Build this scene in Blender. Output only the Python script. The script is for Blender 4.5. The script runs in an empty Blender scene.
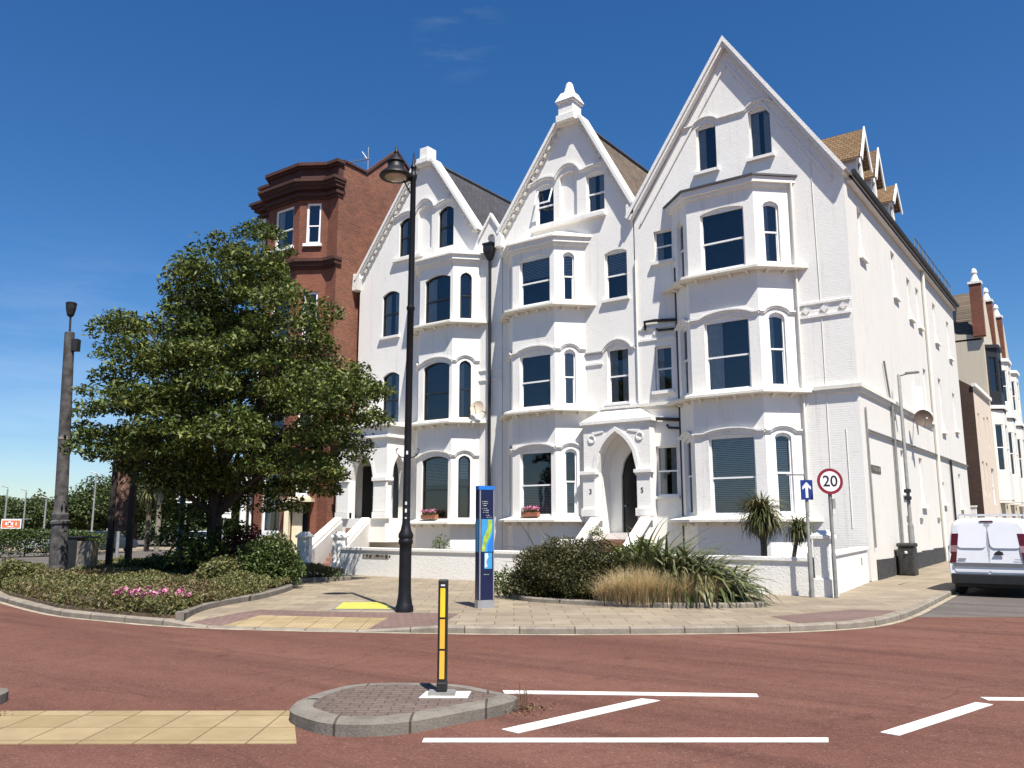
import bpy, bmesh, math, random
import numpy as np
from mathutils import Vector, Matrix
from mathutils.geometry import tessellate_polygon

R = math.radians
S = bpy.context.scene
COL = S.collection
random.seed(7)
RNG = np.random.default_rng(11)

# ------------------------------------------------------------------ camera, sky, sun, exposure
# World frame: origin = foot of the white house's street corner, +X along its front, +Y up the side street.
cam_d = bpy.data.cameras.new('camera')
cam = bpy.data.objects.new('camera', cam_d)
COL.objects.link(cam)
cam.location = (6.490, -27.518, 1.60)
cam.rotation_euler = (R(99.75), 0, R(36.0))
cam_d.sensor_width = 36.0
cam_d.lens = 29.46
cam_d.clip_end = 3000
S.camera = cam

SUN_EL = R(60.0)
sx, sy = 0.846, -0.533
sun_vec = Vector((sx * math.cos(SUN_EL), sy * math.cos(SUN_EL), math.sin(SUN_EL)))
sun_d = bpy.data.lights.new('sun', 'SUN')
sun_d.energy = 4.6
sun_d.angle = R(0.5)
sun_d.color = (1.0, 0.955, 0.88)
sun = bpy.data.objects.new('sun', sun_d)
sun.rotation_euler = (-sun_vec).to_track_quat('-Z', 'Y').to_euler()
sun.location = (30, -20, 60)
COL.objects.link(sun)

world = bpy.data.worlds.new('World')
S.world = world
world.use_nodes = True
wn = world.node_tree
wn.nodes.clear()
w_out = wn.nodes.new('ShaderNodeOutputWorld')
w_bg = wn.nodes.new('ShaderNodeBackground')
w_sky = wn.nodes.new('ShaderNodeTexSky')
w_sky.sky_type = 'NISHITA'
w_sky.sun_disc = False
w_sky.sun_elevation = SUN_EL
w_sky.sun_rotation = math.atan2(sx, sy)
w_sky.altitude = 0
w_sky.air_density = 1.0
w_sky.dust_density = 0.3
w_sky.ozone_density = 5.5
w_bg.inputs['Strength'].default_value = 0.067
# thin cirrus: noise over the sky direction, stretched sideways
w_tc = wn.nodes.new('ShaderNodeTexCoord')
w_map = wn.nodes.new('ShaderNodeMapping')
w_map.inputs['Scale'].default_value = (2.2, 2.2, 13.0)
w_map.inputs['Location'].default_value = (1.7, 0.4, 0.35)
w_map.inputs['Rotation'].default_value = (0.0, R(6), R(20))
w_noise = wn.nodes.new('ShaderNodeTexNoise')
w_noise.inputs['Scale'].default_value = 1.6
w_noise.inputs['Detail'].default_value = 7
w_noise.inputs['Roughness'].default_value = 0.6
w_ramp = wn.nodes.new('ShaderNodeValToRGB')
w_ramp.color_ramp.elements[0].position = 0.46
w_ramp.color_ramp.elements[0].color = (0, 0, 0, 1)
w_ramp.color_ramp.elements[1].position = 0.80
w_ramp.color_ramp.elements[1].color = (0.22, 0.22, 0.22, 1)
w_hsv = wn.nodes.new('ShaderNodeHueSaturation')
w_hsv.inputs['Saturation'].default_value = 1.25
w_hsv.inputs['Hue'].default_value = 0.504
w_mix = wn.nodes.new('ShaderNodeMixRGB')
w_mix.inputs['Color2'].default_value = (7.0, 8.0, 9.5, 1)
L = wn.links.new
L(w_tc.outputs['Generated'], w_map.inputs['Vector'])
L(w_map.outputs['Vector'], w_noise.inputs['Vector'])
L(w_noise.outputs['Fac'], w_ramp.inputs['Fac'])
# one wisp above the middle house, a faint veil low on the left; the rest of the sky is clear
def sky_patch(direction, inner, outer):
    d = wn.nodes.new('ShaderNodeVectorMath'); d.operation = 'DOT_PRODUCT'
    d.inputs[1].default_value = Vector(direction).normalized()
    L(w_tc.outputs['Generated'], d.inputs[0])
    m = wn.nodes.new('ShaderNodeMapRange'); m.clamp = True
    m.inputs['From Min'].default_value = math.cos(R(outer)); m.inputs['From Max'].default_value = math.cos(R(inner))
    L(d.outputs['Value'], m.inputs['Value'])
    return m.outputs['Result']
w_p1 = sky_patch((-0.606, 0.720, 0.60), 0.3, 3.2)
w_p2 = sky_patch((-0.92, 0.46, 0.10), 3, 13)
w_sum = wn.nodes.new('ShaderNodeMath'); w_sum.operation = 'MAXIMUM'
L(w_p1, w_sum.inputs[0]); L(w_p2, w_sum.inputs[1])
w_cl = wn.nodes.new('ShaderNodeMixRGB'); w_cl.blend_type = 'MULTIPLY'; w_cl.inputs['Fac'].default_value = 1
L(w_ramp.outputs['Color'], w_cl.inputs['Color1']); L(w_sum.outputs[0], w_cl.inputs['Color2'])
L(w_cl.outputs['Color'], w_mix.inputs['Fac'])
L(w_sky.outputs['Color'], w_hsv.inputs['Color'])
L(w_hsv.outputs['Color'], w_mix.inputs['Color1'])
L(w_mix.outputs['Color'], w_bg.inputs['Color'])
L(w_bg.outputs['Background'], w_out.inputs['Surface'])

S.view_settings.view_transform = 'Standard'
S.view_settings.look = 'None'
S.view_settings.gamma = 1.0
S.view_settings.exposure = 0.92
S.view_settings.use_curve_mapping = False
S.render.resolution_x, S.render.resolution_y = 1024, 768

# camera-plane ground coordinates (metres right of / ahead of the camera's foot) -> world
C36, S36 = math.cos(R(36)), math.sin(R(36))
def W(a, b):
    return (6.490 + a * C36 - b * S36, -27.518 + a * S36 + b * C36)
RIGHT = Vector((C36, S36, 0))
AHEAD = Vector((-S36, C36, 0))

# ------------------------------------------------------------------ helpers: objects
def tag(o, label=None, cat=None, group=None, kind=None):
    if label: o['label'] = label
    if cat: o['category'] = cat
    if group: o['group'] = group
    if kind: o['kind'] = kind
    return o

def thing(name, label, cat, loc=(0, 0, 0), group=None):
    o = bpy.data.objects.new(name, None)
    o.empty_display_size = 0.3
    o.location = loc
    COL.objects.link(o)
    return tag(o, label, cat, group)

def world_loc(o):
    v = Vector(o.location)
    while o.parent:
        o = o.parent
        v += Vector(o.location)
    return v

def link_mesh(name, me, parent=None, loc=None):
    o = bpy.data.objects.new(name, me)
    COL.objects.link(o)
    base = Vector((0, 0, 0))
    if parent:
        base = world_loc(parent)
        o.parent = parent
    elif loc:
        base = Vector(loc)
        o.location = base
    if base.length > 0:
        me.transform(Matrix.Translation(-base))
    return o

def copy_thing(src, loc, label=None, rotz=None):
    c = src.copy(); COL.objects.link(c)
    c.location = loc
    if rotz is not None: c.rotation_euler = (0, 0, rotz)
    if label: c['label'] = label
    for ch in list(src.children):
        d = ch.copy(); COL.objects.link(d); d.parent = c
        for g in list(ch.children):
            e = g.copy(); COL.objects.link(e); e.parent = d
    return c

class Fr:
    """a vertical wall plane: origin, direction along it, outward normal"""
    def __init__(self, ox, oy, dx, dy):
        l = math.hypot(dx, dy)
        self.o = (ox, oy); self.s = (dx / l, dy / l); self.n = (dy / l, -dx / l); self.len = l
    def p(self, s, d, z):
        return (self.o[0] + self.s[0] * s + self.n[0] * d, self.o[1] + self.s[1] * s + self.n[1] * d, z)

class MB:
    def __init__(self):
        self.v = []; self.f = []; self.m = []
    def add(self, verts, faces, mi=0):
        b = len(self.v)
        self.v += [tuple(v) for v in verts]
        for f in faces:
            self.f.append([b + i for i in f]); self.m.append(mi)
    def box(self, x0, y0, z0, x1, y1, z1, mi=0):
        v = [(x0, y0, z0), (x1, y0, z0), (x1, y1, z0), (x0, y1, z0), (x0, y0, z1), (x1, y0, z1), (x1, y1, z1), (x0, y1, z1)]
        self.add(v, [(3, 2, 1, 0), (4, 5, 6, 7), (0, 1, 5, 4), (1, 2, 6, 5), (2, 3, 7, 6), (3, 0, 4, 7)], mi)
    def fbox(self, fr, s0, s1, d0, d1, z0, z1, mi=0):
        v = [fr.p(s, d, z) for z in (z0, z1) for s, d in ((s0, d1), (s1, d1), (s1, d0), (s0, d0))]
        self.add(v, [(3, 2, 1, 0), (4, 5, 6, 7), (0, 1, 5, 4), (1, 2, 6, 5), (2, 3, 7, 6), (3, 0, 4, 7)], mi)
    def obox(self, c, ax, ay, hx, hy, z0, z1, mi=0):
        """box with a free heading: ax, ay are horizontal unit axes"""
        c = Vector((c[0], c[1], 0)); ax = Vector(ax); ay = Vector(ay)
        v = [c + ax * a * hx + ay * b * hy + Vector((0, 0, z)) for z in (z0, z1) for a, b in ((-1, -1), (1, -1), (1, 1), (-1, 1))]
        self.add(v, [(3, 2, 1, 0), (4, 5, 6, 7), (0, 1, 5, 4), (1, 2, 6, 5), (2, 3, 7, 6), (3, 0, 4, 7)], mi)
    def prism(self, poly, z0, z1, mi=0, zt=None):
        """horizontal polygon from z0 to z1 (z1 may be per vertex: zt)"""
        n = len(poly)
        top = [(p[0], p[1], zt[i] if zt else z1) for i, p in enumerate(poly)]
        v = [(p[0], p[1], z0) for p in poly] + top
        tri = tessellate_polygon([[Vector((p[0], p[1], 0)) for p in poly]])
        f = [tuple(n + i for i in t) for t in tri] + [tuple(reversed(t)) for t in tri]
        f += [(i, (i + 1) % n, n + (i + 1) % n, n + i) for i in range(n)]
        self.add(v, f, mi)
    def fprism(self, fr, poly, d0, d1, mi=0):
        """polygon in the plane of a wall, from d0 to d1"""
        n = len(poly)
        v = [fr.p(s, d1, z) for s, z in poly] + [fr.p(s, d0, z) for s, z in poly]
        tri = tessellate_polygon([[Vector((s, z, 0)) for s, z in poly]])
        f = [tuple(t) for t in tri] + [tuple(n + i for i in reversed(t)) for t in tri]
        f += [(i, n + i, n + (i + 1) % n, (i + 1) % n) for i in range(n)]
        self.add(v, f, mi)
    def sheet(self, fr, outer, holes, d=0.0, mi=0):
        loops = [[Vector((s, z, 0)) for s, z in outer]] + [[Vector((s, z, 0)) for s, z in h] for h in holes]
        flat = [p for l in loops for p in l]
        tri = tessellate_polygon(loops)
        self.add([fr.p(p.x, d, p.y) for p in flat], [tuple(t) for t in tri], mi)
    def reveal(self, fr, poly, d0, d1, mi=0):
        n = len(poly)
        v = [fr.p(s, d0, z) for s, z in poly] + [fr.p(s, d1, z) for s, z in poly]
        self.add(v, [(i, (i + 1) % n, n + (i + 1) % n, n + i) for i in range(n)], mi)
    def cap(self, fr, poly, d, mi=0):
        tri = tessellate_polygon([[Vector((s, z, 0)) for s, z in poly]])
        self.add([fr.p(s, d, z) for s, z in poly], [tuple(t) for t in tri], mi)
    def wall(self, fr, outer, openings, rev=0.15, room=0.62, niches=()):
        ops = [opening(o) for o in openings]; nis = [opening(o) for o in niches]
        self.sheet(fr, outer, ops + nis)
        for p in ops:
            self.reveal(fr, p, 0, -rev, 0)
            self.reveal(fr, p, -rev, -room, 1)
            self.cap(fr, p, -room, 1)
        for p in nis:
            self.reveal(fr, p, 0, -0.14, 0)
            self.cap(fr, p, -0.14, 0)
    def strip(self, fr, pts, h0, h1, d0, d1, mi=0):
        """a band along a polyline in a wall plane: offsets h0..h1 across it, d0..d1 out of the wall"""
        n = len(pts)
        ring = []
        for i, (s, z) in enumerate(pts):
            a = Vector(pts[max(i - 1, 0)]); b = Vector(pts[min(i + 1, n - 1)])
            t1 = (Vector((s, z)) - a); t2 = (b - Vector((s, z)))
            t1 = t1.normalized() if t1.length > 1e-6 else t2.normalized()
            t2 = t2.normalized() if t2.length > 1e-6 else t1
            m = (t1 + t2).normalized()
            k = 1.0 / max(0.4, m.dot(t1))
            nn = Vector((-m.y, m.x)) * k
            lo = Vector((s, z)) + nn * h0; hi = Vector((s, z)) + nn * h1
            ring.append([fr.p(lo.x, d0, lo.y), fr.p(lo.x, d1, lo.y), fr.p(hi.x, d1, hi.y), fr.p(hi.x, d0, hi.y)])
        v = [p for r in ring for p in r]
        f = []
        for i in range(n - 1):
            a = 4 * i; b = a + 4
            for k in range(4):
                k2 = (k + 1) % 4
                f.append((a + k, a + k2, b + k2, b + k))
        f += [(3, 2, 1, 0), (4 * n - 4, 4 * n - 3, 4 * n - 2, 4 * n - 1)]
        self.add(v, f, mi)
    def tube(self, pts, r, n=8, mi=0, caps=True):
        pts = [Vector(p) for p in pts]
        rs = r if isinstance(r, (list, tuple)) else [r] * len(pts)
        v = []; f = []
        up = Vector((0, 0, 1))
        for i, p in enumerate(pts):
            t = (pts[min(i + 1, len(pts) - 1)] - pts[max(i - 1, 0)]).normalized()
            a = t.cross(up)
            if a.length < 0.05: a = t.cross(Vector((0, 1, 0)))
            a.normalize(); b = t.cross(a).normalized()
            for k in range(n):
                th = 2 * math.pi * k / n
                v.append(p + (a * math.cos(th) + b * math.sin(th)) * rs[i])
        for i in range(len(pts) - 1):
            for k in range(n):
                k2 = (k + 1) % n
                f.append((i * n + k, (i + 1) * n + k, (i + 1) * n + k2, i * n + k2))
        if caps:
            f.append(tuple(range(n))); f.append(tuple(reversed(range((len(pts) - 1) * n, len(pts) * n))))
        self.add(v, f, mi)
    def lathe(self, c, prof, n=16, mi=0):
        v = []; f = []
        for r, z in prof:
            for k in range(n):
                th = 2 * math.pi * k / n
                v.append((c[0] + r * math.cos(th), c[1] + r * math.sin(th), c[2] + z))
        for i in range(len(prof) - 1):
            for k in range(n):
                k2 = (k + 1) % n
                f.append((i * n + k, i * n + k2, (i + 1) * n + k2, (i + 1) * n + k))
        f.append(tuple(reversed(range(n)))); f.append(tuple(range((len(prof) - 1) * n, len(prof) * n)))
        self.add(v, f, mi)
    def build(self, name, mats, parent=None, loc=None, smooth=False, bevel=0.0, fix=True):
        me = bpy.data.meshes.new(name)
        me.from_pydata(self.v, [], self.f)
        mats = mats if isinstance(mats, (list, tuple)) else [mats]
        for m in mats: me.materials.append(m)
        me.polygons.foreach_set('material_index', self.m)
        if bevel > 0 or smooth or fix:
            bm = bmesh.new(); bm.from_mesh(me)
            bmesh.ops.remove_doubles(bm, verts=bm.verts, dist=0.0004)
            if fix: bmesh.ops.recalc_face_normals(bm, faces=bm.faces)
            if bevel > 0:
                ed = [e for e in bm.edges if len(e.link_faces) == 2 and e.calc_face_angle(0) > 0.5]
                bmesh.ops.bevel(bm, geom=ed, offset=bevel, segments=2, profile=0.5, affect='EDGES', clamp_overlap=True)
            if smooth:
                for fc in bm.faces: fc.smooth = True
                for e in bm.edges:
                    if len(e.link_faces) == 2 and e.calc_face_angle(0) > 0.7: e.smooth = False
            bm.to_mesh(me); bm.free()
        me.update()
        return link_mesh(name, me, parent, loc)

def opening(o):
    """(s0,s1,z0,z1,rise,kind): rectangle with a segmental or pointed head"""
    s0, s1, z0, z1, rise = o[:5]
    kind = o[5] if len(o) > 5 else 'seg'
    pts = [(s0, z0), (s1, z0)]
    if rise <= 0:
        return pts + [(s1, z1), (s0, z1)]
    n = 10; c = (s0 + s1) / 2; h = (s1 - s0) / 2; zs = z1 - rise
    for i in range(n + 1):
        u = 1 - 2 * i / n
        if kind == 'seg': zz = zs + rise * (1 - u * u)
        elif kind == 'point': zz = zs + rise * (math.sqrt(max(0, 4 - (1 + abs(u)) ** 2)) / math.sqrt(3))
        else: zz = zs + rise * math.sqrt(max(0, 1 - u * u))
        pts.append((c + u * h, zz))
    return pts

def offset_poly(pts, o):
    """offset an open polyline (walls running left to right, outside = right-hand side, -y)"""
    out = []
    for i, p in enumerate(pts):
        a = pts[max(i - 1, 0)]; b = pts[min(i + 1, len(pts) - 1)]
        p = Vector(p)
        t1 = p - Vector(a); t2 = Vector(b) - p
        t1 = t1.normalized() if t1.length > 1e-6 else t2.normalized()
        t2 = t2.normalized() if t2.length > 1e-6 else t1
        m = (t1 + t2).normalized()
        out.append(p + Vector((m.y, -m.x)) * (o / max(0.3, m.dot(t1))))
    # first and last points slide along their segment onto the main wall (y of the originals)
    for idx, nb in ((0, 1), (-1, -2)):
        d = out[idx] - out[nb]
        if abs(d.y) > 1e-6:
            out[idx] = out[nb] + d * ((pts[idx][1] - out[nb].y) / d.y)
    return [tuple(q) for q in out]

def text_mesh(txt, size, fr_p, ax, up, mat, name, parent=None, extrude=0.004, loc=None, align='CENTER'):
    cu = bpy.data.curves.new('lettering', 'FONT')
    cu.body = txt; cu.size = size; cu.extrude = extrude; cu.align_x = align; cu.align_y = 'CENTER'
    cu.offset = size * 0.012
    tmp = bpy.data.objects.new('lettering', cu)
    COL.objects.link(tmp)
    dg = bpy.context.evaluated_depsgraph_get()
    me = bpy.data.meshes.new_from_object(tmp.evaluated_get(dg))
    bpy.data.objects.remove(tmp); bpy.data.curves.remove(cu)
    ax = Vector(ax).normalized(); up = Vector(up).normalized(); nn = ax.cross(up)
    M = Matrix(((ax.x, up.x, nn.x, fr_p[0]), (ax.y, up.y, nn.y, fr_p[1]), (ax.z, up.z, nn.z, fr_p[2]), (0, 0, 0, 1)))
    me.transform(M)
    me.materials.clear(); me.materials.append(mat)
    return link_mesh(name, me, parent, loc)

def np_mesh(name, v, q, mats, parent=None, loc=None, mi=None):
    me = bpy.data.meshes.new(name)
    v = np.asarray(v, dtype=np.float32); q = np.asarray(q, dtype=np.int32)
    k = q.shape[1]
    me.vertices.add(len(v)); me.vertices.foreach_set('co', v.ravel())
    me.loops.add(q.size); me.loops.foreach_set('vertex_index', q.ravel())
    me.polygons.add(len(q))
    me.polygons.foreach_set('loop_start', np.arange(0, q.size, k, dtype=np.int32))
    me.polygons.foreach_set('loop_total', np.full(len(q), k, dtype=np.int32))
    mats = mats if isinstance(mats, (list, tuple)) else [mats]
    for m in mats: me.materials.append(m)
    if mi is not None: me.polygons.foreach_set('material_index', np.asarray(mi, dtype=np.int32))
    me.update(calc_edges=True); me.validate()
    return link_mesh(name, me, parent, loc)

# ------------------------------------------------------------------ helpers: materials
def newmat(name):
    m = bpy.data.materials.new(name); m.use_nodes = True
    nt = m.node_tree
    return m, nt, nt.nodes['Principled BSDF']

def ramp(nt, fac, stops):
    r = nt.nodes.new('ShaderNodeValToRGB')
    els = r.color_ramp.elements
    while len(els) < len(stops): els.new(0.5)
    for e, (p, c) in zip(els, stops):
        e.position = p; e.color = (*c, 1) if len(c) == 3 else c
    nt.links.new(fac, r.inputs['Fac'])
    return r.outputs['Color']

def wpos(nt, scale=(1, 1, 1), rot=(0, 0, 0)):
    g = nt.nodes.new('ShaderNodeNewGeometry')
    mp = nt.nodes.new('ShaderNodeMapping')
    mp.inputs['Scale'].default_value = scale
    mp.inputs['Rotation'].default_value = rot
    nt.links.new(g.outputs['Position'], mp.inputs['Vector'])
    return mp.outputs['Vector']

def noise(nt, vec, scale, detail=4, rough=0.55):
    n = nt.nodes.new('ShaderNodeTexNoise')
    n.inputs['Scale'].default_value = scale; n.inputs['Detail'].default_value = detail
    n.inputs['Roughness'].default_value = rough
    nt.links.new(vec, n.inputs['Vector'])
    return n.outputs['Fac']

def mixc(nt, fac, a, b, mode='MIX'):
    m = nt.nodes.new('ShaderNodeMixRGB'); m.blend_type = mode
    for s, val in (('Fac', fac), ('Color1', a), ('Color2', b)):
        if isinstance(val, (int, float)): m.inputs[s].default_value = val
        elif isinstance(val, (tuple, list)): m.inputs[s].default_value = (*val, 1) if len(val) == 3 else val
        else: nt.links.new(val, m.inputs[s])
    return m.outputs['Color']

def bump(nt, bsdf, h, strength=0.3, dist=0.02):
    b = nt.nodes.new('ShaderNodeBump')
    b.inputs['Strength'].default_value = strength; b.inputs['Distance'].default_value = dist
    nt.links.new(h, b.inputs['Height']); nt.links.new(b.outputs['Normal'], bsdf.inputs['Normal'])

def simple(name, col, rough=0.6, metal=0.0, var=0.15, vscale=6.0, bmp=0.0, bscale=40.0, spec=0.5):
    m, nt, b = newmat(name)
    p = wpos(nt)
    f = noise(nt, p, vscale, 5)
    lo = tuple(c * (1 - var) for c in col); hi = tuple(min(1, c * (1 + var)) for c in col)
    nt.links.new(ramp(nt, f, [(0.3, lo), (0.7, hi)]), b.inputs['Base Color'])
    b.inputs['Roughness'].default_value = rough; b.inputs['Metallic'].default_value = metal
    b.inputs['Specular IOR Level'].default_value = spec
    if bmp > 0: bump(nt, b, noise(nt, p, bscale, 4), bmp, 0.01)
    return m

def painted_wall(name, col, dirt=(0.55, 0.53, 0.48), amount=0.5, courses=True):
    """painted brick / render: faint courses, rain streaks, blotches"""
    m, nt, b = newmat(name)
    p = wpos(nt)
    streak = noise(nt, wpos(nt, (3.0, 3.0, 0.22)), 1.4, 6, 0.65)
    blot = noise(nt, p, 0.9, 6, 0.6)
    f1 = ramp(nt, streak, [(0.56, (0, 0, 0)), (0.80, (amount,) * 3)])
    f2 = ramp(nt, blot, [(0.55, (0, 0, 0)), (0.85, (amount * 0.6,) * 3)])
    c = mixc(nt, f1, col, dirt)
    c = mixc(nt, f2, c, tuple(x * 0.86 for x in col))
    # hairline cracks and patched paint
    wob = nt.nodes.new('ShaderNodeTexNoise'); wob.inputs['Scale'].default_value = 1.3; wob.inputs['Detail'].default_value = 5
    nt.links.new(p, wob.inputs['Vector'])
    vadd = mixc(nt, 0.35, p, wob.outputs['Color'], 'ADD')
    vo = nt.nodes.new('ShaderNodeTexVoronoi'); vo.feature = 'DISTANCE_TO_EDGE'; vo.inputs['Scale'].default_value = 0.42
    nt.links.new(vadd, vo.inputs['Vector'])
    crack = ramp(nt, vo.outputs['Distance'], [(0.0, (0.20,) * 3), (0.004, (0, 0, 0))])
    c = mixc(nt, crack, c, tuple(x * 0.45 for x in dirt))
    patch = noise(nt, wpos(nt, (0.6, 0.6, 0.45)), 1.0, 2, 0.4)
    c = mixc(nt, ramp(nt, patch, [(0.585, (0, 0, 0)), (0.60, (0.5,) * 3)]), c, tuple(min(1, x * 1.03) for x in col))
    fine = noise(nt, p, 22, 4)
    c = mixc(nt, 0.16, c, ramp(nt, fine, [(0.3, (0.6, 0.6, 0.6)), (0.7, (1, 1, 1))]), 'MULTIPLY')
    nt.links.new(c, b.inputs['Base Color'])
    b.inputs['Roughness'].default_value = 0.75
    b.inputs['Specular IOR Level'].default_value = 0.25
    h = fine
    if courses:
        wv = nt.nodes.new('ShaderNodeTexWave'); wv.bands_direction = 'Z'
        wv.inputs['Scale'].default_value = 4.2; wv.inputs['Distortion'].default_value = 1.2
        wv.inputs['Detail'].default_value = 3; wv.inputs['Detail Scale'].default_value = 2
        nt.links.new(p, wv.inputs['Vector'])
        h = mixc(nt, 0.89, wv.outputs['Fac'], mixc(nt, 0.5, fine, noise(nt, p, 5, 5)))
    bump(nt, b, h, 0.7, 0.016)
    return m

def brickwork(name, c1, c2, mortar, scale=1.0, side=False, rough=0.85):
    m, nt, b = newmat(name)
    g = nt.nodes.new('ShaderNodeNewGeometry')
    sep = nt.nodes.new('ShaderNodeSeparateXYZ'); nt.links.new(g.outputs['Position'], sep.inputs[0])
    add = nt.nodes.new('ShaderNodeMath'); add.operation = 'ADD'
    nt.links.new(sep.outputs['X'], add.inputs[0]); nt.links.new(sep.outputs['Y'], add.inputs[1])
    cmb = nt.nodes.new('ShaderNodeCombineXYZ')
    nt.links.new(add.outputs[0], cmb.inputs['X']); nt.links.new(sep.outputs['Z'], cmb.inputs['Y'])
    br = nt.nodes.new('ShaderNodeTexBrick')
    nt.links.new(cmb.outputs[0], br.inputs['Vector'])
    br.inputs['Scale'].default_value = scale
    br.inputs['Brick Width'].default_value = 0.225; br.inputs['Row Height'].default_value = 0.075
    br.inputs['Mortar Size'].default_value = 0.009; br.inputs['Bias'].default_value = -0.1
    br.inputs['Color1'].default_value = (*c1, 1); br.inputs['Color2'].default_value = (*c2, 1)
    br.inputs['Mortar'].default_value = (*mortar, 1)
    blot = noise(nt, g.outputs['Position'], 0.55, 6, 0.6)
    c = mixc(nt, 0.75, br.outputs['Color'], ramp(nt, blot, [(0.3, (0.52, 0.5, 0.5)), (0.7, (1.1, 1.05, 1.0))]), 'MULTIPLY')
    fine = noise(nt, g.outputs['Position'], 9, 5)
    c = mixc(nt, 0.5, c, ramp(nt, fine, [(0.3, (0.6, 0.6, 0.6)), (0.7, (1.15, 1.15, 1.15))]), 'MULTIPLY')
    nt.links.new(c, b.inputs['Base Color'])
    b.inputs['Roughness'].default_value = rough
    bump(nt, b, br.outputs['Fac'], -0.3, 0.01)
    return m

def tiles(name, c1, c2, gap, w, h, rot=0.0, axis='flat', offset=0.5, mortar=0.008, speck=0.3, blotch=0.4):
    """paving or roof tiles laid from world position"""
    m, nt, b = newmat(name)
    if axis == 'flat':
        vec = wpos(nt, (1, 1, 1), (0, 0, rot))
    else:
        g = nt.nodes.new('ShaderNodeNewGeometry')
        sep = nt.nodes.new('ShaderNodeSeparateXYZ'); nt.links.new(g.outputs['Position'], sep.inputs[0])
        cmb = nt.nodes.new('ShaderNodeCombineXYZ')
        nt.links.new(sep.outputs['Y' if axis == 'roofY' else 'X'], cmb.inputs['X']); nt.links.new(sep.outputs['Z'], cmb.inputs['Y'])
        vec = cmb.outputs[0]
    br = nt.nodes.new('ShaderNodeTexBrick'); br.offset = offset
    nt.links.new(vec, br.inputs['Vector'])
    br.inputs['Scale'].default_value = 1.0
    br.inputs['Brick Width'].default_value = w; br.inputs['Row Height'].default_value = h
    br.inputs['Mortar Size'].default_value = mortar; br.inputs['Bias'].default_value = 0.0
    br.inputs['Color1'].default_value = (*c1, 1); br.inputs['Color2'].default_value = (*c2, 1)
    br.inputs['Mortar'].default_value = (*gap, 1)
    p = wpos(nt)
    blot = noise(nt, p, 0.8, 6, 0.65); fine = noise(nt, p, 30, 4)
    c = mixc(nt, blotch, br.outputs['Color'], ramp(nt, blot, [(0.3, (0.6, 0.58, 0.56)), (0.7, (1.1, 1.1, 1.1))]), 'MULTIPLY')
    c = mixc(nt, speck, c, ramp(nt, fine, [(0.3, (0.6, 0.6, 0.6)), (0.7, (1.2, 1.2, 1.2))]), 'MULTIPLY')
    nt.links.new(c, b.inputs['Base Color'])
    b.inputs['Roughness'].default_value = 0.85; b.inputs['Specular IOR Level'].default_value = 0.2
    bump(nt, b, br.outputs['Fac'], -0.35, 0.012)
    return m

def asphalt(name, base, light, dark):
    m, nt, b = newmat(name)
    p = wpos(nt)
    big = noise(nt, wpos(nt, (0.35, 1.0, 1.0), (0, 0, R(-36))), 0.55, 5, 0.6)
    fine = noise(nt, p, 55, 3, 0.7)
    mid = noise(nt, p, 4.0, 6, 0.7)
    vor = nt.nodes.new('ShaderNodeTexVoronoi'); vor.inputs['Scale'].default_value = 75
    nt.links.new(p, vor.inputs['Vector'])
    streak = noise(nt, wpos(nt, (0.10, 1.6, 1.0), (0, 0, R(-36))), 0.9, 6, 0.65)
    c = mixc(nt, ramp(nt, big, [(0.35, (0, 0, 0)), (0.7, (0.75,) * 3)]), base, light)
    c = mixc(nt, ramp(nt, streak, [(0.48, (0, 0, 0)), (0.72, (0.8,) * 3)]), c, dark)
    c = mixc(nt, ramp(nt, mid, [(0.5, (0, 0, 0)), (0.75, (0.6,) * 3)]), c, dark)
    c = mixc(nt, 0.5, c, ramp(nt, fine, [(0.33, (0.45, 0.45, 0.45)), (0.68, (1.35, 1.3, 1.3))]), 'MULTIPLY')
    # fine cracks and a few dark oil spots
    wob = nt.nodes.new('ShaderNodeTexNoise'); wob.inputs['Scale'].default_value = 1.1; wob.inputs['Detail'].default_value = 6
    nt.links.new(p, wob.inputs['Vector'])
    vc = nt.nodes.new('ShaderNodeTexVoronoi'); vc.feature = 'DISTANCE_TO_EDGE'; vc.inputs['Scale'].default_value = 0.17
    nt.links.new(mixc(nt, 0.8, p, wob.outputs['Color'], 'ADD'), vc.inputs['Vector'])
    c = mixc(nt, ramp(nt, vc.outputs['Distance'], [(0.0, (0.30,) * 3), (0.003, (0, 0, 0))]), c, tuple(x * 0.45 for x in dark))
    oil = noise(nt, p, 1.7, 3, 0.5)
    c = mixc(nt, ramp(nt, oil, [(0.70, (0, 0, 0)), (0.78, (0.45,) * 3)]), c, tuple(x * 0.5 for x in dark))
    grit = ramp(nt, vor.outputs['Color'], [(0.80, (0, 0, 0)), (0.95, (0.35,) * 3)])
    c = mixc(nt, grit, c, (0.30, 0.24, 0.20))
    nt.links.new(c, b.inputs['Base Color'])
    b.inputs['Roughness'].default_value = 0.95; b.inputs['Specular IOR Level'].default_value = 0.04
    bump(nt, b, fine, 0.45, 0.012)
    return m

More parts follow.
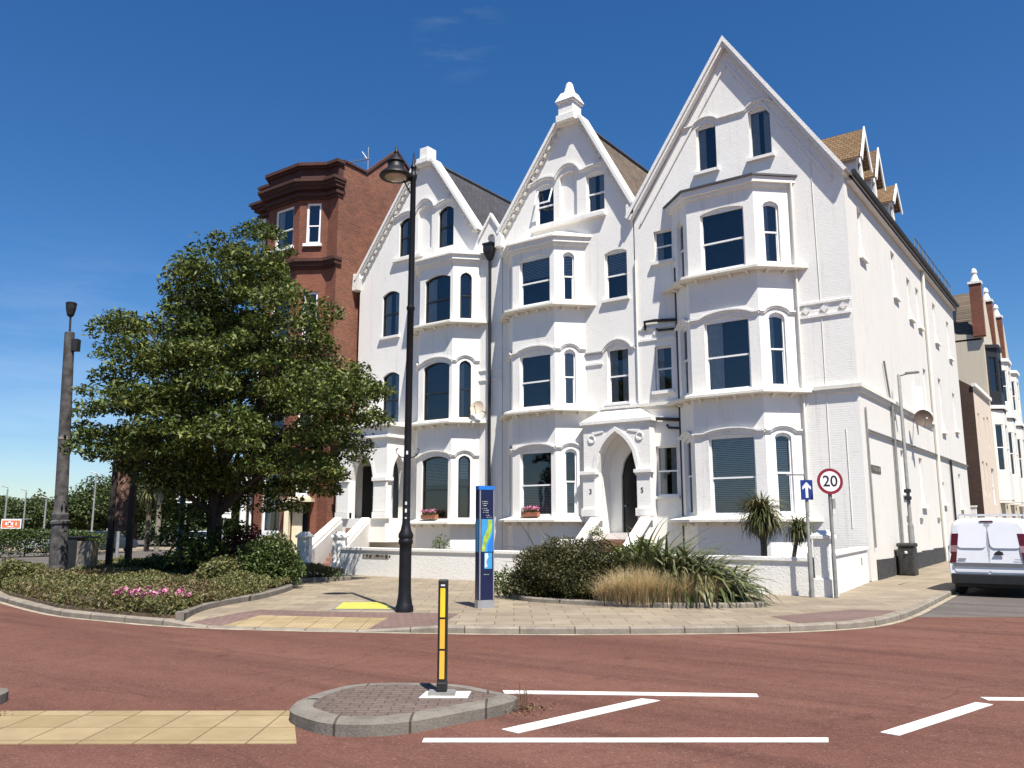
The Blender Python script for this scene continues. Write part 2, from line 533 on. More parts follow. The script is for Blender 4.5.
def leafmat(name, c1, c2, c3=None, trans=0.35, rough=0.5):
    """each leaf (mesh island) takes its own tint"""
    m, nt, b = newmat(name)
    g = nt.nodes.new('ShaderNodeNewGeometry')
    stops = [(0.0, c1), (0.6, c2)] + ([(0.97, c3)] if c3 else [])
    col = ramp(nt, g.outputs['Random Per Island'], stops)
    nt.links.new(col, b.inputs['Base Color'])
    b.inputs['Roughness'].default_value = rough; b.inputs['Specular IOR Level'].default_value = 0.3
    t = nt.nodes.new('ShaderNodeBsdfTranslucent'); nt.links.new(col, t.inputs['Color'])
    mx = nt.nodes.new('ShaderNodeMixShader'); mx.inputs['Fac'].default_value = trans
    nt.links.new(b.outputs[0], mx.inputs[1]); nt.links.new(t.outputs[0], mx.inputs[2])
    nt.links.new(mx.outputs[0], nt.nodes['Material Output'].inputs['Surface'])
    return m

def glassmat(name, tint=(0.80, 0.85, 0.9), refl=1.0):
    m = bpy.data.materials.new(name); m.use_nodes = True
    nt = m.node_tree; nt.nodes.clear()
    out = nt.nodes.new('ShaderNodeOutputMaterial')
    tr = nt.nodes.new('ShaderNodeBsdfTransparent'); tr.inputs['Color'].default_value = (*tint, 1)
    gl = nt.nodes.new('ShaderNodeBsdfGlossy'); gl.inputs['Roughness'].default_value = 0.015
    gl.inputs['Color'].default_value = (0.95, 0.97, 1.0, 1)
    fr = nt.nodes.new('ShaderNodeFresnel'); fr.inputs['IOR'].default_value = 1.85
    p = wpos(nt)
    bp = nt.nodes.new('ShaderNodeBump'); bp.inputs['Strength'].default_value = 0.18; bp.inputs['Distance'].default_value = 0.03
    nt.links.new(noise(nt, p, 0.9, 2), bp.inputs['Height'])
    nt.links.new(bp.outputs['Normal'], gl.inputs['Normal'])
    mul = nt.nodes.new('ShaderNodeMath'); mul.operation = 'MULTIPLY'; mul.inputs[1].default_value = refl; mul.use_clamp = True
    nt.links.new(fr.outputs[0], mul.inputs[0])
    mx = nt.nodes.new('ShaderNodeMixShader')
    nt.links.new(mul.outputs[0], mx.inputs['Fac']); nt.links.new(tr.outputs[0], mx.inputs[1]); nt.links.new(gl.outputs[0], mx.inputs[2])
    nt.links.new(mx.outputs[0], out.inputs['Surface'])
    return m

M = {}
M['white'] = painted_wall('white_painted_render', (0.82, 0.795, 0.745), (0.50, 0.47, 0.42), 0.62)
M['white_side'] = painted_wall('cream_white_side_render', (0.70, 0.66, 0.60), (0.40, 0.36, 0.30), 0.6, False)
M['white_trim'] = painted_wall('white_painted_stucco', (0.82, 0.795, 0.745), (0.52, 0.49, 0.43), 0.55, False)
M['canopy'] = painted_wall('weathered_cream_stucco', (0.74, 0.71, 0.63), (0.42, 0.38, 0.30), 0.7, False)
M['upvc'] = simple('white_window_frame', (0.82, 0.82, 0.81), 0.35, var=0.03)
M['blackframe'] = simple('black_window_frame', (0.018, 0.018, 0.02), 0.4, var=0.3)
M['dark'] = simple('dark_room', (0.018, 0.02, 0.024), 0.9, var=0.4, vscale=1.5)  # near-black colour stands in for the dimness of rooms behind the panes
M['glass'] = glassmat('window_glass')
M['curtain'] = simple('pale_curtain', (0.75, 0.73, 0.68), 0.9, var=0.1)
M['blind'] = simple('slatted_blind', (0.78, 0.78, 0.75), 0.8, var=0.1)
M['slate'] = tiles('grey_slate_roof', (0.060, 0.058, 0.066), (0.085, 0.080, 0.088), (0.02, 0.02, 0.022), 0.3, 0.16, axis='roofY', mortar=0.012)
M['tile_brown'] = tiles('brown_tile_roof', (0.125, 0.095, 0.07), (0.19, 0.145, 0.105), (0.035, 0.03, 0.025), 0.25, 0.15, axis='roofY', mortar=0.012)
M['tile_orange'] = tiles('lichened_orange_tile', (0.19, 0.115, 0.06), (0.25, 0.165, 0.09), (0.08, 0.05, 0.03), 0.2, 0.11, axis='roofX', mortar=0.012)
M['lead'] = simple('lead_sheet', (0.06, 0.062, 0.066), 0.6, var=0.25)
M['brick'] = brickwork('red_brick', (0.26, 0.072, 0.034), (0.17, 0.045, 0.024), (0.20, 0.12, 0.08))
M['brick_side'] = brickwork('weathered_brick', (0.255, 0.078, 0.040), (0.125, 0.038, 0.022), (0.26, 0.17, 0.115))
M['brick_dark'] = brickwork('dark_terracotta', (0.085, 0.026, 0.018), (0.06, 0.019, 0.013), (0.07, 0.035, 0.027))
M['brick_brown'] = brickwork('brown_brick', (0.075, 0.035, 0.022), (0.055, 0.026, 0.018), (0.07, 0.05, 0.04))
M['cream'] = painted_wall('cream_render', (0.58, 0.51, 0.39), (0.34, 0.28, 0.20), 0.6, False)
M['pink'] = painted_wall('pale_peach_render', (0.66, 0.55, 0.44), (0.45, 0.38, 0.30), 0.4, False)
M['iron'] = simple('black_painted_iron', (0.007, 0.007, 0.009), 0.5, spec=0.3, var=0.35, bmp=0.15, bscale=60)
M['pipe_black'] = simple('black_pipe', (0.014, 0.014, 0.015), 0.45, var=0.2)
M['galv'] = simple('galvanised_steel', (0.33, 0.33, 0.32), 0.5, 0.5, var=0.2)
M['greypaint'] = simple('grey_painted_steel', (0.20, 0.20, 0.19), 0.55, var=0.2)
M['kerb'] = simple('granite_kerb', (0.27, 0.24, 0.20), 0.85, var=0.35, vscale=3.5, bmp=0.5, bscale=45)
M['kerb_dark'] = simple('worn_concrete_kerb', (0.20, 0.175, 0.15), 0.9, var=0.5, vscale=7, bmp=0.7, bscale=60)
M['paving'] = tiles('sandstone_paving', (0.32, 0.265, 0.19), (0.25, 0.205, 0.15), (0.155, 0.125, 0.095), 0.66, 0.5, rot=R(-36), mortar=0.011, blotch=0.7)
M['setts'] = tiles('island_block_paving', (0.17, 0.125, 0.105), (0.135, 0.10, 0.088), (0.07, 0.055, 0.05), 0.2, 0.1, rot=R(-36), mortar=0.007, blotch=0.7, speck=0.6)
M['redpave'] = tiles('plum_block_paving', (0.205, 0.135, 0.115), (0.17, 0.112, 0.098), (0.10, 0.07, 0.06), 0.2, 0.1, mortar=0.008, blotch=0.5)
M['asphalt_red'] = asphalt('red_asphalt', (0.128, 0.060, 0.046), (0.178, 0.090, 0.068), (0.084, 0.041, 0.033))
M['asphalt'] = asphalt('grey_asphalt', (0.115, 0.102, 0.092), (0.165, 0.148, 0.132), (0.078, 0.070, 0.065))
M['soil'] = simple('dry_soil', (0.11, 0.075, 0.045), 0.95, var=0.4, vscale=5, bmp=0.6)
M['bark'] = simple('dark_bark', (0.045, 0.035, 0.026), 0.95, var=0.5, vscale=9, bmp=0.9, bscale=25)
M['palm_trunk'] = simple('fibrous_trunk', (0.10, 0.078, 0.055), 0.95, var=0.5, vscale=14, bmp=0.9, bscale=35)
M['leaf_tree'] = leafmat('broadleaf_foliage', (0.020, 0.034, 0.007), (0.070, 0.100, 0.018), (0.21, 0.23, 0.055), 0.28, 0.55)  # palest tint puts sunlit highlights into the colour of scattered leaves
M['leaf_far'] = leafmat('distant_foliage', (0.022, 0.038, 0.010), (0.050, 0.075, 0.018), (0.09, 0.11, 0.03), 0.2)
M['leaf_hedge'] = leafmat('hedge_foliage', (0.025, 0.046, 0.010), (0.060, 0.092, 0.020), (0.11, 0.14, 0.035), 0.2)
M['leaf_dark'] = leafmat('dark_shrub_foliage', (0.022, 0.028, 0.009), (0.054, 0.056, 0.017), (0.11, 0.090, 0.030), 0.15)
M['leaf_green'] = leafmat('fresh_shrub_foliage', (0.045, 0.075, 0.012), (0.10, 0.145, 0.025), (0.18, 0.22, 0.05), 0.3)
M['leaf_heath'] = leafmat('low_heath_foliage', (0.060, 0.070, 0.020), (0.13, 0.135, 0.045), (0.24, 0.21, 0.09), 0.2)
M['leaf_brown'] = leafmat('bronze_heath_foliage', (0.085, 0.060, 0.028), (0.15, 0.105, 0.052), (0.23, 0.17, 0.09), 0.2)
M['leaf_red'] = leafmat('purple_shrub_foliage', (0.05, 0.018, 0.016), (0.10, 0.035, 0.03), (0.19, 0.08, 0.06), 0.2)
M['strap'] = leafmat('strap_leaf', (0.038, 0.052, 0.016), (0.085, 0.100, 0.036), (0.19, 0.18, 0.085), 0.15, 0.38)
M['palm_leaf'] = leafmat('cordyline_leaf', (0.040, 0.050, 0.015), (0.090, 0.098, 0.032), (0.18, 0.15, 0.06), 0.15, 0.42)
M['straw'] = leafmat('straw_grass', (0.40, 0.30, 0.15), (0.60, 0.47, 0.26), (0.72, 0.60, 0.38), 0.3, 0.7)
M['pinkflower'] = leafmat('pink_petals', (0.50, 0.10, 0.24), (0.66, 0.22, 0.38), (0.78, 0.48, 0.58), 0.3)
M['whiteflower'] = leafmat('white_petals', (0.6, 0.58, 0.5), (0.75, 0.73, 0.66), None, 0.3)
def paint_mat():
    m, nt, b = newmat('worn_white_road_paint')
    p = wpos(nt)
    c = ramp(nt, noise(nt, p, 6, 5), [(0.3, (0.60, 0.57, 0.52)), (0.7, (0.74, 0.71, 0.66))])
    chip = ramp(nt, noise(nt, p, 26, 6, 0.75), [(0.60, (0, 0, 0)), (0.68, (0.75,) * 3)])
    c = mixc(nt, chip, c, (0.24, 0.15, 0.12))
    scuff = ramp(nt, noise(nt, wpos(nt, (0.3, 3, 1), (0, 0, R(-36))), 2, 5), [(0.5, (0, 0, 0)), (0.75, (0.4,) * 3)])
    c = mixc(nt, scuff, c, (0.36, 0.29, 0.25))
    nt.links.new(c, b.inputs['Base Color']); b.inputs['Roughness'].default_value = 0.75
    return m
M['roadpaint'] = paint_mat()
M['sign_white'] = simple('white_sign_face', (0.80, 0.79, 0.78), 0.4, var=0.02)
M['sign_red'] = simple('red_sign_border', (0.20, 0.012, 0.025), 0.4, var=0.05)
M['sign_blue'] = simple('blue_sign_face', (0.010, 0.035, 0.20), 0.4, var=0.08)
M['navy'] = simple('navy_panel', (0.006, 0.010, 0.048), 0.3, var=0.08)
M['cyan'] = simple('light_blue_panel', (0.045, 0.27, 0.52), 0.35, var=0.12)
M['azure'] = simple('azure_strip', (0.015, 0.16, 0.55), 0.35, var=0.06)
M['silver'] = simple('brushed_aluminium', (0.46, 0.46, 0.47), 0.4, 0.7, var=0.1)
M['mapgreen'] = simple('map_green', (0.30, 0.42, 0.05), 0.4, var=0.45, vscale=12)
M['yellow'] = simple('yellow_reflector', (0.78, 0.52, 0.03), 0.35, var=0.06)
M['amber'] = simple('amber_reflector', (0.74, 0.40, 0.05), 0.35, var=0.06)
M['yellowpaint'] = simple('worn_yellow_paint', (0.46, 0.42, 0.07), 0.6, var=0.1)
M['black'] = simple('black_plastic', (0.012, 0.012, 0.013), 0.5, var=0.2)
M['van_white'] = simple('white_van_paint', (0.72, 0.72, 0.74), 0.22, var=0.03, vscale=2)
M['van_trim'] = simple('grey_bumper_plastic', (0.13, 0.13, 0.135), 0.6, var=0.1)
M['tyre'] = simple('tyre_rubber', (0.016, 0.016, 0.016), 0.85, var=0.2)
M['lamp_red'] = simple('red_lamp_lens', (0.085, 0.005, 0.008), 0.15, var=0.25, vscale=20)
M['lamp_clear'] = simple('clear_lamp_lens', (0.28, 0.17, 0.17), 0.12, var=0.2, vscale=25)
M['oldwood'] = simple('weathered_grey_post', (0.062, 0.058, 0.056), 0.9, var=0.7, vscale=5, bmp=0.5, bscale=18)  # tone lowered to hold the post's backlit shade; the mottling is weathering
M['darkwood'] = simple('dark_timber', (0.020, 0.015, 0.012), 0.8, var=0.4)
M['brownboard'] = simple('brown_carved_board', (0.11, 0.055, 0.038), 0.8, var=0.7, vscale=6)
M['teal'] = simple('teal_painted_post', (0.012, 0.075, 0.10), 0.4, var=0.15)
M['bin'] = simple('dark_bin_shell', (0.030, 0.028, 0.026), 0.6, var=0.6, vscale=8, bmp=0.3)
M['plinth'] = simple('black_plinth_paint', (0.040, 0.038, 0.038), 0.8, var=0.5, vscale=8, bmp=0.4)
M['beige'] = simple('beige_cabinet', (0.20, 0.175, 0.13), 0.6, var=0.15)
M['orange'] = simple('orange_banner', (0.72, 0.16, 0.06), 0.6, var=0.05)
M['terracotta'] = simple('terracotta_pot', (0.30, 0.11, 0.06), 0.8, var=0.2)
M['dish'] = simple('tan_dish', (0.50, 0.41, 0.31), 0.6, var=0.1)
M['dish_dark'] = simple('rusty_dish', (0.07, 0.045, 0.03), 0.7, var=0.3, vscale=15)
M['lamp_glass'] = simple('frosted_lamp_glass', (0.42, 0.36, 0.29), 0.2, var=0.1, vscale=10)
M['stepbrown'] = simple('brown_step_tile', (0.22, 0.12, 0.085), 0.8, var=0.25)
M['doorblack'] = simple('black_door_paint', (0.010, 0.010, 0.012), 0.3, var=0.2)
M['creamdoor'] = simple('cream_door_side', (0.62, 0.56, 0.40), 0.6, var=0.06)
M['carblue'] = simple('dark_car_paint', (0.03, 0.035, 0.045), 0.25, var=0.1)
M['carsilver'] = simple('silver_car_paint', (0.45, 0.46, 0.48), 0.25, var=0.05)
M['carglass'] = simple('dark_car_glass', (0.02, 0.025, 0.03), 0.08, var=0.1)
M['sticker'] = simple('pale_sticker', (0.6, 0.6, 0.6), 0.6, var=0.2)

def tactile_mat():
    """buff blister paving: slabs with rows of raised domes"""
    m, nt, b = newmat('buff_blister_paving')
    vec = wpos(nt, (1, 1, 1), (0, 0, R(-36)))
    br = nt.nodes.new('ShaderNodeTexBrick'); br.offset = 0.0
    nt.links.new(vec, br.inputs['Vector'])
    br.inputs['Scale'].default_value = 1; br.inputs['Brick Width'].default_value = 0.45; br.inputs['Row Height'].default_value = 0.45
    br.inputs['Mortar Size'].default_value = 0.008
    br.inputs['Color1'].default_value = (0.39, 0.305, 0.18, 1); br.inputs['Color2'].default_value = (0.32, 0.25, 0.135, 1)
    br.inputs['Mortar'].default_value = (0.17, 0.13, 0.07, 1)
    vo = nt.nodes.new('ShaderNodeTexVoronoi'); vo.inputs['Scale'].default_value = 15; vo.inputs['Randomness'].default_value = 0
    nt.links.new(vec, vo.inputs['Vector'])
    p = wpos(nt)
    dome = ramp(nt, vo.outputs['Distance'], [(0.25, (1.12, 1.12, 1.12)), (0.42, (0.80, 0.78, 0.75))])  # relief shading in the colour: dome tops lighter, gaps between them darker
    bc = mixc(nt, 0.8, br.outputs['Color'], dome, 'MULTIPLY')
    c = mixc(nt, 0.6, bc, ramp(nt, noise(nt, p, 2.5, 6, 0.7), [(0.3, (0.65, 0.62, 0.6)), (0.7, (1.1, 1.1, 1.1))]), 'MULTIPLY')
    nt.links.new(c, b.inputs['Base Color'])
    b.inputs['Roughness'].default_value = 0.85; b.inputs['Specular IOR Level'].default_value = 0.2
    bump(nt, b, ramp(nt, vo.outputs['Distance'], [(0.25, (1, 1, 1)), (0.42, (0, 0, 0))]), 0.35, 0.006)
    return m
M['tactile'] = tactile_mat()

# ------------------------------------------------------------------ SETTING: ground, roads, pavement, kerbs
def struct(name, mb, mats, **k):
    return tag(mb.build(name, mats, **k), kind='structure')

def gz(y):
    """the side street climbs gently away from the corner"""
    return 0.018 * max(0.0, y - 1.0)

def smooth_line(pts, sub=5):
    out = []
    P = [Vector(p) for p in pts]
    for i in range(len(P) - 1):
        p0 = P[max(i - 1, 0)]; p1 = P[i]; p2 = P[i + 1]; p3 = P[min(i + 2, len(P) - 1)]
        for k in range(sub):
            t = k / sub
            out.append(0.5 * ((2 * p1) + (p2 - p0) * t + (2 * p0 - 5 * p1 + 4 * p2 - p3) * t * t + (3 * p1 - p0 - 3 * p2 + p3) * t ** 3))
    out.append(P[-1])
    return [tuple(p) for p in out]

def side_off(pts, o):
    """offset a polyline to its left by o"""
    out = []
    for i, p in enumerate(pts):
        a = Vector(pts[max(i - 1, 0)][:2]); b = Vector(pts[min(i + 1, len(pts) - 1)][:2])
        t = (b - a).normalized()
        out.append((p[0] - t.y * o, p[1] + t.x * o))
    return out

RZ = -0.10                                             # road level; pavement level is 0
g = MB(); g.add([(-700, -700, RZ - 0.03), (700, -700, RZ - 0.03), (700, 900, RZ - 0.03), (-700, 900, RZ - 0.03)], [(0, 1, 2, 3)])
struct('ground', g, M['asphalt'])

g = MB()
red = [W(-70, -60), W(80, -60), W(80, 16.75), W(4, 16.75), W(0, 18.5), W(-14, 21.2), W(-30, 24), W(-70, 27)]
g.prism(red, RZ - 0.02, RZ)
struct('road', g, M['asphalt_red'])

g = MB()
ys = [-12, -6, 1] + [1 + 6 * i for i in range(1, 20)]
for a, b in zip(ys[:-1], ys[1:]):
    g.add([(2.6, a, RZ - 0.006 + gz(a)), (11, a, RZ - 0.006 + gz(a)), (11, b, RZ - 0.006 + gz(b)), (2.6, b, RZ - 0.006 + gz(b))], [(0, 1, 2, 3)])
struct('side_street', g, M['asphalt'])

KERB = [(-30.0, -4.0), (-25.5, -10.5), (-22.2, -14.6), (-19.0, -17.0), (-15.6, -18.05), (-11.2, -18.93), (-8.98, -18.91), (-7.07, -18.65), (-4.92, -17.80), (-1.97, -16.2), (-0.13, -14.86),
        (1.40, -13.50), (2.20, -12.50), (2.70, -11.30), (2.84, -9.2), (2.74, -6.0), (2.54, -1.0)]
kline = smooth_line(KERB, 6)
def ktop(p):
    """kerb top: dropped for the crossing between the bed and the lamp"""
    d = (p[0] + 6.6)
    if -0.9 < d < 3.6:
        e = min(1, (d + 0.9) / 0.8, (3.6 - d) / 0.8)
        return 0.008 - 0.082 * max(0, e)
    return 0.008
inner = side_off(kline, 0.15)
g = MB()
poly = inner + [(2.63, 1.0), (-0.0, 1.0), (-34.0, 1.0)]
zt = [ktop(p) - 0.008 for p in kline] + [0, 0, 0]
inner2 = side_off(kline, 1.6)
n = len(inner)
# sloping rim along the kerb, then the flat slab field behind it
v = [(p[0], p[1], z) for p, z in zip(inner, zt)] + [(p[0], p[1], 0.0) for p in inner2]
g.add(v, [(i, i + 1, n + i + 1, n + i) for i in range(n - 1)])
fld = inner2[:] + [(1.0, 1.0), (-34.0, 1.0)]
g.add([(p[0], p[1], 0.0) for p in fld], [tuple(t) for t in tessellate_polygon([[Vector((p[0], p[1], 0)) for p in fld]])])
g.add([(1.0, -1.0, 0.0), (2.45, -1.0, 0.0), (2.45, 1.0, 0.0), (1.0, 1.0, 0.0)], [(0, 1, 2, 3)])
for a, b in zip(ys[2:-1], ys[3:]):
    g.add([(-6, a, gz(a)), (2.45, a, gz(a)), (2.45, b, gz(b)), (-6, b, gz(b))], [(0, 1, 2, 3)])
struct('pavement', g, M['paving'], fix=True)

def kerb_strip(mb, line, tops, w=0.15, base=RZ - 0.02, bases=None, batter=0.2):
    inn = side_off(line, w)
    n = len(line)
    v = []
    for i in range(n):
        bz = bases[i] if bases else base
        (x, y), (a, b) = line[i][:2], inn[i]
        rx, ry = x * (1 - batter) + a * batter, y * (1 - batter) + b * batter
        v += [(x, y, bz), (x, y, tops[i] - 0.025), (rx, ry, tops[i]), (a, b, tops[i]), (a, b, bz)]
    f = [(5 * i + k, 5 * i + 5 + k, 5 * i + 6 + k, 5 * i + 1 + k) for i in range(n - 1) for k in range(4)]
    f += [tuple(range(5)), tuple(reversed(range(5 * n - 5, 5 * n)))]
    mb.add(v, f)

def kerbmat(name, c, length=0.9):
    """kerbstones: joints along the run come from a brick pattern on world XY"""
    m, nt, b = newmat(name)
    p = wpos(nt)
    f = noise(nt, p, 3.0, 6, 0.65); fine = noise(nt, p, 60, 3)
    col = ramp(nt, f, [(0.3, tuple(x * 0.7 for x in c)), (0.7, tuple(x * 1.2 for x in c))])
    col = mixc(nt, 0.5, col, ramp(nt, fine, [(0.3, (0.55,) * 3), (0.7, (1.25,) * 3)]), 'MULTIPLY')
    br = nt.nodes.new('ShaderNodeTexBrick'); br.offset = 0
    nt.links.new(wpos(nt, (1, 1, 1), (0, 0, R(-36))), br.inputs['Vector'])
    br.inputs['Brick Width'].default_value = length; br.inputs['Row Height'].default_value = 40
    br.inputs['Scale'].default_value = 1; br.inputs['Mortar Size'].default_value = 0.012
    br.inputs['Color1'].default_value = (1, 1, 1, 1); br.inputs['Color2'].default_value = (0.85, 0.85, 0.85, 1)
    br.inputs['Mortar'].default_value = (0.35, 0.33, 0.3, 1)
    col = mixc(nt, 1.0, col, br.outputs['Color'], 'MULTIPLY')
    nt.links.new(col, b.inputs['Base Color'])
    b.inputs['Roughness'].default_value = 0.9; b.inputs['Specular IOR Level'].default_value = 0.2
    bump(nt, b, fine, 0.5, 0.01)
    return m
M['kerbstone'] = kerbmat('kerbstone', (0.27, 0.235, 0.19))
M['kerbstone_dark'] = kerbmat('worn_kerbstone', (0.20, 0.178, 0.15), 0.62)

g = MB()
kerb_strip(g, kline, [ktop(p) for p in kline])
kl2 = [(2.54, y) for y in [-1.0] + ys[2:]]
kerb_strip(g, kl2, [0.008 + gz(p[1]) for p in kl2], bases=[RZ - 0.02 + gz(p[1]) for p in kl2])
struct('kerb', g, M['kerbstone'], smooth=False, fix=True)

# gutter line of sandy grit and a pale channel along the kerb
g = MB()
out0 = side_off(kline[20:], -0.02); out1 = side_off(kline[20:], -0.14)
n = len(out0)
g.add([(p[0], p[1], RZ + 0.004) for p in out0] + [(p[0], p[1], RZ + 0.004) for p in out1], [(i, n + i, n + i + 1, i + 1) for i in range(n - 1)])
struct('gutter', g, simple('gutter_grit', (0.30, 0.25, 0.18), 0.95, var=0.35, vscale=4, bmp=0.4))

# tactile paving by the lamp, plum blocks round it and at the corner
def flat(name, poly, z, mat, th=0.003):
    g = MB(); g.prism(poly, z - th, z); return struct(name, g, mat)
def flat_follow(name, i0, i1, o0, o1, mat):
    """a sheet on the pavement rim that follows the (dropped) kerb"""
    a = side_off(kline, o0); b = side_off(kline, o1); z = []
    g = MB(); v = []
    idx = list(range(i0, i1 + 1))
    def hz(k, o): return (ktop(kline[k]) - 0.008) * max(0, (1.6 - o) / 1.45) + 0.005
    v = [(a[k][0], a[k][1], hz(k, o0)) for k in idx] + [(b[k][0], b[k][1], hz(k, o1)) for k in idx]
    n = len(idx)
    g.add(v, [(i, i + 1, n + i + 1, n + i) for i in range(n - 1)])
    return struct(name, g, mat)
def knear(x): return min(range(len(kline)), key=lambda k: abs(kline[k][0] - x) + (0 if kline[k][1] < -12 else 9))
flat_follow('tactile_paving', knear(-6.35), knear(-3.95), 0.16, 1.35, M['tactile'])
flat_follow('plum_paving', knear(-6.35), knear(-3.95), 1.352, 1.6, M['redpave'])
flat_follow('plum_paving', knear(-7.2), knear(-6.35), 0.16, 1.6, M['redpave'])
flat_follow('plum_paving', knear(-3.95), knear(-2.7), 0.16, 1.6, M['redpave'])
flat('plum_paving', [(1.0, -11.9), (1.75, -12.7), (2.35, -11.7), (2.60, -10.6), (2.62, -9.4), (1.9, -9.6)], 0.004, M['redpave'])
flat_follow('plum_paving', knear(-7.2), knear(-2.7), 1.605, 2.15, M['redpave'])

# crossing across the islands (buff blister slabs laid flush with the road)
flat('crossing_paving', [W(-9, 8.27), W(-2.06, 8.30), W(-1.72, 7.08), W(-9, 7.03)], RZ + 0.006, M['tactile'], 0.02)

# road markings
def mark(name, *pts):
    return flat(name, pts, RZ + 0.008, M['roadpaint'], 0.006)
mark('road_marking', (0.95, -20.06), (3.19, -18.66), (3.26, -18.80), (1.06, -20.18))
mark('road_marking', (1.98, -21.46), (2.17, -21.49), (2.53, -19.56), (2.34, -19.58))
mark('road_marking', (1.65, -22.08), (4.32, -20.12), (4.36, -20.26), (1.72, -22.18))
mark('road_marking', (4.62, -19.67), (4.77, -19.70), (5.24, -17.83), (5.09, -17.81))
mark('road_marking', (5.09, -17.50), (9.0, -14.9), (9.06, -15.06), (5.17, -17.62))
mark('road_marking', W(-26, 27.5), W(-17.5, 31.6), W(-17.6, 32.2), W(-26.4, 28.1))
for a, b in ((-24.5, 38), (-21.5, 43), (-18.5, 48), (-15.5, 53)):
    mark('road_marking', W(a, b), W(a + 0.5, b + 0.9), W(a + 0.32, b + 1.0), W(a - 0.18, b + 0.1))
flat('cycle_lane', [W(-30, 22), W(-13.5, 23.0), W(-16.2, 28.5), W(-30, 27)], RZ + 0.004, simple('green_cycle_surface', (0.16, 0.20, 0.165), 0.9, var=0.2), 0.004)
flat('far_pavement', [W(-42, 62), W(-10, 66), W(-10, 90), W(-44, 84)], RZ + 0.03, M['paving'], 0.05)

# traffic islands
def island(pts, name, label):
    t = thing(name, label, 'traffic island', (*pts[0], RZ))
    ln = smooth_line(pts + [pts[0]], 5)
    g = MB(); kerb_strip(g, ln, [0.02] * len(ln), w=0.20, base=RZ - 0.02, batter=0.45)
    g.build('kerb', M['kerbstone_dark'], t)
    inn = side_off(ln, 0.19)[:-1]
    g = MB(); g.prism(inn, RZ, 0.016); g.build('paving', M['setts'], t)
    return t
isl = [(0.0, -22.02), (0.26, -22.32), (0.55, -22.43), (0.92, -22.47), (1.22, -22.31), (1.44, -22.00), (1.55, -21.5), (1.64, -21.03), (1.58, -20.66), (1.25, -20.55), (0.72, -20.50), (0.18, -20.76), (-0.17, -21.14), (-0.16, -21.6)]
island(isl, 'traffic_island', 'low teardrop traffic island of worn kerbs and block paving under the yellow bollard')
isl2 = [W(-9.5, 7.4), W(-5.9, 7.55), W(-5.10, 7.95), W(-4.98, 8.5), W(-5.2, 8.95), W(-6.2, 9.15), W(-9.5, 9.15)]
island(isl2, 'traffic_island', 'end of another worn kerbed traffic island cut by the left edge')

# ------------------------------------------------------------------ HOUSES
FRONT = Fr(0, 0, 1, 0)

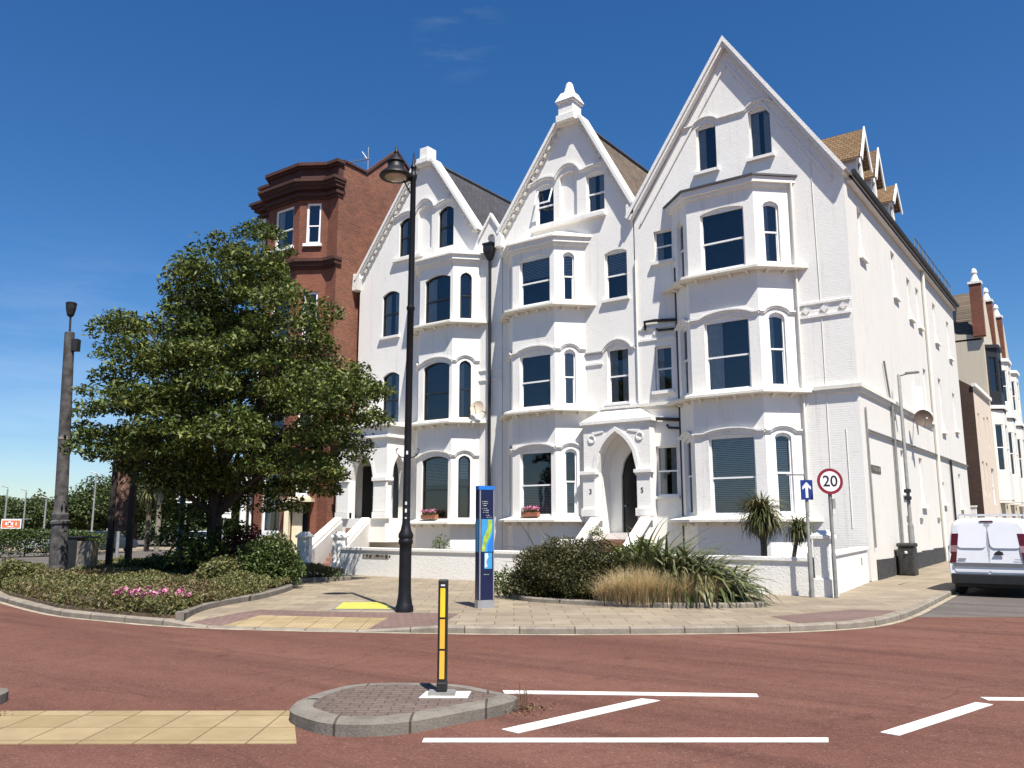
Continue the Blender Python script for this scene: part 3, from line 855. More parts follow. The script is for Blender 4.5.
def add_window(parent, fr, op, mat, rev=0.15, mid=0.5, w=0.055, blind=None, curtain=0, vbar=False, label=None, ajar=False):
    s0, s1, z0, z1, rise = op[:5]
    kind = op[5] if len(op) > 5 else 'seg'
    e = 0.003
    outer = opening((s0 + e, s1 - e, z0 + e, z1 - e, rise, kind))
    if mat is M['upvc'] and rise > 0 and kind != 'round':
        innr = opening((s0 + w, s1 - w, z0 + w * 1.3, z1 - w * 0.6 - rise * (0.85 if kind == 'seg' else 0.55), 0.004 if kind == 'seg' else 0.06, 'seg'))
    else:
        innr = opening((s0 + w, s1 - w, z0 + w * 1.3, z1 - w, rise * 0.92, kind))
    g = MB()
    n = len(outer); df = -rev + 0.05; db = -rev - 0.03
    v = [fr.p(s, df, z) for s, z in outer] + [fr.p(s, df, z) for s, z in innr] + [fr.p(s, db, z) for s, z in innr] + [fr.p(s, db, z) for s, z in outer]
    f = []
    for i in range(n):
        j = (i + 1) % n
        f += [(i, j, n + j, n + i), (n + i, n + j, 2 * n + j, 2 * n + i), (3 * n + i, i, j, 3 * n + j)]
    g.add(v, f)
    zm = z0 + (z1 - z0) * mid
    g.fbox(fr, s0 + w, s1 - w, -rev - 0.025, df - 0.004, zm - 0.028, zm + 0.028)
    # lower sash sits behind the upper one
    g.fbox(fr, s0 + w, s0 + w + 0.03, -rev - 0.02, -rev + 0.015, z0 + w, zm - 0.028)
    g.fbox(fr, s1 - w - 0.03, s1 - w, -rev - 0.02, -rev + 0.015, z0 + w, zm - 0.028)
    if vbar:
        c = (s0 + s1) / 2
        g.fbox(fr, c - 0.02, c + 0.02, -rev - 0.02, -rev + 0.02, z0 + w, zm - 0.028)
    if ajar:
        c0, c1 = s0 + w, s1 - w
        h = zm - z0 - w
        v = []
        for s in (c0, c1):
            v += [fr.p(s, -0.06, z1 - w - 0.15), fr.p(s, 0.22, zm + 0.05), fr.p(s, 0.26, zm + 0.02), fr.p(s, -0.02, z1 - w - 0.15)]
        for a in (0.0, 0.92):
            def lp(k, t): return tuple(Vector(v[k]).lerp(Vector(v[k + 4]), t))
            q = [lp(k, a) for k in range(4)] + [lp(k, a + 0.08) for k in range(4)]
            g.add(q, [(0, 1, 2, 3), (4, 7, 6, 5), (0, 4, 5, 1), (1, 5, 6, 2), (2, 6, 7, 3), (3, 7, 4, 0)])
        g.fbox(fr, c0, c1, 0.20, 0.26, zm + 0.01, zm + 0.06)
    o = g.build('window', mat, parent)
    if label: o['label'] = label
    g = MB(); g.add([fr.p(s, -rev - 0.012, z) for s, z in innr], [tuple(range(len(innr)))])
    g.build('pane', M['glass'], o, fix=False)
    if blind:
        a, b = blind
        g = MB(); zz = z0 + 0.06 + (z1 - z0) * a; zt = z0 + (z1 - rise * 0.3 - z0) * b
        while zz < zt:
            p = [fr.p(s0 + 0.06, -rev - 0.09, zz + 0.045), fr.p(s1 - 0.06, -rev - 0.09, zz + 0.045), fr.p(s1 - 0.06, -rev - 0.06, zz), fr.p(s0 + 0.06, -rev - 0.06, zz)]
            g.add(p, [(0, 1, 2, 3)]); zz += 0.062
        g.build('blind', M['blind'], o, fix=False)
    if curtain:
        g = MB()
        for side in (0, 1):
            if curtain == 1 and side == 1: continue
            wd = (s1 - s0) * (0.34 if curtain < 3 else 0.47)
            a = s0 + 0.05 if side == 0 else s1 - 0.05 - wd
            k = 16; v = []
            for i in range(k + 1):
                s = a + wd * i / k; d = -rev - 0.08 + 0.03 * math.sin(i * 2.1)
                v += [fr.p(s, d, z0 + 0.05), fr.p(s, d, z1 - rise * 0.5)]
            g.add(v, [(2 * i, 2 * i + 2, 2 * i + 3, 2 * i + 1) for i in range(k)])
        g.build('curtain', M['curtain'], o, fix=False)
    return o

def sill(mb, fr, s0, s1, z, d=0.12, h=0.11):
    mb.fbox(fr, s0 - 0.1, s1 + 0.1, -0.02, d, z - h, z)

def hood(mb, fr, ops, ends, z_base, d=0.055, h=0.10, lift=0.15):
    """wavy hood mould: level between the heads, arched over each"""
    pts = [(ends[0], z_base)]
    for (s0, s1, z0, z1, rise, *k) in ops:
        c = (s0 + s1) / 2; hw = (s1 - s0) / 2 + 0.14
        top = z1 + lift
        pts.append((c - hw, z_base))
        for i in range(1, 10):
            u = -1 + 2 * i / 10
            pts.append((c + u * hw, z_base + (top - z_base) * (1 - u * u) ** 0.8))
        pts.append((c + hw, z_base))
    pts.append((ends[1], z_base))
    cl = [pts[0]]
    for p in pts[1:]:
        if p[0] - cl[-1][0] > 0.01: cl.append(p)
    mb.strip(fr, cl, 0, h, -0.005, d)
    mb.strip(fr, cl, h * 0.55, h, -0.004, d + 0.03)

def canopy(parent, pts, z, out=0.36, name='sill_canopy'):
    """sloping canopy on brackets that runs round a bay under its windows"""
    o1 = offset_poly(pts, out); o2 = offset_poly(pts, out - 0.06); o0 = offset_poly(pts, 0.002)
    g = MB(); n = len(pts)
    v = [(*p, z + 0.16) for p in o0] + [(*p, z + 0.03) for p in o1] + [(*p, z - 0.05) for p in o1] + [(*p, z - 0.07) for p in o2] + [(*p, z - 0.07) for p in o0]
    f = [(r * n + i, r * n + i + 1, (r + 1) * n + i + 1, (r + 1) * n + i) for r in range(4) for i in range(n - 1)]
    f += [tuple(r * n for r in range(5)), tuple(r * n + n - 1 for r in reversed(range(5)))]
    g.add(v, f)
    for a, b in zip(pts[:-1], pts[1:]):
        fr = Fr(*a, b[0] - a[0], b[1] - a[1])
        k = max(2, int(fr.len / 0.5))
        for i in range(k):
            s = fr.len * (i + 0.5) / k
            g.fprism(Fr(*fr.p(s - 0.05, 0, 0)[:2], fr.n[0], fr.n[1]), [(0.0, z - 0.20), (out - 0.1, z - 0.065), (0.0, z - 0.065)], -0.1, 0.0)
    return g.build(name, M['canopy'], parent)

def bay(parent, wl, fl, fr_, wr, d, z1, floors, wmat, side_w=0.52, roof_lead=True, blinds=None, frontw=1.58, cant_dz=(0.12, 0.0)):
    """canted bay: wall, windows per floor, hood moulds, canopies, roof cornice"""
    pts = [(wl, 0), (fl, -d), (fr_, -d), (wr, 0)]
    segs = [Fr(*a, b[0] - a[0], b[1] - a[1]) for a, b in zip(pts[:-1], pts[1:])]
    g = MB()
    for k, s in enumerate(segs):
        ops = []
        for fi, (z0, zt, rise) in enumerate(floors):
            wd = frontw if k == 1 else side_w
            c = s.len / 2 + (0.07 if k == 1 else (-0.03 if k == 2 else 0.03))
            op = (c - wd / 2, c + wd / 2, z0 + (0 if k == 1 else cant_dz[0] * 0.3), zt + (0 if k == 1 else cant_dz[1]), rise if k == 1 else rise + 0.04, 'seg' if k == 1 else 'point')
            ops.append(op)
        g.wall(s, [(0, -0.1), (s.len, -0.1), (s.len, z1), (0, z1)], ops, rev=0.13, room=0.45 if k == 1 else 0.3)
        for fi, op in enumerate(ops):
            bl = cu = None
            if blinds and (fi, k) in blinds:
                kind = blinds[(fi, k)]
                if isinstance(kind, tuple): bl = kind
                else: cu = kind
            add_window(parent, s, op, wmat, rev=0.13, mid=0.5 if k != 1 else 0.46, blind=bl, curtain=cu or 0)
    # string lines and recessed panels between floors come as slim bands
    g.build('bay_wall', [M['white'], M['dark']], parent)
    for fi, (z0, zt, rise) in enumerate(floors):
        if fi < len(floors) - (1 if roof_lead is not None else 0):
            m = MB()
            for k, s in enumerate(segs):
                wd = frontw if k == 1 else side_w
                c = s.len / 2 + (0.07 if k == 1 else (-0.03 if k == 2 else 0.03))
                hood(m, s, [(c - wd / 2, c + wd / 2, z0, zt, rise)], (0.0, s.len), zt - rise + 0.10)
            m.build('hood_mould', M['white_trim'], parent)
        canopy(parent, pts, z0 - 0.17)
    # roof cornice
    g = MB(); n = 4
    for (o, za, zb) in ((0.08, z1 - 0.32, z1 - 0.2), (0.17, z1 - 0.2, z1)):
        q = offset_poly(pts, o); g.prism([*q], za, zb)
    g.build('bay_cornice', M['white_trim'], parent)
    g = MB()
    if roof_lead:
        g.prism(offset_poly(pts, 0.24), z1 + 0.002, z1 + 0.07)
        g.build('bay_roof', M['lead'], parent)
    else:
        q = offset_poly(pts, 0.26); r = offset_poly(pts, -0.45)
        v = [(*p, z1 + 0.002) for p in q] + [(*p, z1 + 0.08) for p in q] + [(p[0], min(p[1], 0), z1 + 0.42) for p in r]
        f = [(k * n + i, k * n + i + 1, (k + 1) * n + i + 1, (k + 1) * n + i) for k in range(2) for i in range(n - 1)]
        f += [(0, 1, 2, 3), (8, 9, 10, 11)]
        g.add(v, f)
        g.build('bay_roof', M['white_trim'], parent)
    return pts

def coping(parent, pts, w0, w1, y0, y1, dent=None, name='gable_coping'):
    g = MB()
    g.strip(FRONT, pts, w0, w1, -y1, -y0)
    g.strip(FRONT, pts, w1 - 0.09, w1 + 0.03, -y1 - 0.0, -y0 + 0.06)
    o = g.build(name, M['white_trim'], parent)
    if dent:
        for (a, b) in dent:
            g = MB()
            A = Vector(a); B = Vector(b); l = (B - A).length; k = int(l / 0.34)
            t = (B - A).normalized(); nn = Vector((-t.y, t.x))
            for i in range(k):
                c = A + t * (i + 0.5) * l / k + nn * (w0 - 0.11)
                q = [c - t * 0.085 - nn * 0.05, c + t * 0.085 - nn * 0.05, c + t * 0.085 + nn * 0.1, c - t * 0.085 + nn * 0.1]
                g.fprism(FRONT, [tuple(p) for p in q], -0.01, 0.13)
            g.build('dentils', M['canopy'], parent)
    return o

def gable_roof(parent, xl, xc, xr, zl, zc, zr, y0, y1, mat, th=0.12, name='roof'):
    g = MB()
    for (xa, za) in ((xl, zl), (xr, zr)):
        v = [(xa, y0, za), (xc, y0, zc), (xc, y1, zc), (xa, y1, za)]
        v2 = [(p[0], p[1], p[2] - th) for p in v]
        g.add(v + v2, [(0, 1, 2, 3), (7, 6, 5, 4), (0, 4, 5, 1), (1, 5, 6, 2), (2, 6, 7, 3), (3, 7, 4, 0)])
    o = g.build(name, mat, parent)
    g = MB(); g.tube([(xc, y0, zc + 0.02), (xc, y1, zc + 0.02)], 0.11, 8)
    g.build('ridge_tiles', M['lead'], o)
    return o

def pipe(parent, pts, r=0.05, mat='pipe_black', name='downpipe'):
    g = MB(); g.tube(pts, r, 8)
    return g.build(name, M[mat], parent, smooth=True)

# ---------------- house 3: corner house, tallest gable, long side wall ----------------
h3 = thing('white_house', 'tall white corner house with steep plain gable, dormers and long side wall along the street', 'house', (-3.9, 0, 0), 'white gabled villas in the terrace')
SIDE = Fr(0, 0, 0, 1)
sidewins = [(1.5, 2.15, 10.75, 12.55, 0.12), (6.55, 7.2, 10.5, 12.3, 0.0), (9.3, 9.95, 10.2, 11.9, 0.0), (11.15, 11.8, 10.2, 11.9, 0.0), (15.1, 15.85, 10.25, 12.1, 0.0), (18.8, 19.5, 10.1, 11.95, 0.0),
            (11.3, 11.95, 6.5, 8.35, 0.0), (14.9, 15.6, 6.0, 8.45, 0.0), (18.7, 19.4, 6.4, 8.25, 0.0),
            (5.5, 6.1, 2.9, 4.42, 0.0), (8.8, 9.45, 2.5, 4.35, 0.0), (13.6, 14.2, 2.7, 3.6, 0.0), (18.3, 18.95, 2.6, 4.2, 0.0)]
fwins3 = [(-5.02, -4.38, 14.50, 16.25, 0.10), (-3.02, -2.36, 14.50, 16.30, 0.10), (-6.85, -6.25, 11.42, 12.55, 0.0), (-6.95, -6.42, 6.55, 8.12, 0.0), (-7.02, -6.34, 2.76, 4.46, 0.0)]
fwins3 = [(o[0] - 0.07, o[1] + 0.07, o[2] - 0.04, o[3] + 0.04) + tuple(o[4:]) for o in fwins3]
g = MB()
g.wall(FRONT, [(-7.72, -0.1), (0, -0.1), (0, 13.08), (-3.80, 18.98), (-7.72, 13.2)], fwins3, rev=0.16)
g.wall(SIDE, [(0, -0.1), (21.3, -0.1), (21.3, 13.3), (0, 13.3)], sidewins, rev=0.16)
g.sheet(Fr(0, 21.3, -1, 0), [(0, -0.1), (7.7, -0.1), (7.7, 13.3), (3.86, 16), (0, 13.3)], [])
g.sheet(Fr(-7.72, 21.3, 0, -1), [(0, -0.1), (21.3, -0.1), (21.3, 13.3), (0, 13.3)], [])
for i, f in enumerate(g.f): pass
w3 = g.build('wall', [M['white'], M['dark']], h3)
# side wall: warmer cream, its colour also darkened so the sun doesn't blow it out
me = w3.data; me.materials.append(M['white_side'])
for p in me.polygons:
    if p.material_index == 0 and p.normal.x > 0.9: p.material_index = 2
for i, o in enumerate(fwins3):
    add_window(h3, FRONT, o, M['upvc'], rev=0.16, curtain=2 if i in (1, 4) else 1, mid=0.5 if i > 1 else 0.02)
for i, o in enumerate(sidewins):
    add_window(h3, SIDE, o, M['upvc'], rev=0.16, curtain=3 if i in (0, 4, 8) else 0)
def sill_part(parent, fr, o, d=0.12, h=0.11):
    g = MB(); sill(g, fr, o[0], o[1], o[2], d, h); g.build('window_sill', M['white_trim'], parent)
for o in fwins3: sill_part(h3, FRONT, o, 0.13)
for o in sidewins: sill_part(h3, SIDE, o, 0.12, 0.14)
g = MB()
hood(g, FRONT, [(-5.02, -4.38, 14.5, 16.25, 0.1), (-3.02, -2.36, 14.5, 16.3, 0.1)], (-5.70, -1.95), 16.28, d=0.05, h=0.08, lift=0.24)
g.build('hood_mould', M['white_trim'], h3)
bay(h3, -6.15, -5.20, -2.75, -1.83, 0.86, 13.40, [(2.02, 4.66, 0.10), (6.16, 8.68, 0.15), (10.36, 12.58, 0.13)], M['upvc'], 0.56, True,
    {(0, 1): (0.0, 1.0), (0, 2): (0.0, 0.9), (0, 0): (0.0, 0.9), (2, 2): 1, (1, 2): 1, (1, 1): 1})
coping(h3, [(-7.80, 13.20), (-3.80, 19.02), (0.02, 13.08)], -0.02, 0.17, -0.24, 0.35)
g = MB()
g.strip(FRONT, [(-7.45, 13.05), (-3.80, 18.42), (-0.28, 12.95)], -0.07, 0.0, -0.01, 0.06)
g.build('gable_moulding', M['white_trim'], h3)
gable_roof(h3, -7.7, -3.80, 0.22, 13.15, 19.0, 13.05, 0.30, 21.2, M['slate'])
# eaves: fascia, gutter, brackets, rails
g = MB()
g.box(0.002, 0.36, 12.98, 0.20, 21.3, 13.22)
g.build('fascia', M['white_trim'], h3)
pipe(h3, [(0.28, 0.20, 13.22), (0.28, 21.3, 13.22)], 0.085, name='gutter')
# roof-edge guard rail seen against the sky
g = MB()
g.tube([(0.05, 11.5, 14.25), (0.05, 21.0, 14.25)], 0.025, 6); g.tube([(0.05, 11.5, 13.85), (0.05, 21.0, 13.85)], 0.02, 6)
for i in range(11): g.tube([(0.05, 11.5 + i * 0.95, 13.4), (0.05, 11.5 + i * 0.95, 14.25)], 0.02, 6)
g.build('roof_rail', M['greypaint'], h3)
# dormers
def dormer(y, w, zt, x0=-0.35, ze=15.25):
    g = MB(); fr = Fr(x0, y - w / 2, 0, 1)
    op = (w * 0.26, w * 0.74, 14.05, ze - 0.12, 0.0)
    g.wall(fr, [(0, 13.3), (w, 13.3), (w, ze), (w / 2, zt - 0.12), (0, ze)], [op], rev=0.08, room=0.3)
    for yy, s in ((y - w / 2, 1), (y + w / 2, -1)):
        f2 = Fr(x0 - 1.6, yy, 1, 0) if s == 1 else Fr(x0, yy, -1, 0)
        g.sheet(f2, [(0, 13.3), (1.6, 13.3), (1.6, ze), (0, ze)], [])
    o = g.build('dormer', [M['white_trim'], M['dark']], h3)
    g = MB()
    for s in (-1, 1):
        ye = y + s * (w / 2 + 0.16); zz = ze - 0.16
        v = [(x0 + 0.22, y, zt), (x0 - 2.6, y, zt), (x0 - 2.6, ye, zz), (x0 + 0.22, ye, zz)]
        v2 = [(a, b, c - 0.09) for a, b, c in v]
        g.add(v + v2, [(0, 1, 2, 3), (7, 6, 5, 4), (0, 4, 5, 1), (1, 5, 6, 2), (2, 6, 7, 3), (3, 7, 4, 0)])
    g.build('dormer_roof', M['tile_orange'], o)
    g = MB()
    f3 = Fr(x0 + 0.20, y - w / 2 - 0.25, 0, 1); ww = w + 0.5
    g.strip(f3, [(0, ze - 0.32), (ww / 2, zt - 0.1), (ww, ze - 0.32)], -0.1, 0.09, 0.03, 0.08)
    g.build('bargeboard', M['white_trim'], o)
dormer(4.05, 1.05, 16.40)
dormer(6.25, 1.0, 16.40)
dormer(9.35, 1.1, 16.0)
# string courses
g = MB()
for fr, a, b in ((FRONT, -1.35, 0.0), (SIDE, 0.0, 12.4)):
    e = 0.14 if fr is FRONT else 0.0
    g.fbox(fr, a, b + e, -0.005, 0.14, 5.98, 6.10); g.fbox(fr, a, b + (0.08 if fr is FRONT else 0), -0.005, 0.08, 5.86, 5.977)
g.fbox(FRONT, -7.72, -6.2, -0.005, 0.12, 5.98, 6.10); g.fbox(FRONT, -7.72, -6.2, -0.005, 0.07, 5.86, 5.977)
g.build('string_course', M['canopy'], h3)
for a, b in ((-1.70, -0.05), (-7.70, -6.15)):
    g = MB()
    g.fbox(FRONT, a, b, -0.005, 0.05, 8.86, 8.93); g.fbox(FRONT, a, b, -0.005, 0.05, 8.42, 8.50)
    k = 3 if b > -3 else 1
    for i in range(k):
        c = a + (b - a) * (0.14 + 0.72 * i / max(1, k - 1)) if k > 1 else (a + b) / 2
        g.fprism(FRONT, [(c - 0.13, 8.68), (c, 8.56), (c + 0.13, 8.68), (c, 8.80)], -0.005, 0.045)
    g.build('floral_band', M['white_trim'], h3)
g = MB()
yy = 0.75
while yy < 21.2:
    h = 0.62 - 0.0 + gz(yy)
    g.box(0.002, yy, -0.05, 0.035, min(yy + 2.4, 21.3), h); yy += 2.4
g.build('plinth', M['plinth'], h3)
pipe(h3, [(-6.05, -0.06, 11.0), (-6.05, -0.06, 0.2)], 0.065)
pipe(h3, [(-6.05, -0.09, 9.05), (-6.95, -0.09, 9.15), (-7.35, -0.09, 9.15), (-7.35, -0.02, 8.85)], 0.06, name='waste_pipe')
pipe(h3, [(-6.05, -0.09, 8.72), (-6.8, -0.09, 8.76), (-6.9, -0.02, 8.85)], 0.045, name='waste_pipe')
pipe(h3, [(-6.10, -0.09, 5.40), (-7.1, -0.09, 5.52), (-7.35, -0.09, 5.52), (-7.35, -0.02, 5.15)], 0.06, name='waste_pipe')
pipe(h3, [(-6.10, -0.09, 5.10), (-6.5, -0.09, 5.14), (-6.6, -0.02, 5.25)], 0.045, name='waste_pipe')
pipe(h3, [(-1.70, -0.07, 13.3), (-1.70, -0.07, 0.3)], 0.04, 'canopy')
pipe(h3, [(-1.02, -0.012, 13.8), (-0.98, -0.012, 8.9), (-1.0, -0.012, 2.0)], 0.010, 'canopy', 'cable')
pipe(h3, [(0.10, 12.6, 13.1), (0.10, 12.6, gz(12))], 0.07, 'canopy')
pipe(h3, [(0.08, 4.3, 6.0), (0.08, 4.3, 0.1)], 0.05, 'greypaint')
pipe(h3, [(0.07, 3.6, 7.4), (0.07, 4.1, 6.2), (0.07, 4.6, 5.4)], 0.035, 'greypaint', 'cable')
pipe(h3, [(0.05, 0.55, 5.4), (0.05, 0.6, 1.0)], 0.03, 'greypaint')
pipe(h3, [(0.06, 0.7, 4.68), (0.06, 8.0, 4.70), (0.06, 21.2, 4.74)], 0.045, 'greypaint', 'cable')
pipe(h3, [(0.08, 15.9, 4.7), (0.08, 15.9, 1.4)], 0.05)
pipe(h3, [(-0.45, -0.012, 4.70), (-0.45, -0.012, 1.6)], 0.010, 'canopy', 'cable')
g = MB(); g.prism([(0.0, 8.75), (0.30, 8.85), (0.30, 9.10), (0.0, 9.2)], 5.9, 7.2)
g.build('flue_cover', M['white_trim'], h3)
for yy, z in ((5.9, 1.95), (8.3, 1.9), (12.0, 1.95)):
    g = MB(); g.box(0.0, yy - 0.22, z - 0.08, 0.04, yy + 0.22, z + 0.08); g.build('air_vent', M['greypaint'], h3)

# ---------------- house 2: middle house with chimney-like finial, porch with number 3 and 5 ----------------
h2 = thing('white_house', 'middle white house whose truncated gable carries a tall roofed finial above a pointed arch porch', 'house', (-10.6, 0, 0), 'white gabled villas in the terrace')
fw2 = [(-12.20, -11.45, 13.98, 15.68, 0.16), (-9.76, -9.06, 13.98, 15.62, 0.12), (-8.98, -8.14, 10.32, 12.20, 0.12), (-8.95, -8.18, 6.25, 8.36, 0.10)]
fw2 = [(o[0] - 0.07, o[1] + 0.07, o[2] - 0.04, o[3] + 0.04) + tuple(o[4:]) for o in fw2]
ni2 = [(-11.08, -10.26, 14.05, 16.0, 0.2)]
fr2 = (-9.22, -7.80)
g = MB()
porch_hole = (-9.20, -7.80, 1.45, 5.0, 1.3, 'point')
HX2L, HX2R = -13.98, -7.76
g.wall(FRONT, [(HX2L, -0.1), (HX2R, -0.1), (HX2R, 13.95), (-10.02, 18.05), (-11.05, 18.05), (HX2L, 14.05)], fw2, rev=0.15, niches=ni2)
g.sheet(Fr(HX2R, 0, 0, 1), [(0, 13.0), (11, 13.0), (11, 13.95), (0, 13.95)], [])
g.build('wall', [M['white'], M['dark']], h2)
for i, o in enumerate(fw2):
    add_window(h2, FRONT, o, M['upvc'], curtain=2 if i in (1, 3) else 0, blind=(0.5, 1.0) if i == 2 else None, ajar=(i == 0), mid=0.48)
for o in fw2[2:]: sill_part(h2, FRONT, o)
g = MB()
g.fbox(FRONT, -12.45, -8.92, -0.01, 0.2, 13.72, 13.86); g.fbox(FRONT, -12.40, -8.97, -0.01, 0.12, 13.86, 13.96)
g.build('attic_sill', M['white_trim'], h2)
g = MB(); hood(g, FRONT, [(-12.20, -11.45, 14, 15.68, .16), (-11.08, -10.26, 14, 16.0, .2), (-9.76, -9.06, 14, 15.62, .12)], (-12.5, -8.85), 15.78, d=0.08, h=0.12, lift=0.24)
g.build('hood_mould', M['white_trim'], h2)
g = MB(); hood(g, FRONT, [fw2[3]], (-9.95, -7.8), 8.22, d=0.06, h=0.10, lift=0.2)
g.build('hood_mould', M['white_trim'], h2)
g = MB(); g.fbox(FRONT, -9.93, -9.2, -0.005, 0.05, 8.22, 8.31); g.fbox(FRONT, -9.93, -9.2, -0.005, 0.05, 7.78, 7.86)
g.fbox(FRONT, -8.2, HX2R, -0.005, 0.11, 5.98, 6.1)
g.build('string_course', M['white_trim'], h2)
bay(h2, -13.72, -12.85, -10.83, -9.95, 0.86, 12.95, [(2.05, 4.58, 0.12), (6.22, 8.45, 0.16), (10.36, 12.38, 0.14)], M['upvc'], 0.46, False,
    {(0, 1): (0.0, 0.46), (0, 2): (0.0, 0.46), (1, 2): 3, (2, 1): (0.52, 1.0), (2, 2): (0.48, 1.0)}, frontw=1.46)
coping(h2, [(HX2L - 0.06, 13.95), (-11.10, 18.0), (-9.98, 18.0), (HX2R + 0.02, 13.8)], -0.03, 0.12, -0.22, 0.35, dent=[((HX2L, 14.0), (-11.1, 18.0)), ((-9.98, 18.0), (HX2R, 13.95))])
gable_roof(h2, HX2L, -10.55, HX2R + 0.1, 13.7, 18.40, 13.6, 0.3, 13, M['tile_brown'])
g = MB()
FZ = len(g.v)
g.box(-10.98, -0.42, 18.20, -10.12, 0.42, 18.50)
g.box(-10.90, -0.34, 18.50, -10.20, 0.34, 19.02)
g.box(-10.97, -0.41, 19.02, -10.13, 0.41, 19.10)
c = (-10.55, 0.0)
v = [(c[0] - 0.46, -0.44, 19.10), (c[0] + 0.46, -0.44, 19.10), (c[0] + 0.46, 0.44, 19.10), (c[0] - 0.46, 0.44, 19.10),
     (c[0] - 0.27, -0.26, 19.52), (c[0] + 0.27, -0.26, 19.52), (c[0] + 0.27, 0.26, 19.52), (c[0] - 0.27, 0.26, 19.52)]
g.add(v, [(3, 2, 1, 0), (4, 5, 6, 7), (0, 1, 5, 4), (1, 2, 6, 5), (2, 3, 7, 6), (3, 0, 4, 7)])
g.lathe((c[0], c[1], 19.48), [(0.27, 0), (0.23, 0.12), (0.18, 0.30), (0.17, 0.40), (0.10, 0.52), (0.02, 0.58)], 12)
g.v = [(a, b, c_ - 0.16) for a, b, c_ in g.v]
g.build('finial', M['white_trim'], h2, bevel=0.015)
pipe(h2, [(-7.68, -0.06, 11.6), (-7.68, -0.06, 6.2)], 0.035, 'canopy')
g = MB(); g.fprism(FRONT, [(-7.95, 13.4), (-7.6, 13.4), (-7.58, 13.8), (-7.75, 14.0), (-7.95, 13.8)], -0.01, 0.24); g.build('kneeler', M['white_trim'], h2, bevel=0.02)
g = MB(); g.fprism(FRONT, [(-14.25, 13.4), (-13.9, 13.4), (-13.86, 13.85), (-14.05, 14.1), (-14.22, 13.85)], -0.01, 0.25); g.build('kneeler', M['white_trim'], h2, bevel=0.02)

# porch: a shallow pedimented front, pointed arch, recessed lobby, dark door
PF = Fr(0, -0.42, 1, 0)
g = MB()
arch = opening((-9.32, -7.66, 1.42, 5.08, 1.45, 'point'))
g.sheet(PF, [(-9.86, 1.0), (-7.10, 1.0), (-7.10, 5.42), (-9.86, 5.42)], [arch])
g.reveal(PF, arch, 0, -0.40, 0)
for x, s in ((-9.86, -1), (-7.10, 1)):
    f2 = Fr(x, -0.42, 0, 1) if s > 0 else Fr(x, 0, 0, -1)
    g.sheet(f2, [(0, 1.0), (0.42, 1.0), (0.42, 5.42), (0, 5.42)], [])
g.build('porch', M['white_trim'], h2)
g = MB()   # roof, cornice
g.fbox(PF, -9.98, -6.98, -0.45, 0.10, 5.42, 5.54)
g.add([PF.p(-9.94, 0.06, 5.545), PF.p(-7.02, 0.06, 5.545), PF.p(-7.75, -0.42, 6.02), PF.p(-9.2, -0.42, 6.02), PF.p(-9.94, -0.42, 5.545), PF.p(-7.02, -0.42, 5.545)],
      [(0, 1, 2, 3), (0, 3, 4), (1, 5, 2)])
g.fbox(PF, -9.28, -7.72, -0.42, -0.30, 6.0, 6.12)
g.build('porch_roof', M['white_trim'], h2)
g = MB()   # piers with capitals and bases, arch moulding, spandrel roundels
for x0, x1 in ((-9.90, -9.33), (-7.65, -7.06)):
    g.fbox(PF, x0 + 0.02, x1 - 0.02, 0.002, 0.07, 2.30, 3.50)
    g.fbox(PF, x0 - 0.06, x1 + 0.06, -0.12, 0.16, 3.55, 3.68); g.fbox(PF, x0 - 0.02, x1 + 0.02, -0.10, 0.11, 3.47, 3.55)
    g.fbox(PF, x0 - 0.03, x1 + 0.03, -0.10, 0.13, 2.02, 2.30)
g.strip(PF, [p for p in arch[2:]], -0.18, -0.02, -0.004, 0.06)
for cx in (-9.5, -7.5):
    for k in range(14):
        a = 2 * math.pi * k / 14; b = 2 * math.pi * (k + 1) / 14
        g.fprism(PF, [(cx + 0.16 * math.cos(a), 4.88 + 0.16 * math.sin(a)), (cx + 0.16 * math.cos(b), 4.88 + 0.16 * math.sin(b)), (cx + 0.1 * math.cos(b), 4.88 + 0.1 * math.sin(b)), (cx + 0.1 * math.cos(a), 4.88 + 0.1 * math.sin(a))], 0.002, 0.035)
    s = 1 if cx < -8.5 else -1
    g.fprism(PF, [(cx, 5.0), (cx + 0.5 * s, 5.1), (cx + 0.5 * s, 5.16), (cx, 5.12)][::s], 0.002, 0.03)
g.build('porch_piers', M['white_trim'], h2, bevel=0.01)
LB = Fr(0, 0.90, 1, 0)
M['lobby'] = M['white_trim']
# the lobby: a real recess carried by its own walls in front of the main wall's opening
for p in list(h2.children):
    pass
steps = MB()
for k in range(7):
    steps.box(-9.30, -0.45 - 0.30 * (k + 1), -0.02, -7.68, -0.45 - 0.30 * k, 1.40 - 0.20 * (k + 1))
steps.build('steps', M['stepbrown'], h2)
for x0, x1 in ((-9.66, -9.34), (-7.64, -7.32)):
    g = MB()
    fs = Fr(x1, -0.56, 0, -1)
    g.fprism(fs, [(-0.0, 0.0), (2.3, 0.0), (2.3, 0.42), (2.2, 0.52), (0.35, 1.86), (0.0, 1.86)], -(x1 - x0), 0.0)
    fs = Fr(x1 + 0.04, -0.56, 0, -1)
    g.fprism(fs, [(0.33, 1.87), (2.26, 0.49), (2.34, 0.58), (0.38, 1.99), (0.0, 1.99), (0, 1.87)], -(x1 - x0) - 0.08, 0.0)
    g.build('stair_wall', M['white_trim'], h2)

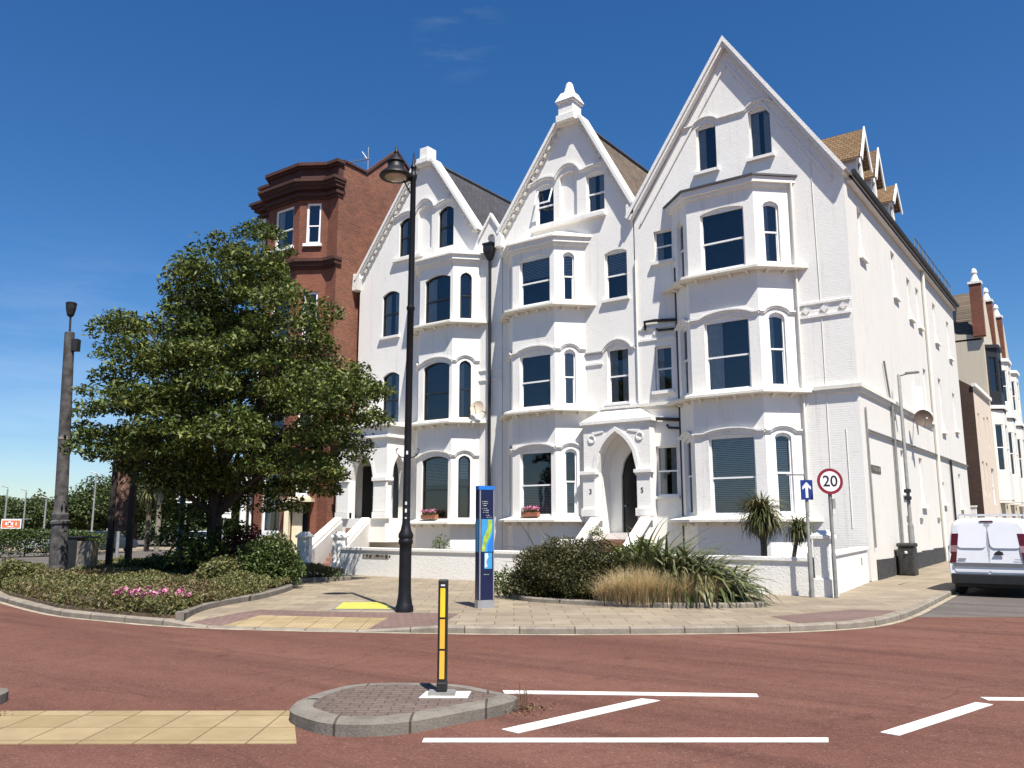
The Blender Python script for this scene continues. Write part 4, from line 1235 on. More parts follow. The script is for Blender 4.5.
# cut a true lobby into the main wall: rebuild the wall with the porch opening
def cut_lobby(house, fr, hole, depth, floor_z):
    g = MB()
    poly = opening(hole)
    g.reveal(fr, poly, 0.0, -depth, 0)
    # back wall with the dark arched door towards its right
    s0, s1 = hole[0], hole[1]
    dp = opening((s0 + (s1 - s0) * 0.30, s1 - 0.10, floor_z + 0.02, hole[3] - 0.55, 1.0, 'point'))
    g.sheet(fr, poly, [dp], -depth)
    g.reveal(fr, dp, -depth, -depth - 0.12, 0)
    g.build('lobby', M['white_trim'], house)
    d = MB(); d.cap(fr, dp, -depth - 0.11)
    for a in (0.15, 0.55):
        d.fbox(fr, dp[0][0] + 0.1, dp[1][0] - 0.1, -depth - 0.108, -depth - 0.085, floor_z + 0.25 + a * 1.6, floor_z + 0.75 + a * 1.6)
    dr = d.build('front_door', M['doorblack'], house)
    h = MB(); p = fr.p(dp[0][0] + 0.12, -depth - 0.07, floor_z + 1.0); h.lathe((p[0], p[1], p[2]), [(0.0, -0.04), (0.04, -0.02), (0.04, 0.02), (0.0, 0.04)], 8)
    h.build('door_knob', M['silver'], dr)

def replace_wall(house, old, fr, outer, wins, niches, hole, mats):
    pass

# rebuild house 2's wall with the porch hole (same outline)
for ch in list(h2.children):
    if ch.name.startswith('wall') and ch.type == 'MESH': bpy.data.objects.remove(ch)
g = MB()
hole2 = (-9.30, -7.68, 1.42, 5.06, 1.44, 'point')
ops = [opening(o) for o in fw2]; nis = [opening(o) for o in ni2]
g.sheet(FRONT, [(HX2L, -0.1), (HX2R, -0.1), (HX2R, 13.95), (-10.02, 18.05), (-11.05, 18.05), (HX2L, 14.05)], ops + nis + [opening(hole2)])
for p in ops:
    g.reveal(FRONT, p, 0, -0.15, 0); g.reveal(FRONT, p, -0.15, -0.62, 1); g.cap(FRONT, p, -0.62, 1)
for p in nis:
    g.reveal(FRONT, p, 0, -0.14, 0); g.cap(FRONT, p, -0.14, 0)
g.sheet(Fr(HX2R, 0, 0, 1), [(0, 13.0), (11, 13.0), (11, 13.6), (0, 13.6)], [])
g.build('wall', [M['white'], M['dark']], h2)
cut_lobby(h2, FRONT, hole2, 0.55, 1.42)
for txt, x in (('3', -9.55), ('5', -7.42)):
    text_mesh(txt, 0.26, (x, -0.42 - 0.074, 2.92), (1, 0, 0), (0, 0, 1), M['black'], 'house_number', h2)

# ---------------- house 1: black-framed windows, arcade porch ----------------
h1 = thing('white_house', 'white house with black framed sash windows and grey slate roof beside the red brick block', 'house', (-18.5, 0, 0), 'white gabled villas in the terrace')
fw1 = [(-20.02, -19.28, 14.20, 15.98, 0.22), (-17.58, -16.82, 14.15, 16.0, 0.25), (-21.0, -20.06, 10.45, 12.55, 0.2), (-20.85, -19.95, 6.15, 8.66, 0.2)]
fw1 = [(o[0] - 0.07, o[1] + 0.07, o[2] - 0.04, o[3] + 0.04) + tuple(o[4:]) for o in fw1]
ni1 = [(-18.88, -18.06, 14.25, 16.35, 0.25), (-14.82, -14.42, 13.35, 14.15, 0.2, 'round')]
hole1a = (-21.55, -20.15, 2.02, 5.2, 0.9, 'point')
H1L, H1R = -22.62, -14.0
g = MB()
out1 = [(H1L, -0.1), (H1R, -0.1), (H1R, 14.05), (-14.62, 14.95), (-15.25, 14.15), (-15.35, 14.35), (-18.0, 18.28), (-18.95, 18.28), (H1L, 13.45)]
ops = [opening(o) for o in fw1]; nis = [opening(o) for o in ni1]
g.sheet(FRONT, out1, ops + nis)
for p in ops:
    g.reveal(FRONT, p, 0, -0.13, 0); g.reveal(FRONT, p, -0.13, -0.62, 1); g.cap(FRONT, p, -0.62, 1)
for p in nis:
    g.reveal(FRONT, p, 0, -0.14, 0); g.cap(FRONT, p, -0.14, 0)
g.sheet(Fr(H1L, 10, 0, -1), [(0, 9.0), (10, 9.0), (10, 13.45), (0, 13.45)], [])
g.build('wall', [M['white'], M['dark']], h1)
for i, o in enumerate(fw1):
    add_window(h1, FRONT, o, M['blackframe'], rev=0.13, curtain=2 if i in (2, 3) else 1)
for o in fw1[2:]: sill_part(h1, FRONT, o)
g = MB()
g.fbox(FRONT, -20.4, -18.55, -0.01, 0.16, 13.92, 14.06)
g.build('attic_sill', M['white_trim'], h1)
g = MB(); hood(g, FRONT, [(-20.02, -19.28, 14, 15.98, .2), (-18.88, -18.06, 14, 16.35, .2), (-17.58, -16.82, 14, 16.0, .2)], (-20.35, -16.5), 16.10, d=0.08, h=0.12, lift=0.24)
g.build('hood_mould', M['white_trim'], h1)
bay(h1, -18.76, -17.93, -16.02, -15.2, 0.84, 13.25, [(1.98, 4.58, 0.16), (6.14, 8.62, 0.18), (10.42, 12.50, 0.18)], M['blackframe'], 0.50, False,
    {(0, 1): (0.52, 1.0), (0, 2): (0.6, 1.0), (2, 1): 1, (1, 2): 1}, frontw=1.46)
coping(h1, [(-22.68, 13.42), (-18.98, 18.30), (-17.96, 18.30), (-15.30, 14.38)], -0.03, 0.12, -0.22, 0.35, dent=[((-22.6, 13.5), (-18.98, 18.30)), ((-17.96, 18.3), (-15.4, 14.5))])
gable_roof(h1, H1L, -18.47, -14.9, 13.1, 18.62, 13.55, 0.3, 14, M['slate'])
g = MB(); g.fprism(FRONT, [(-15.22, 14.05), (-14.62, 14.92), (-14.04, 14.05), (-14.04, 14.2), (-14.62, 15.1), (-15.25, 14.2)], -0.1, 0.08)
g.build('small_gable_coping', M['white_trim'], h1)
g = MB(); g.fprism(FRONT, [(-22.95, 12.95), (-22.55, 12.95), (-22.4, 13.5), (-22.45, 13.75), (-22.9, 13.8)], -0.2, 0.25); g.build('kneeler', M['white_trim'], h1, bevel=0.02)
g = MB(); g.box(-18.85, -0.30, 18.35, -18.10, 0.42, 18.62); g.box(-18.72, -0.2, 18.62, -18.2, 0.4, 19.15)
g.build('chimney', [M['white_trim']], h1, bevel=0.03)
# rainwater hopper and long black downpipe between the two houses
hp = pipe(h1, [(-14.60, -0.10, 13.0), (-14.60, -0.10, 0.2)], 0.07)
g = MB()
v = [(-14.60 + a * 0.22, -0.14 + b * 0.17, z) for z, k in ((13.32, 1),) for a, b in ((-1, -1), (1, -1), (1, 1), (-1, 1))] + [(-14.60 + a * 0.22, -0.14 + b * 0.17, 13.6) for a, b in ((-1, -1), (1, -1), (1, 1), (-1, 1))] + [(-14.60 + a * 0.09, -0.12 + b * 0.09, 12.95) for a, b in ((-1, -1), (1, -1), (1, 1), (-1, 1))]
g.add(v, [(4, 5, 6, 7), (0, 1, 5, 4), (1, 2, 6, 5), (2, 3, 7, 6), (3, 0, 4, 7), (8, 9, 1, 0), (9, 10, 2, 1), (10, 11, 3, 2), (11, 8, 0, 3)])
g.box(-14.86, -0.33, 13.6, -14.34, 0.0, 13.68)
g.build('hopper', M['pipe_black'], hp)
g = MB(); g.fbox(FRONT, -15.25, -14.1, -0.005, 0.05, 8.14, 8.2); g.fbox(FRONT, -15.25, -14.1, -0.005, 0.05, 7.72, 7.78)
g.build('string_course', M['white_trim'], h1)
# arcade porch in front of the wall: pointed arches on the front and on the right side
PY = -1.25
PFr = Fr(0, PY, 1, 0); PSd = Fr(-19.30, PY, 0, 1)
g = MB()
aF = opening((-21.55, -20.10, 2.02, 4.95, 1.25, 'point')); aS = opening((0.32, 1.10, 2.02, 4.75, 1.05, 'point'))
g.sheet(PFr, [(-22.45, 1.0), (-19.30, 1.0), (-19.30, 5.5), (-22.45, 5.5)], [aF]); g.reveal(PFr, aF, 0, -0.32)
g.sheet(PSd, [(0, 1.0), (1.25, 1.0), (1.25, 5.5), (0, 5.5)], [aS]); g.reveal(PSd, aS, 0, -0.32)
g.sheet(Fr(-22.45, 0, 0, -1), [(0, 1.0), (1.25, 1.0), (1.25, 5.5), (0, 5.5)], [])
g.prism([(-22.44, PY + 0.01), (-19.31, PY + 0.01), (-19.31, 0), (-22.44, 0)], 1.8, 2.015)
po = g.build('porch', M['white_trim'], h1)
g = MB()
g.prism([(-22.6, PY - 0.14), (-19.16, PY - 0.14), (-19.16, 0.0), (-22.6, 0.0)], 5.5, 5.62)
g.prism([(-22.52, PY - 0.08), (-19.22, PY - 0.08), (-19.22, 0.0), (-22.52, 0.0)], 5.62, 6.0)
g.prism([(-22.75, PY - 0.26), (-19.04, PY - 0.26), (-19.04, 0.0), (-22.75, 0.0)], 6.0, 6.18)
g.build('porch_roof', M['white_trim'], h1, bevel=0.015)
g = MB()
for x0, x1 in ((-22.35, -21.65), (-20.02, -19.30)):
    g.fbox(PFr, x0, x1 + 0.08, 0.002, 0.06, 2.3, 3.55); g.fbox(PFr, x0 - 0.06, x1 + 0.08, -0.2, 0.14, 3.62, 3.78); g.fbox(PFr, x0 - 0.02, x1 + 0.10, -0.15, 0.11, 2.0, 2.28)
g.fbox(PSd, -0.06, 0.34, -0.2, 0.10, 3.625, 3.775); g.fbox(PSd, 1.08, 1.25, -0.1, 0.10, 3.62, 3.78)
g.strip(PFr, aF[2:], -0.14, -0.02, -0.004, 0.05); g.strip(PSd, aS[2:], -0.12, -0.02, -0.004, 0.05)
g.build('porch_piers', M['white_trim'], h1, bevel=0.008)
for x0, x1 in ((-22.0, -21.15),):
    g = MB(); g.fbox(FRONT, x0, x1, 0.003, 0.06, 2.03, 4.4); d = g.build('front_door', M['doorblack'], h1)
    g = MB(); g.lathe((x1 - 0.12, -0.09, 3.0), [(0.0, -0.04), (0.04, -0.02), (0.04, 0.02), (0.0, 0.04)], 8); g.build('door_knob', M['silver'], d)
g = MB(); g.fbox(FRONT, -20.05, -19.62, 0.003, 0.05, 2.03, 4.5); g.build('front_door', M['doorblack'], h1)
# flight of steps from the gate up to the porch, sloping side walls
sd = Vector((-0.60, 0.80, 0)); sp = Vector((0.80, 0.60, 0))
s0 = Vector((-16.72, -6.75, 0)); LEN = 6.6
g = MB()
for k in range(10):
    c = s0 + sd * (0.9 + k * 0.56 + 0.28)
    g.obox(c, sp, sd, 0.46, 0.28, -0.02, 0.16 * (k + 1))
g.build('steps', M['stepbrown'], h1)
for o in (-0.60, 0.60):
    w = 0.12
    g = MB()
    prof = [(0.3, 0.0), (LEN, 0.0), (LEN, 1.90), (0.3, 0.72)]
    A = s0 + sp * o
    fs = Fr(A.x - sp.x * w, A.y - sp.y * w, sd.x, sd.y)
    g.fprism(fs, prof, -2 * w, 0.0)
    fs = Fr(A.x - sp.x * (w + 0.05), A.y - sp.y * (w + 0.05), sd.x, sd.y)
    g.fprism(fs, [(0.2, 0.70), (LEN + 0.1, 1.92), (LEN + 0.1, 2.05), (0.2, 0.83)], -2 * w - 0.1, 0.0)
    g.build('stair_wall', M['white_trim'], h1)

# ---------------- red brick block at the left end ----------------
bb = thing('brick_block', 'tall red brick mansion block with dark moulded cornice, white sashes and plain side wall', 'building', (-26, -1.2, 0))
BY = -1.3
BX0, BX1 = -28.7, -22.95
BF = Fr(0, BY, 1, 0); BS = Fr(BX1, BY, 0, 1)
bays = [(-27.8, BY), (-27.25, BY - 0.75), (-24.85, BY - 0.75), (-23.65, BY)]
bw_side = []
g = MB()
g.sheet(BS, [(0, -0.1), (14, -0.1), (14, 19.3), (6.6, 19.3), (3.9, 21.2), (1.8, 19.25), (0.25, 19.3), (0, 19.3)], [])
g.build('side_wall', M['brick_side'], bb)
g = MB()
ops_f = []
g.wall(BF, [(BX0, -0.1), (BX1, -0.1), (BX1, 18.2), (BX0, 18.2)], ops_f, rev=0.25, room=0.6)
g.sheet(Fr(BX0, 12, 0, -1), [(0, -0.1), (13.3, -0.1), (13.3, 18.2), (0, 18.2)], [])
g.sheet(Fr(BX1, 12, -1, 0), [(0, -0.1), (5.75, -0.1), (5.75, 18.2), (0, 18.2)], [])
bsegs = [Fr(*a, b[0] - a[0], b[1] - a[1]) for a, b in zip(bays[:-1], bays[1:])]
for k, s in enumerate(bsegs):
    ops = []
    for z0, z1 in ((1.35, 4.15), (5.9, 8.5), (10.3, 12.8), (15.2, 17.3)):
        wd = 1.4 if k == 1 else (0.34 if k == 0 else 0.72)
        c = s.len / 2
        if k == 1: c = s.len * 0.52
        if k == 2 and z0 < 2:
            ops += [(0.22, 1.12, 0.3, 2.75, 0.0), (0.36, 0.98, 3.05, 4.4, 0.0)]
        else: ops.append((c - wd / 2, c + wd / 2, z0, z1, 0.0))
    g.wall(s, [(0, -0.1), (s.len, -0.1), (s.len, 18.2), (0, 18.2)], ops, rev=0.12, room=0.3)
    for o in ops:
        if o[3] == 2.75: continue
        add_window(bb, s, o, M['upvc'], rev=0.12, w=0.10, mid=0.45, curtain=1 if k == 1 else 0)
        sg = MB(); sill(sg, s, o[0], o[1], o[2], 0.14, 0.14); sg.build('window_sill', M['upvc'], bb)
g.build('front_wall', [M['brick'], M['dark']], bb)
DF = bsegs[2]
g = MB(); g.fbox(DF, 0.26, 0.74, -0.11, -0.06, 0.3, 2.72); d = g.build('front_door', M['creamdoor'], bb)
g = MB(); g.fbox(DF, -0.05, 1.3, 0.002, 0.5, 2.78, 2.92); g.fbox(DF, 0.15, 1.15, 0.002, 0.25, 2.921, 3.03); g.build('door_canopy', M['creamdoor'], bb)
g = MB(); g.fbox(DF, 0.0, 0.21, 0.003, 0.32, -0.05, 2.778); g.build('door_surround', M['creamdoor'], bb)
g = MB(); g.fbox(DF, 0.22, 1.12, 0.003, 0.5, -0.05, 0.14); g.fbox(DF, 0.22, 1.12, 0.003, 0.25, 0.141, 0.28); g.build('door_step', M['kerb'], bb)
# cornices, stepped out course by course, following the bay
full = [(BX0, BY)] + bays + [(BX1 - 0.02, BY)]
def cornice(levels, mat, name):
    g = MB()
    for o, za, zb in levels:
        q = [(p[0], p[1]) for p in full]
        out = []
        for i, p in enumerate(q):
            a = Vector(q[max(i - 1, 0)]); b = Vector(q[min(i + 1, len(q) - 1)]); P = Vector(p)
            t1 = (P - a).normalized() if i else (b - P).normalized(); t2 = (b - P).normalized() if i < len(q) - 1 else t1
            m = (t1 + t2).normalized(); k = 1 / max(0.4, m.dot(t1))
            out.append((p[0] + m.y * o * k, p[1] - m.x * o * k))
        out[0] = (out[0][0] - o, out[0][1]); out[-1] = (out[-1][0] + 0.02 + o * 0.5, out[-1][1])
        poly = out + [(out[-1][0], BY + 0.25), (out[0][0], BY + 0.25)]
        g.prism(poly, za, zb)
    g.build(name, mat, bb)
cornice([(0.10, 17.45, 17.6), (0.22, 17.6, 17.74), (0.12, 17.74, 17.9), (0.34, 17.9, 18.08), (0.46, 18.08, 18.22), (0.55, 18.22, 18.36)], M['brick_dark'], 'cornice')
cornice([(0.02, 18.36, 19.05), (0.14, 19.05, 19.16), (0.26, 19.16, 19.32)], M['brick_dark'], 'parapet')
cornice([(0.06, 13.9, 14.05), (0.2, 14.05, 14.25), (0.3, 14.25, 14.4)], M['brick_dark'], 'band_course')
cornice([(0.06, 9.3, 9.42), (0.16, 9.42, 9.6)], M['brick_dark'], 'band_course')
cornice([(0.05, 4.65, 4.8), (0.16, 4.8, 4.98)], M['brick_dark'], 'band_course')
g = MB()
g.strip(BS, [(0.22, 19.32), (1.8, 19.27), (3.9, 21.22), (6.6, 19.32), (14, 19.32)], 0.0, 0.10, -0.20, 0.08)
g.build('parapet_coping', M['brick_dark'], bb)
pipe(bb, [(-28.35, BY - 0.1, 17.3), (-28.35, BY - 0.1, 0.0)], 0.07, 'upvc')
g = MB(); g.box(-28.47, BY - 0.2, 17.2, -28.23, BY - 0.003, 17.45); g.build('hopper', M['upvc'], bb)
g = MB(); g.lathe((-27.75, BY - 0.98, 1.0), [(0.26, 0), (0.26, 0.25), (0.16, 0.3), (0.15, 3.1), (0.25, 3.2), (0.25, 3.4)], 14); g.build('white_column', M['upvc'], bb, smooth=True)

# TV aerial on the brick block
ta = thing('tv_aerial', 'thin pale television aerial on the brick block roof', 'aerial', (-23.3, 0.9, 18.4))
g = MB(); g.tube([(-23.3, 0.9, 18.2), (-23.3, 0.9, 20.95)], 0.022, 6); g.build('mast', M['galv'], ta)
g = MB(); g.tube([(-24.6, 0.5, 20.25), (-23.2, 0.9, 20.3)], 0.02, 6)
for i in range(8):
    x = -24.55 + i * 0.17; y = 0.5 + i * 0.05
    g.tube([(x + 0.03, y - 0.2, 20.25), (x - 0.03, y + 0.2, 20.25)], 0.012, 5)
g.tube([(-23.5, 0.85, 20.1), (-23.5, 0.85, 20.7)], 0.014, 5); g.tube([(-23.65, 0.8, 20.75), (-23.35, 0.9, 20.3)], 0.014, 5)
g.build('boom', M['galv'], ta)

# ---------------- garden wall, gate piers, return wall ----------------
gw = thing('garden_wall', 'low white rendered front garden wall with flat coping', 'wall', (-8, -6.7, 0))
GWF = Fr(0, -6.75, 1, 0)
g = MB(); g.fprism(GWF, [(-16.05, -0.1), (0.25, -0.1), (0.25, 0.80), (-16.05, 0.84)], -0.24, 0.0); g.build('wall_face', M['white_trim'], gw)
g = MB(); g.fprism(GWF, [(-16.05, 0.841), (0.25, 0.801), (0.25, 0.90), (-16.05, 0.94)], -0.28, 0.04); g.build('coping', M['white_trim'], gw, bevel=0.012)
def pier(x, y, h, label, hx=0.22, ax=(1, 0, 0), ay=(0, 1, 0), cat='gate pier'):
    t = thing('gate_pier', label, cat, (x, y, 0), 'white garden piers')
    g = MB(); g.obox((x, y), ax, ay, hx, hx, -0.1, h - 0.16); g.obox((x, y), ax, ay, hx + 0.04, hx + 0.04, -0.1, 0.42)
    g.build('shaft', M['white_trim'], t, bevel=0.012)
    g = MB(); g.obox((x, y), ax, ay, hx + 0.06, hx + 0.06, h - 0.159, h - 0.07)
    A = Vector(ax); B = Vector(ay); c = Vector((x, y, 0)); r = hx + 0.03
    v = [c + A * a * r + B * b * r + Vector((0, 0, h - 0.069)) for a, b in ((-1, -1), (1, -1), (1, 1), (-1, 1))] + [c + A * a * r * 0.45 + B * b * r * 0.45 + Vector((0, 0, h + 0.05)) for a, b in ((-1, -1), (1, -1), (1, 1), (-1, 1))]
    g.add(v, [(4, 5, 6, 7), (0, 1, 5, 4), (1, 2, 6, 5), (2, 3, 7, 6), (3, 0, 4, 7), (3, 2, 1, 0)])
    g.build('cap', M['white_trim'], t, bevel=0.01)
pier(0.52, -6.62, 1.50, 'white capped pier at the street corner behind the two traffic signs', 0.19)
pier(-16.32, -6.55, 1.42, 'white pier right of the brown steps, joined to the long wall', 0.22, sp, sd)
pier(-17.38, -7.25, 1.42, 'white pier left of the brown steps, nearer the brick block', 0.22, sp, sd)
rw = thing('return_wall', 'short white garden wall running back from the corner pier to the house', 'wall', (0.4, -4, 0))
RWF = Fr(0.62, -6.3, -0.60, 5.95)
g = MB(); g.fprism(RWF, [(0, -0.1), (5.9, -0.1), (5.9, 0.95), (0, 0.92)], -0.22, 0.0); g.build('wall_face', M['white_trim'], rw)
g = MB(); g.fprism(RWF, [(0, 0.921), (5.9, 0.951), (5.9, 1.05), (0, 1.02)], -0.26, 0.04); g.build('coping', M['white_trim'], rw, bevel=0.012)
g = MB(); g.fbox(RWF, 4.6, 4.66, 0.002, 0.012, 0.55, 0.75); g.build('letter_slot', M['black'], rw)
# garden forecourt
g = MB(); g.prism([(-16.0, -6.5), (0.3, -6.5), (0.0, -0.0), (-16.0, -0.0)], 0.0, 0.02); struct('forecourt', g, M['soil'])

def letter_marks(mb, fr, s0, z, n, h, gap, d, rnd):
    s = s0
    for i in range(n):
        w = h * rnd.uniform(0.45, 0.7)
        if rnd.random() < 0.14: s += w
        mb.fbox(fr, s, s + w * 0.28, d, d + 0.004, z, z + h)
        if rnd.random() < 0.7: mb.fbox(fr, s + w * 0.3, s + w, d, d + 0.004, z + h * rnd.choice([0.0, 0.42, 0.8]), z + h * rnd.choice([0.82, 1.0]))
        s += w + gap
    return s
npl = thing('name_plate', 'small dark lettered house name on the garden wall left of the lamp post', 'sign', (-14.3, -6.76, 0.62))
rr = random.Random(3)
g = MB(); g.fbox(GWF, -14.95, -13.72, 0.002, 0.010, 0.575, 0.74); g.build('plate', simple('brown_plate', (0.33, 0.29, 0.24), 0.6), npl)
g = MB(); letter_marks(g, GWF, -14.90, 0.60, 15, 0.11, 0.012, 0.0105, rr); g.build('lettering', M['black'], npl)
sn = thing('street_nameplate', 'small weathered street nameplate on the side wall near the corner', 'sign', (0.0, 1.5, 3.5))
g = MB(); g.fbox(SIDE, 0.85, 2.15, 0.003, 0.02, 3.36, 3.60); g.build('plate', simple('dark_plate', (0.09, 0.075, 0.055), 0.6, var=0.4), sn)
g = MB(); letter_marks(g, SIDE, 1.12, 3.42, 10, 0.12, 0.02, 0.0205, rr); g.build('lettering', simple('pale_letters', (0.25, 0.22, 0.18), 0.6), sn)

# ---------------- terrace further up the side street ----------------
SY = gz
yw = thing('yard_wall', 'white yard wall between the long side wall and the brown brick end', 'wall', (-1, 23.5, 0.4))
g = MB(); g.box(-6, 23.4, 0.2, -0.02, 23.62, 2.7); g.build('wall_face', M['white_trim'], yw)
g = MB(); g.box(-6, 23.36, 2.701, 0.02, 23.66, 2.78); g.build('coping', M['white_trim'], yw)
ha = thing('terrace_house', 'low peach fronted house with a brown brick end wall facing down the street', 'house', (-3, 26.4, 0.4), 'terrace up the side street')
AX = Fr(0, 26.4, 0, 1)
g = MB(); g.sheet(Fr(-8, 26.4, 1, 0), [(0, 0.2), (8, 0.2), (8, 9.6), (5.2, 11.6), (0, 11.6)], []); g.build('end_wall', M['brick_brown'], ha)
g = MB()
aops = [(1.0, 1.7, 3.4, 5.4, 0), (2.6, 3.3, 3.4, 5.4, 0), (1.0, 1.6, 6.6, 8.2, 0), (3.4, 4.0, 6.6, 8.2, 0), (5.0, 5.7, 6.4, 8.4, 0), (4.7, 6.0, 3.0, 5.2, 0), (4.8, 5.6, 0.5, 2.3, 0)]
g.wall(AX, [(0, 0.2), (7.1, 0.2), (7.1, 9.6), (0, 9.6)], aops, rev=0.12, room=0.4)
g.build('front_wall', [M['pink'], M['dark']], ha)
for o in aops: add_window(ha, AX, o, M['upvc'], rev=0.12)
g = MB(); g.fbox(AX, -0.1, 7.1, -0.05, 0.16, 9.601, 9.8); g.build('parapet', M['white_trim'], ha)
g = MB(); g.add([(0, 26.4, 9.6), (0, 33.5, 9.6), (-6, 33.5, 9.6), (-6, 26.4, 9.6)], [(0, 1, 2, 3)]); g.build('roof', M['lead'], ha)
def terrace(y0, w, label, rnd):
    t = thing('terrace_house', label, 'house', (-3, y0, 0.4), 'terrace up the side street')
    fr = Fr(0, y0, 0, 1)
    g = MB()
    ops = [(w * 0.68, w * 0.86, 0.9, 3.2, 0.3, 'round'), (w * 0.70, w * 0.83, 5.2, 7.4, 0.1), (w * 0.70, w * 0.83, 9.6, 11.6, 0.1)]
    g.wall(fr, [(0, 0.3), (w, 0.3), (w, 13.6), (w / 2, 17.6), (0, 13.6)], ops, rev=0.15, room=0.4)
    g.sheet(Fr(-9, y0, 1, 0), [(0, 0.3), (9, 0.3), (9, 14.0), (0, 15.2)], [])
    g.build('wall', [M['cream'], M['dark']], t)
    for o in ops: add_window(t, fr, o, M['upvc'], rev=0.15)
    # tall projecting bay
    bx = [(0.0, y0 + w * 0.10), (0.62, y0 + w * 0.19), (0.62, y0 + w * 0.50), (0.0, y0 + w * 0.60)]
    segs = [Fr(*a, b[0] - a[0], b[1] - a[1]) for a, b in zip(bx[:-1], bx[1:])]
    for z0, z1, mt, nm in ((3.3, 9.2, 'white_side', 'bay'), (9.2, 13.2, rnd, 'upper_bay')):
        g = MB()
        wl = []
        for s in segs:
            oo = [(s.len * 0.16, s.len * 0.84, a, b, 0) for a, b in (((5.2, 8.2),) if z0 < 9 else ((10.3, 12.6),))]
            g.wall(s, [(0, z0), (s.len, z0), (s.len, z1), (0, z1)], oo, rev=0.08, room=0.2)
            wl += [(s, o) for o in oo]
        g.prism([bx[0], bx[1], bx[2], bx[3]], z0 - 0.12, z0 + 0.05)
        g.build(nm, [M[mt], M['dark']], t)
        for s, o in wl: add_window(t, s, o, M['upvc'] if mt != 'black' else M['blackframe'], rev=0.08)
        g = MB()
        for o in (0.12,):
            q = [(p[0] + o if p[0] > 0 else 0, p[1] + (o if i > 1 else -o)) for i, p in enumerate(bx)]
            g.prism(q, z1 - 0.0, z1 + 0.22)
        g.build('bay_cornice', M['white_trim'] if mt != 'black' else M['black'], t)
    # red brick party pier with white ball finial
    g = MB(); g.box(-0.5, y0 - 0.28, 13.9, 0.18, y0 + 0.28, 17.4); pp = g.build('party_pier', M['brick'], t)
    g = MB(); g.box(-0.56, y0 - 0.34, 17.4, 0.24, y0 + 0.34, 17.56); g.lathe((-0.16, y0, 17.56), [(0.3, 0), (0.2, 0.3), (0.14, 0.5), (0.2, 0.62), (0.14, 0.85), (0.02, 0.95)], 10)
    g.build('finial', M['white_trim'], pp)
    g = MB()
    for s in (-1, 1):
        ye = y0 + w / 2 + s * w / 2
        v = [(-0.1, y0 + w / 2, 17.6), (-9, y0 + w / 2, 17.6), (-9, ye, 13.8), (-0.1, ye, 13.8)]
        v2 = [(a, b, c - 0.12) for a, b, c in v]
        g.add(v + v2, [(0, 1, 2, 3), (7, 6, 5, 4), (0, 4, 5, 1), (1, 5, 6, 2), (2, 6, 7, 3), (3, 7, 4, 0)])
    g.build('roof', M['tile_brown'], t)
    return t
tl = ['cream gabled house with a black upper bay, next to the peach front', 'cream gabled house with white bays, second gable up the side street', 'farthest tall cream gabled house with white bays near the picture edge']
terr = []
for i in range(3):
    terr.append(terrace(33.5 + 5.6 * i, 5.6, tl[i], 'black' if i == 0 else 'white_side'))
# skylight, chimney on the first of them
g = MB(); g.add([(-3.2, 34.6, 15.35), (-1.6, 34.6, 15.35), (-1.6, 35.7, 16.85), (-3.2, 35.7, 16.85)], [(0, 1, 2, 3)]); g.build('skylight', M['carglass'], terr[0])
g = MB(); g.box(-6.9, 35.4, 15.5, -5.5, 36.9, 18.6)
for k in range(4): g.lathe((-6.65 + 0.33 * k, 36.1, 18.6), [(0.15, 0), (0.12, 0.6), (0.15, 0.65)], 10)
g.build('chimney', M['brick'], terr[0])

# ------------------------------------------------------------------ STREET FURNITURE
# black lamp post
lx, ly = -5.02, -15.22
lamp = thing('street_lamp', 'tall black heritage lamp post with round shade in front of the left white house', 'street lamp', (lx, ly, 0))
g = MB()
g.lathe((lx, ly, 0), [(0.175, 0), (0.175, 0.10), (0.155, 0.14), (0.135, 0.26), (0.125, 0.34), (0.120, 0.55), (0.118, 1.15), (0.120, 1.28), (0.142, 1.31), (0.142, 1.36), (0.128, 1.39), (0.146, 1.42), (0.146, 1.48), (0.105, 1.56), (0.078, 1.70),
                      (0.072, 2.6), (0.068, 6.0), (0.085, 6.02), (0.085, 6.08), (0.066, 6.1), (0.056, 8.85), (0.075, 8.88), (0.075, 8.96), (0.05, 9.0), (0.05, 9.08), (0.07, 9.12), (0.035, 9.2), (0.012, 9.45)], 18)
g.build('column', M['iron'], lamp, smooth=True)
hd = Vector((lx, ly, 0)) - RIGHT * 0.36 - AHEAD * 0.10
g = MB()
mid = Vector((lx, ly, 8.92)) - RIGHT * 0.2 - AHEAD * 0.05
g.tube([(lx, ly, 8.80), tuple(mid), (hd.x, hd.y, 9.02)], 0.03, 8)
g.tube([(lx, ly, 8.45), (lx - 0.12, ly - 0.08, 8.72), (lx - 0.2, ly - 0.14, 8.9)], 0.016, 6)
g.build('arm', M['iron'], lamp, smooth=True)
g = MB()
g.lathe((hd.x, hd.y, 8.86), [(0.33, 0.0), (0.345, 0.02), (0.335, 0.05), (0.28, 0.11), (0.21, 0.17), (0.175, 0.22), (0.165, 0.30), (0.19, 0.33), (0.15, 0.40), (0.07, 0.47), (0.04, 0.52), (0.05, 0.56), (0.03, 0.60), (0.012, 0.70)], 24)
sh = g.build('lamp_shade', M['iron'], lamp, smooth=True)
g = MB(); g.lathe((hd.x, hd.y, 8.80), [(0.02, 0.0), (0.15, 0.01), (0.22, 0.045), (0.235, 0.062)], 20); g.build('lamp_glass', M['lamp_glass'], sh, smooth=True)
g = MB()
for s in (-1, 1):
    p = [Vector((lx, ly, z)) + RIGHT * s * o for o, z in ((0.05, 2.98), (0.14, 3.0), (0.21, 3.06), (0.23, 3.14), (0.19, 3.17))]
    g.tube(p, 0.012, 6)
g.build('basket_bracket', M['iron'], lamp)
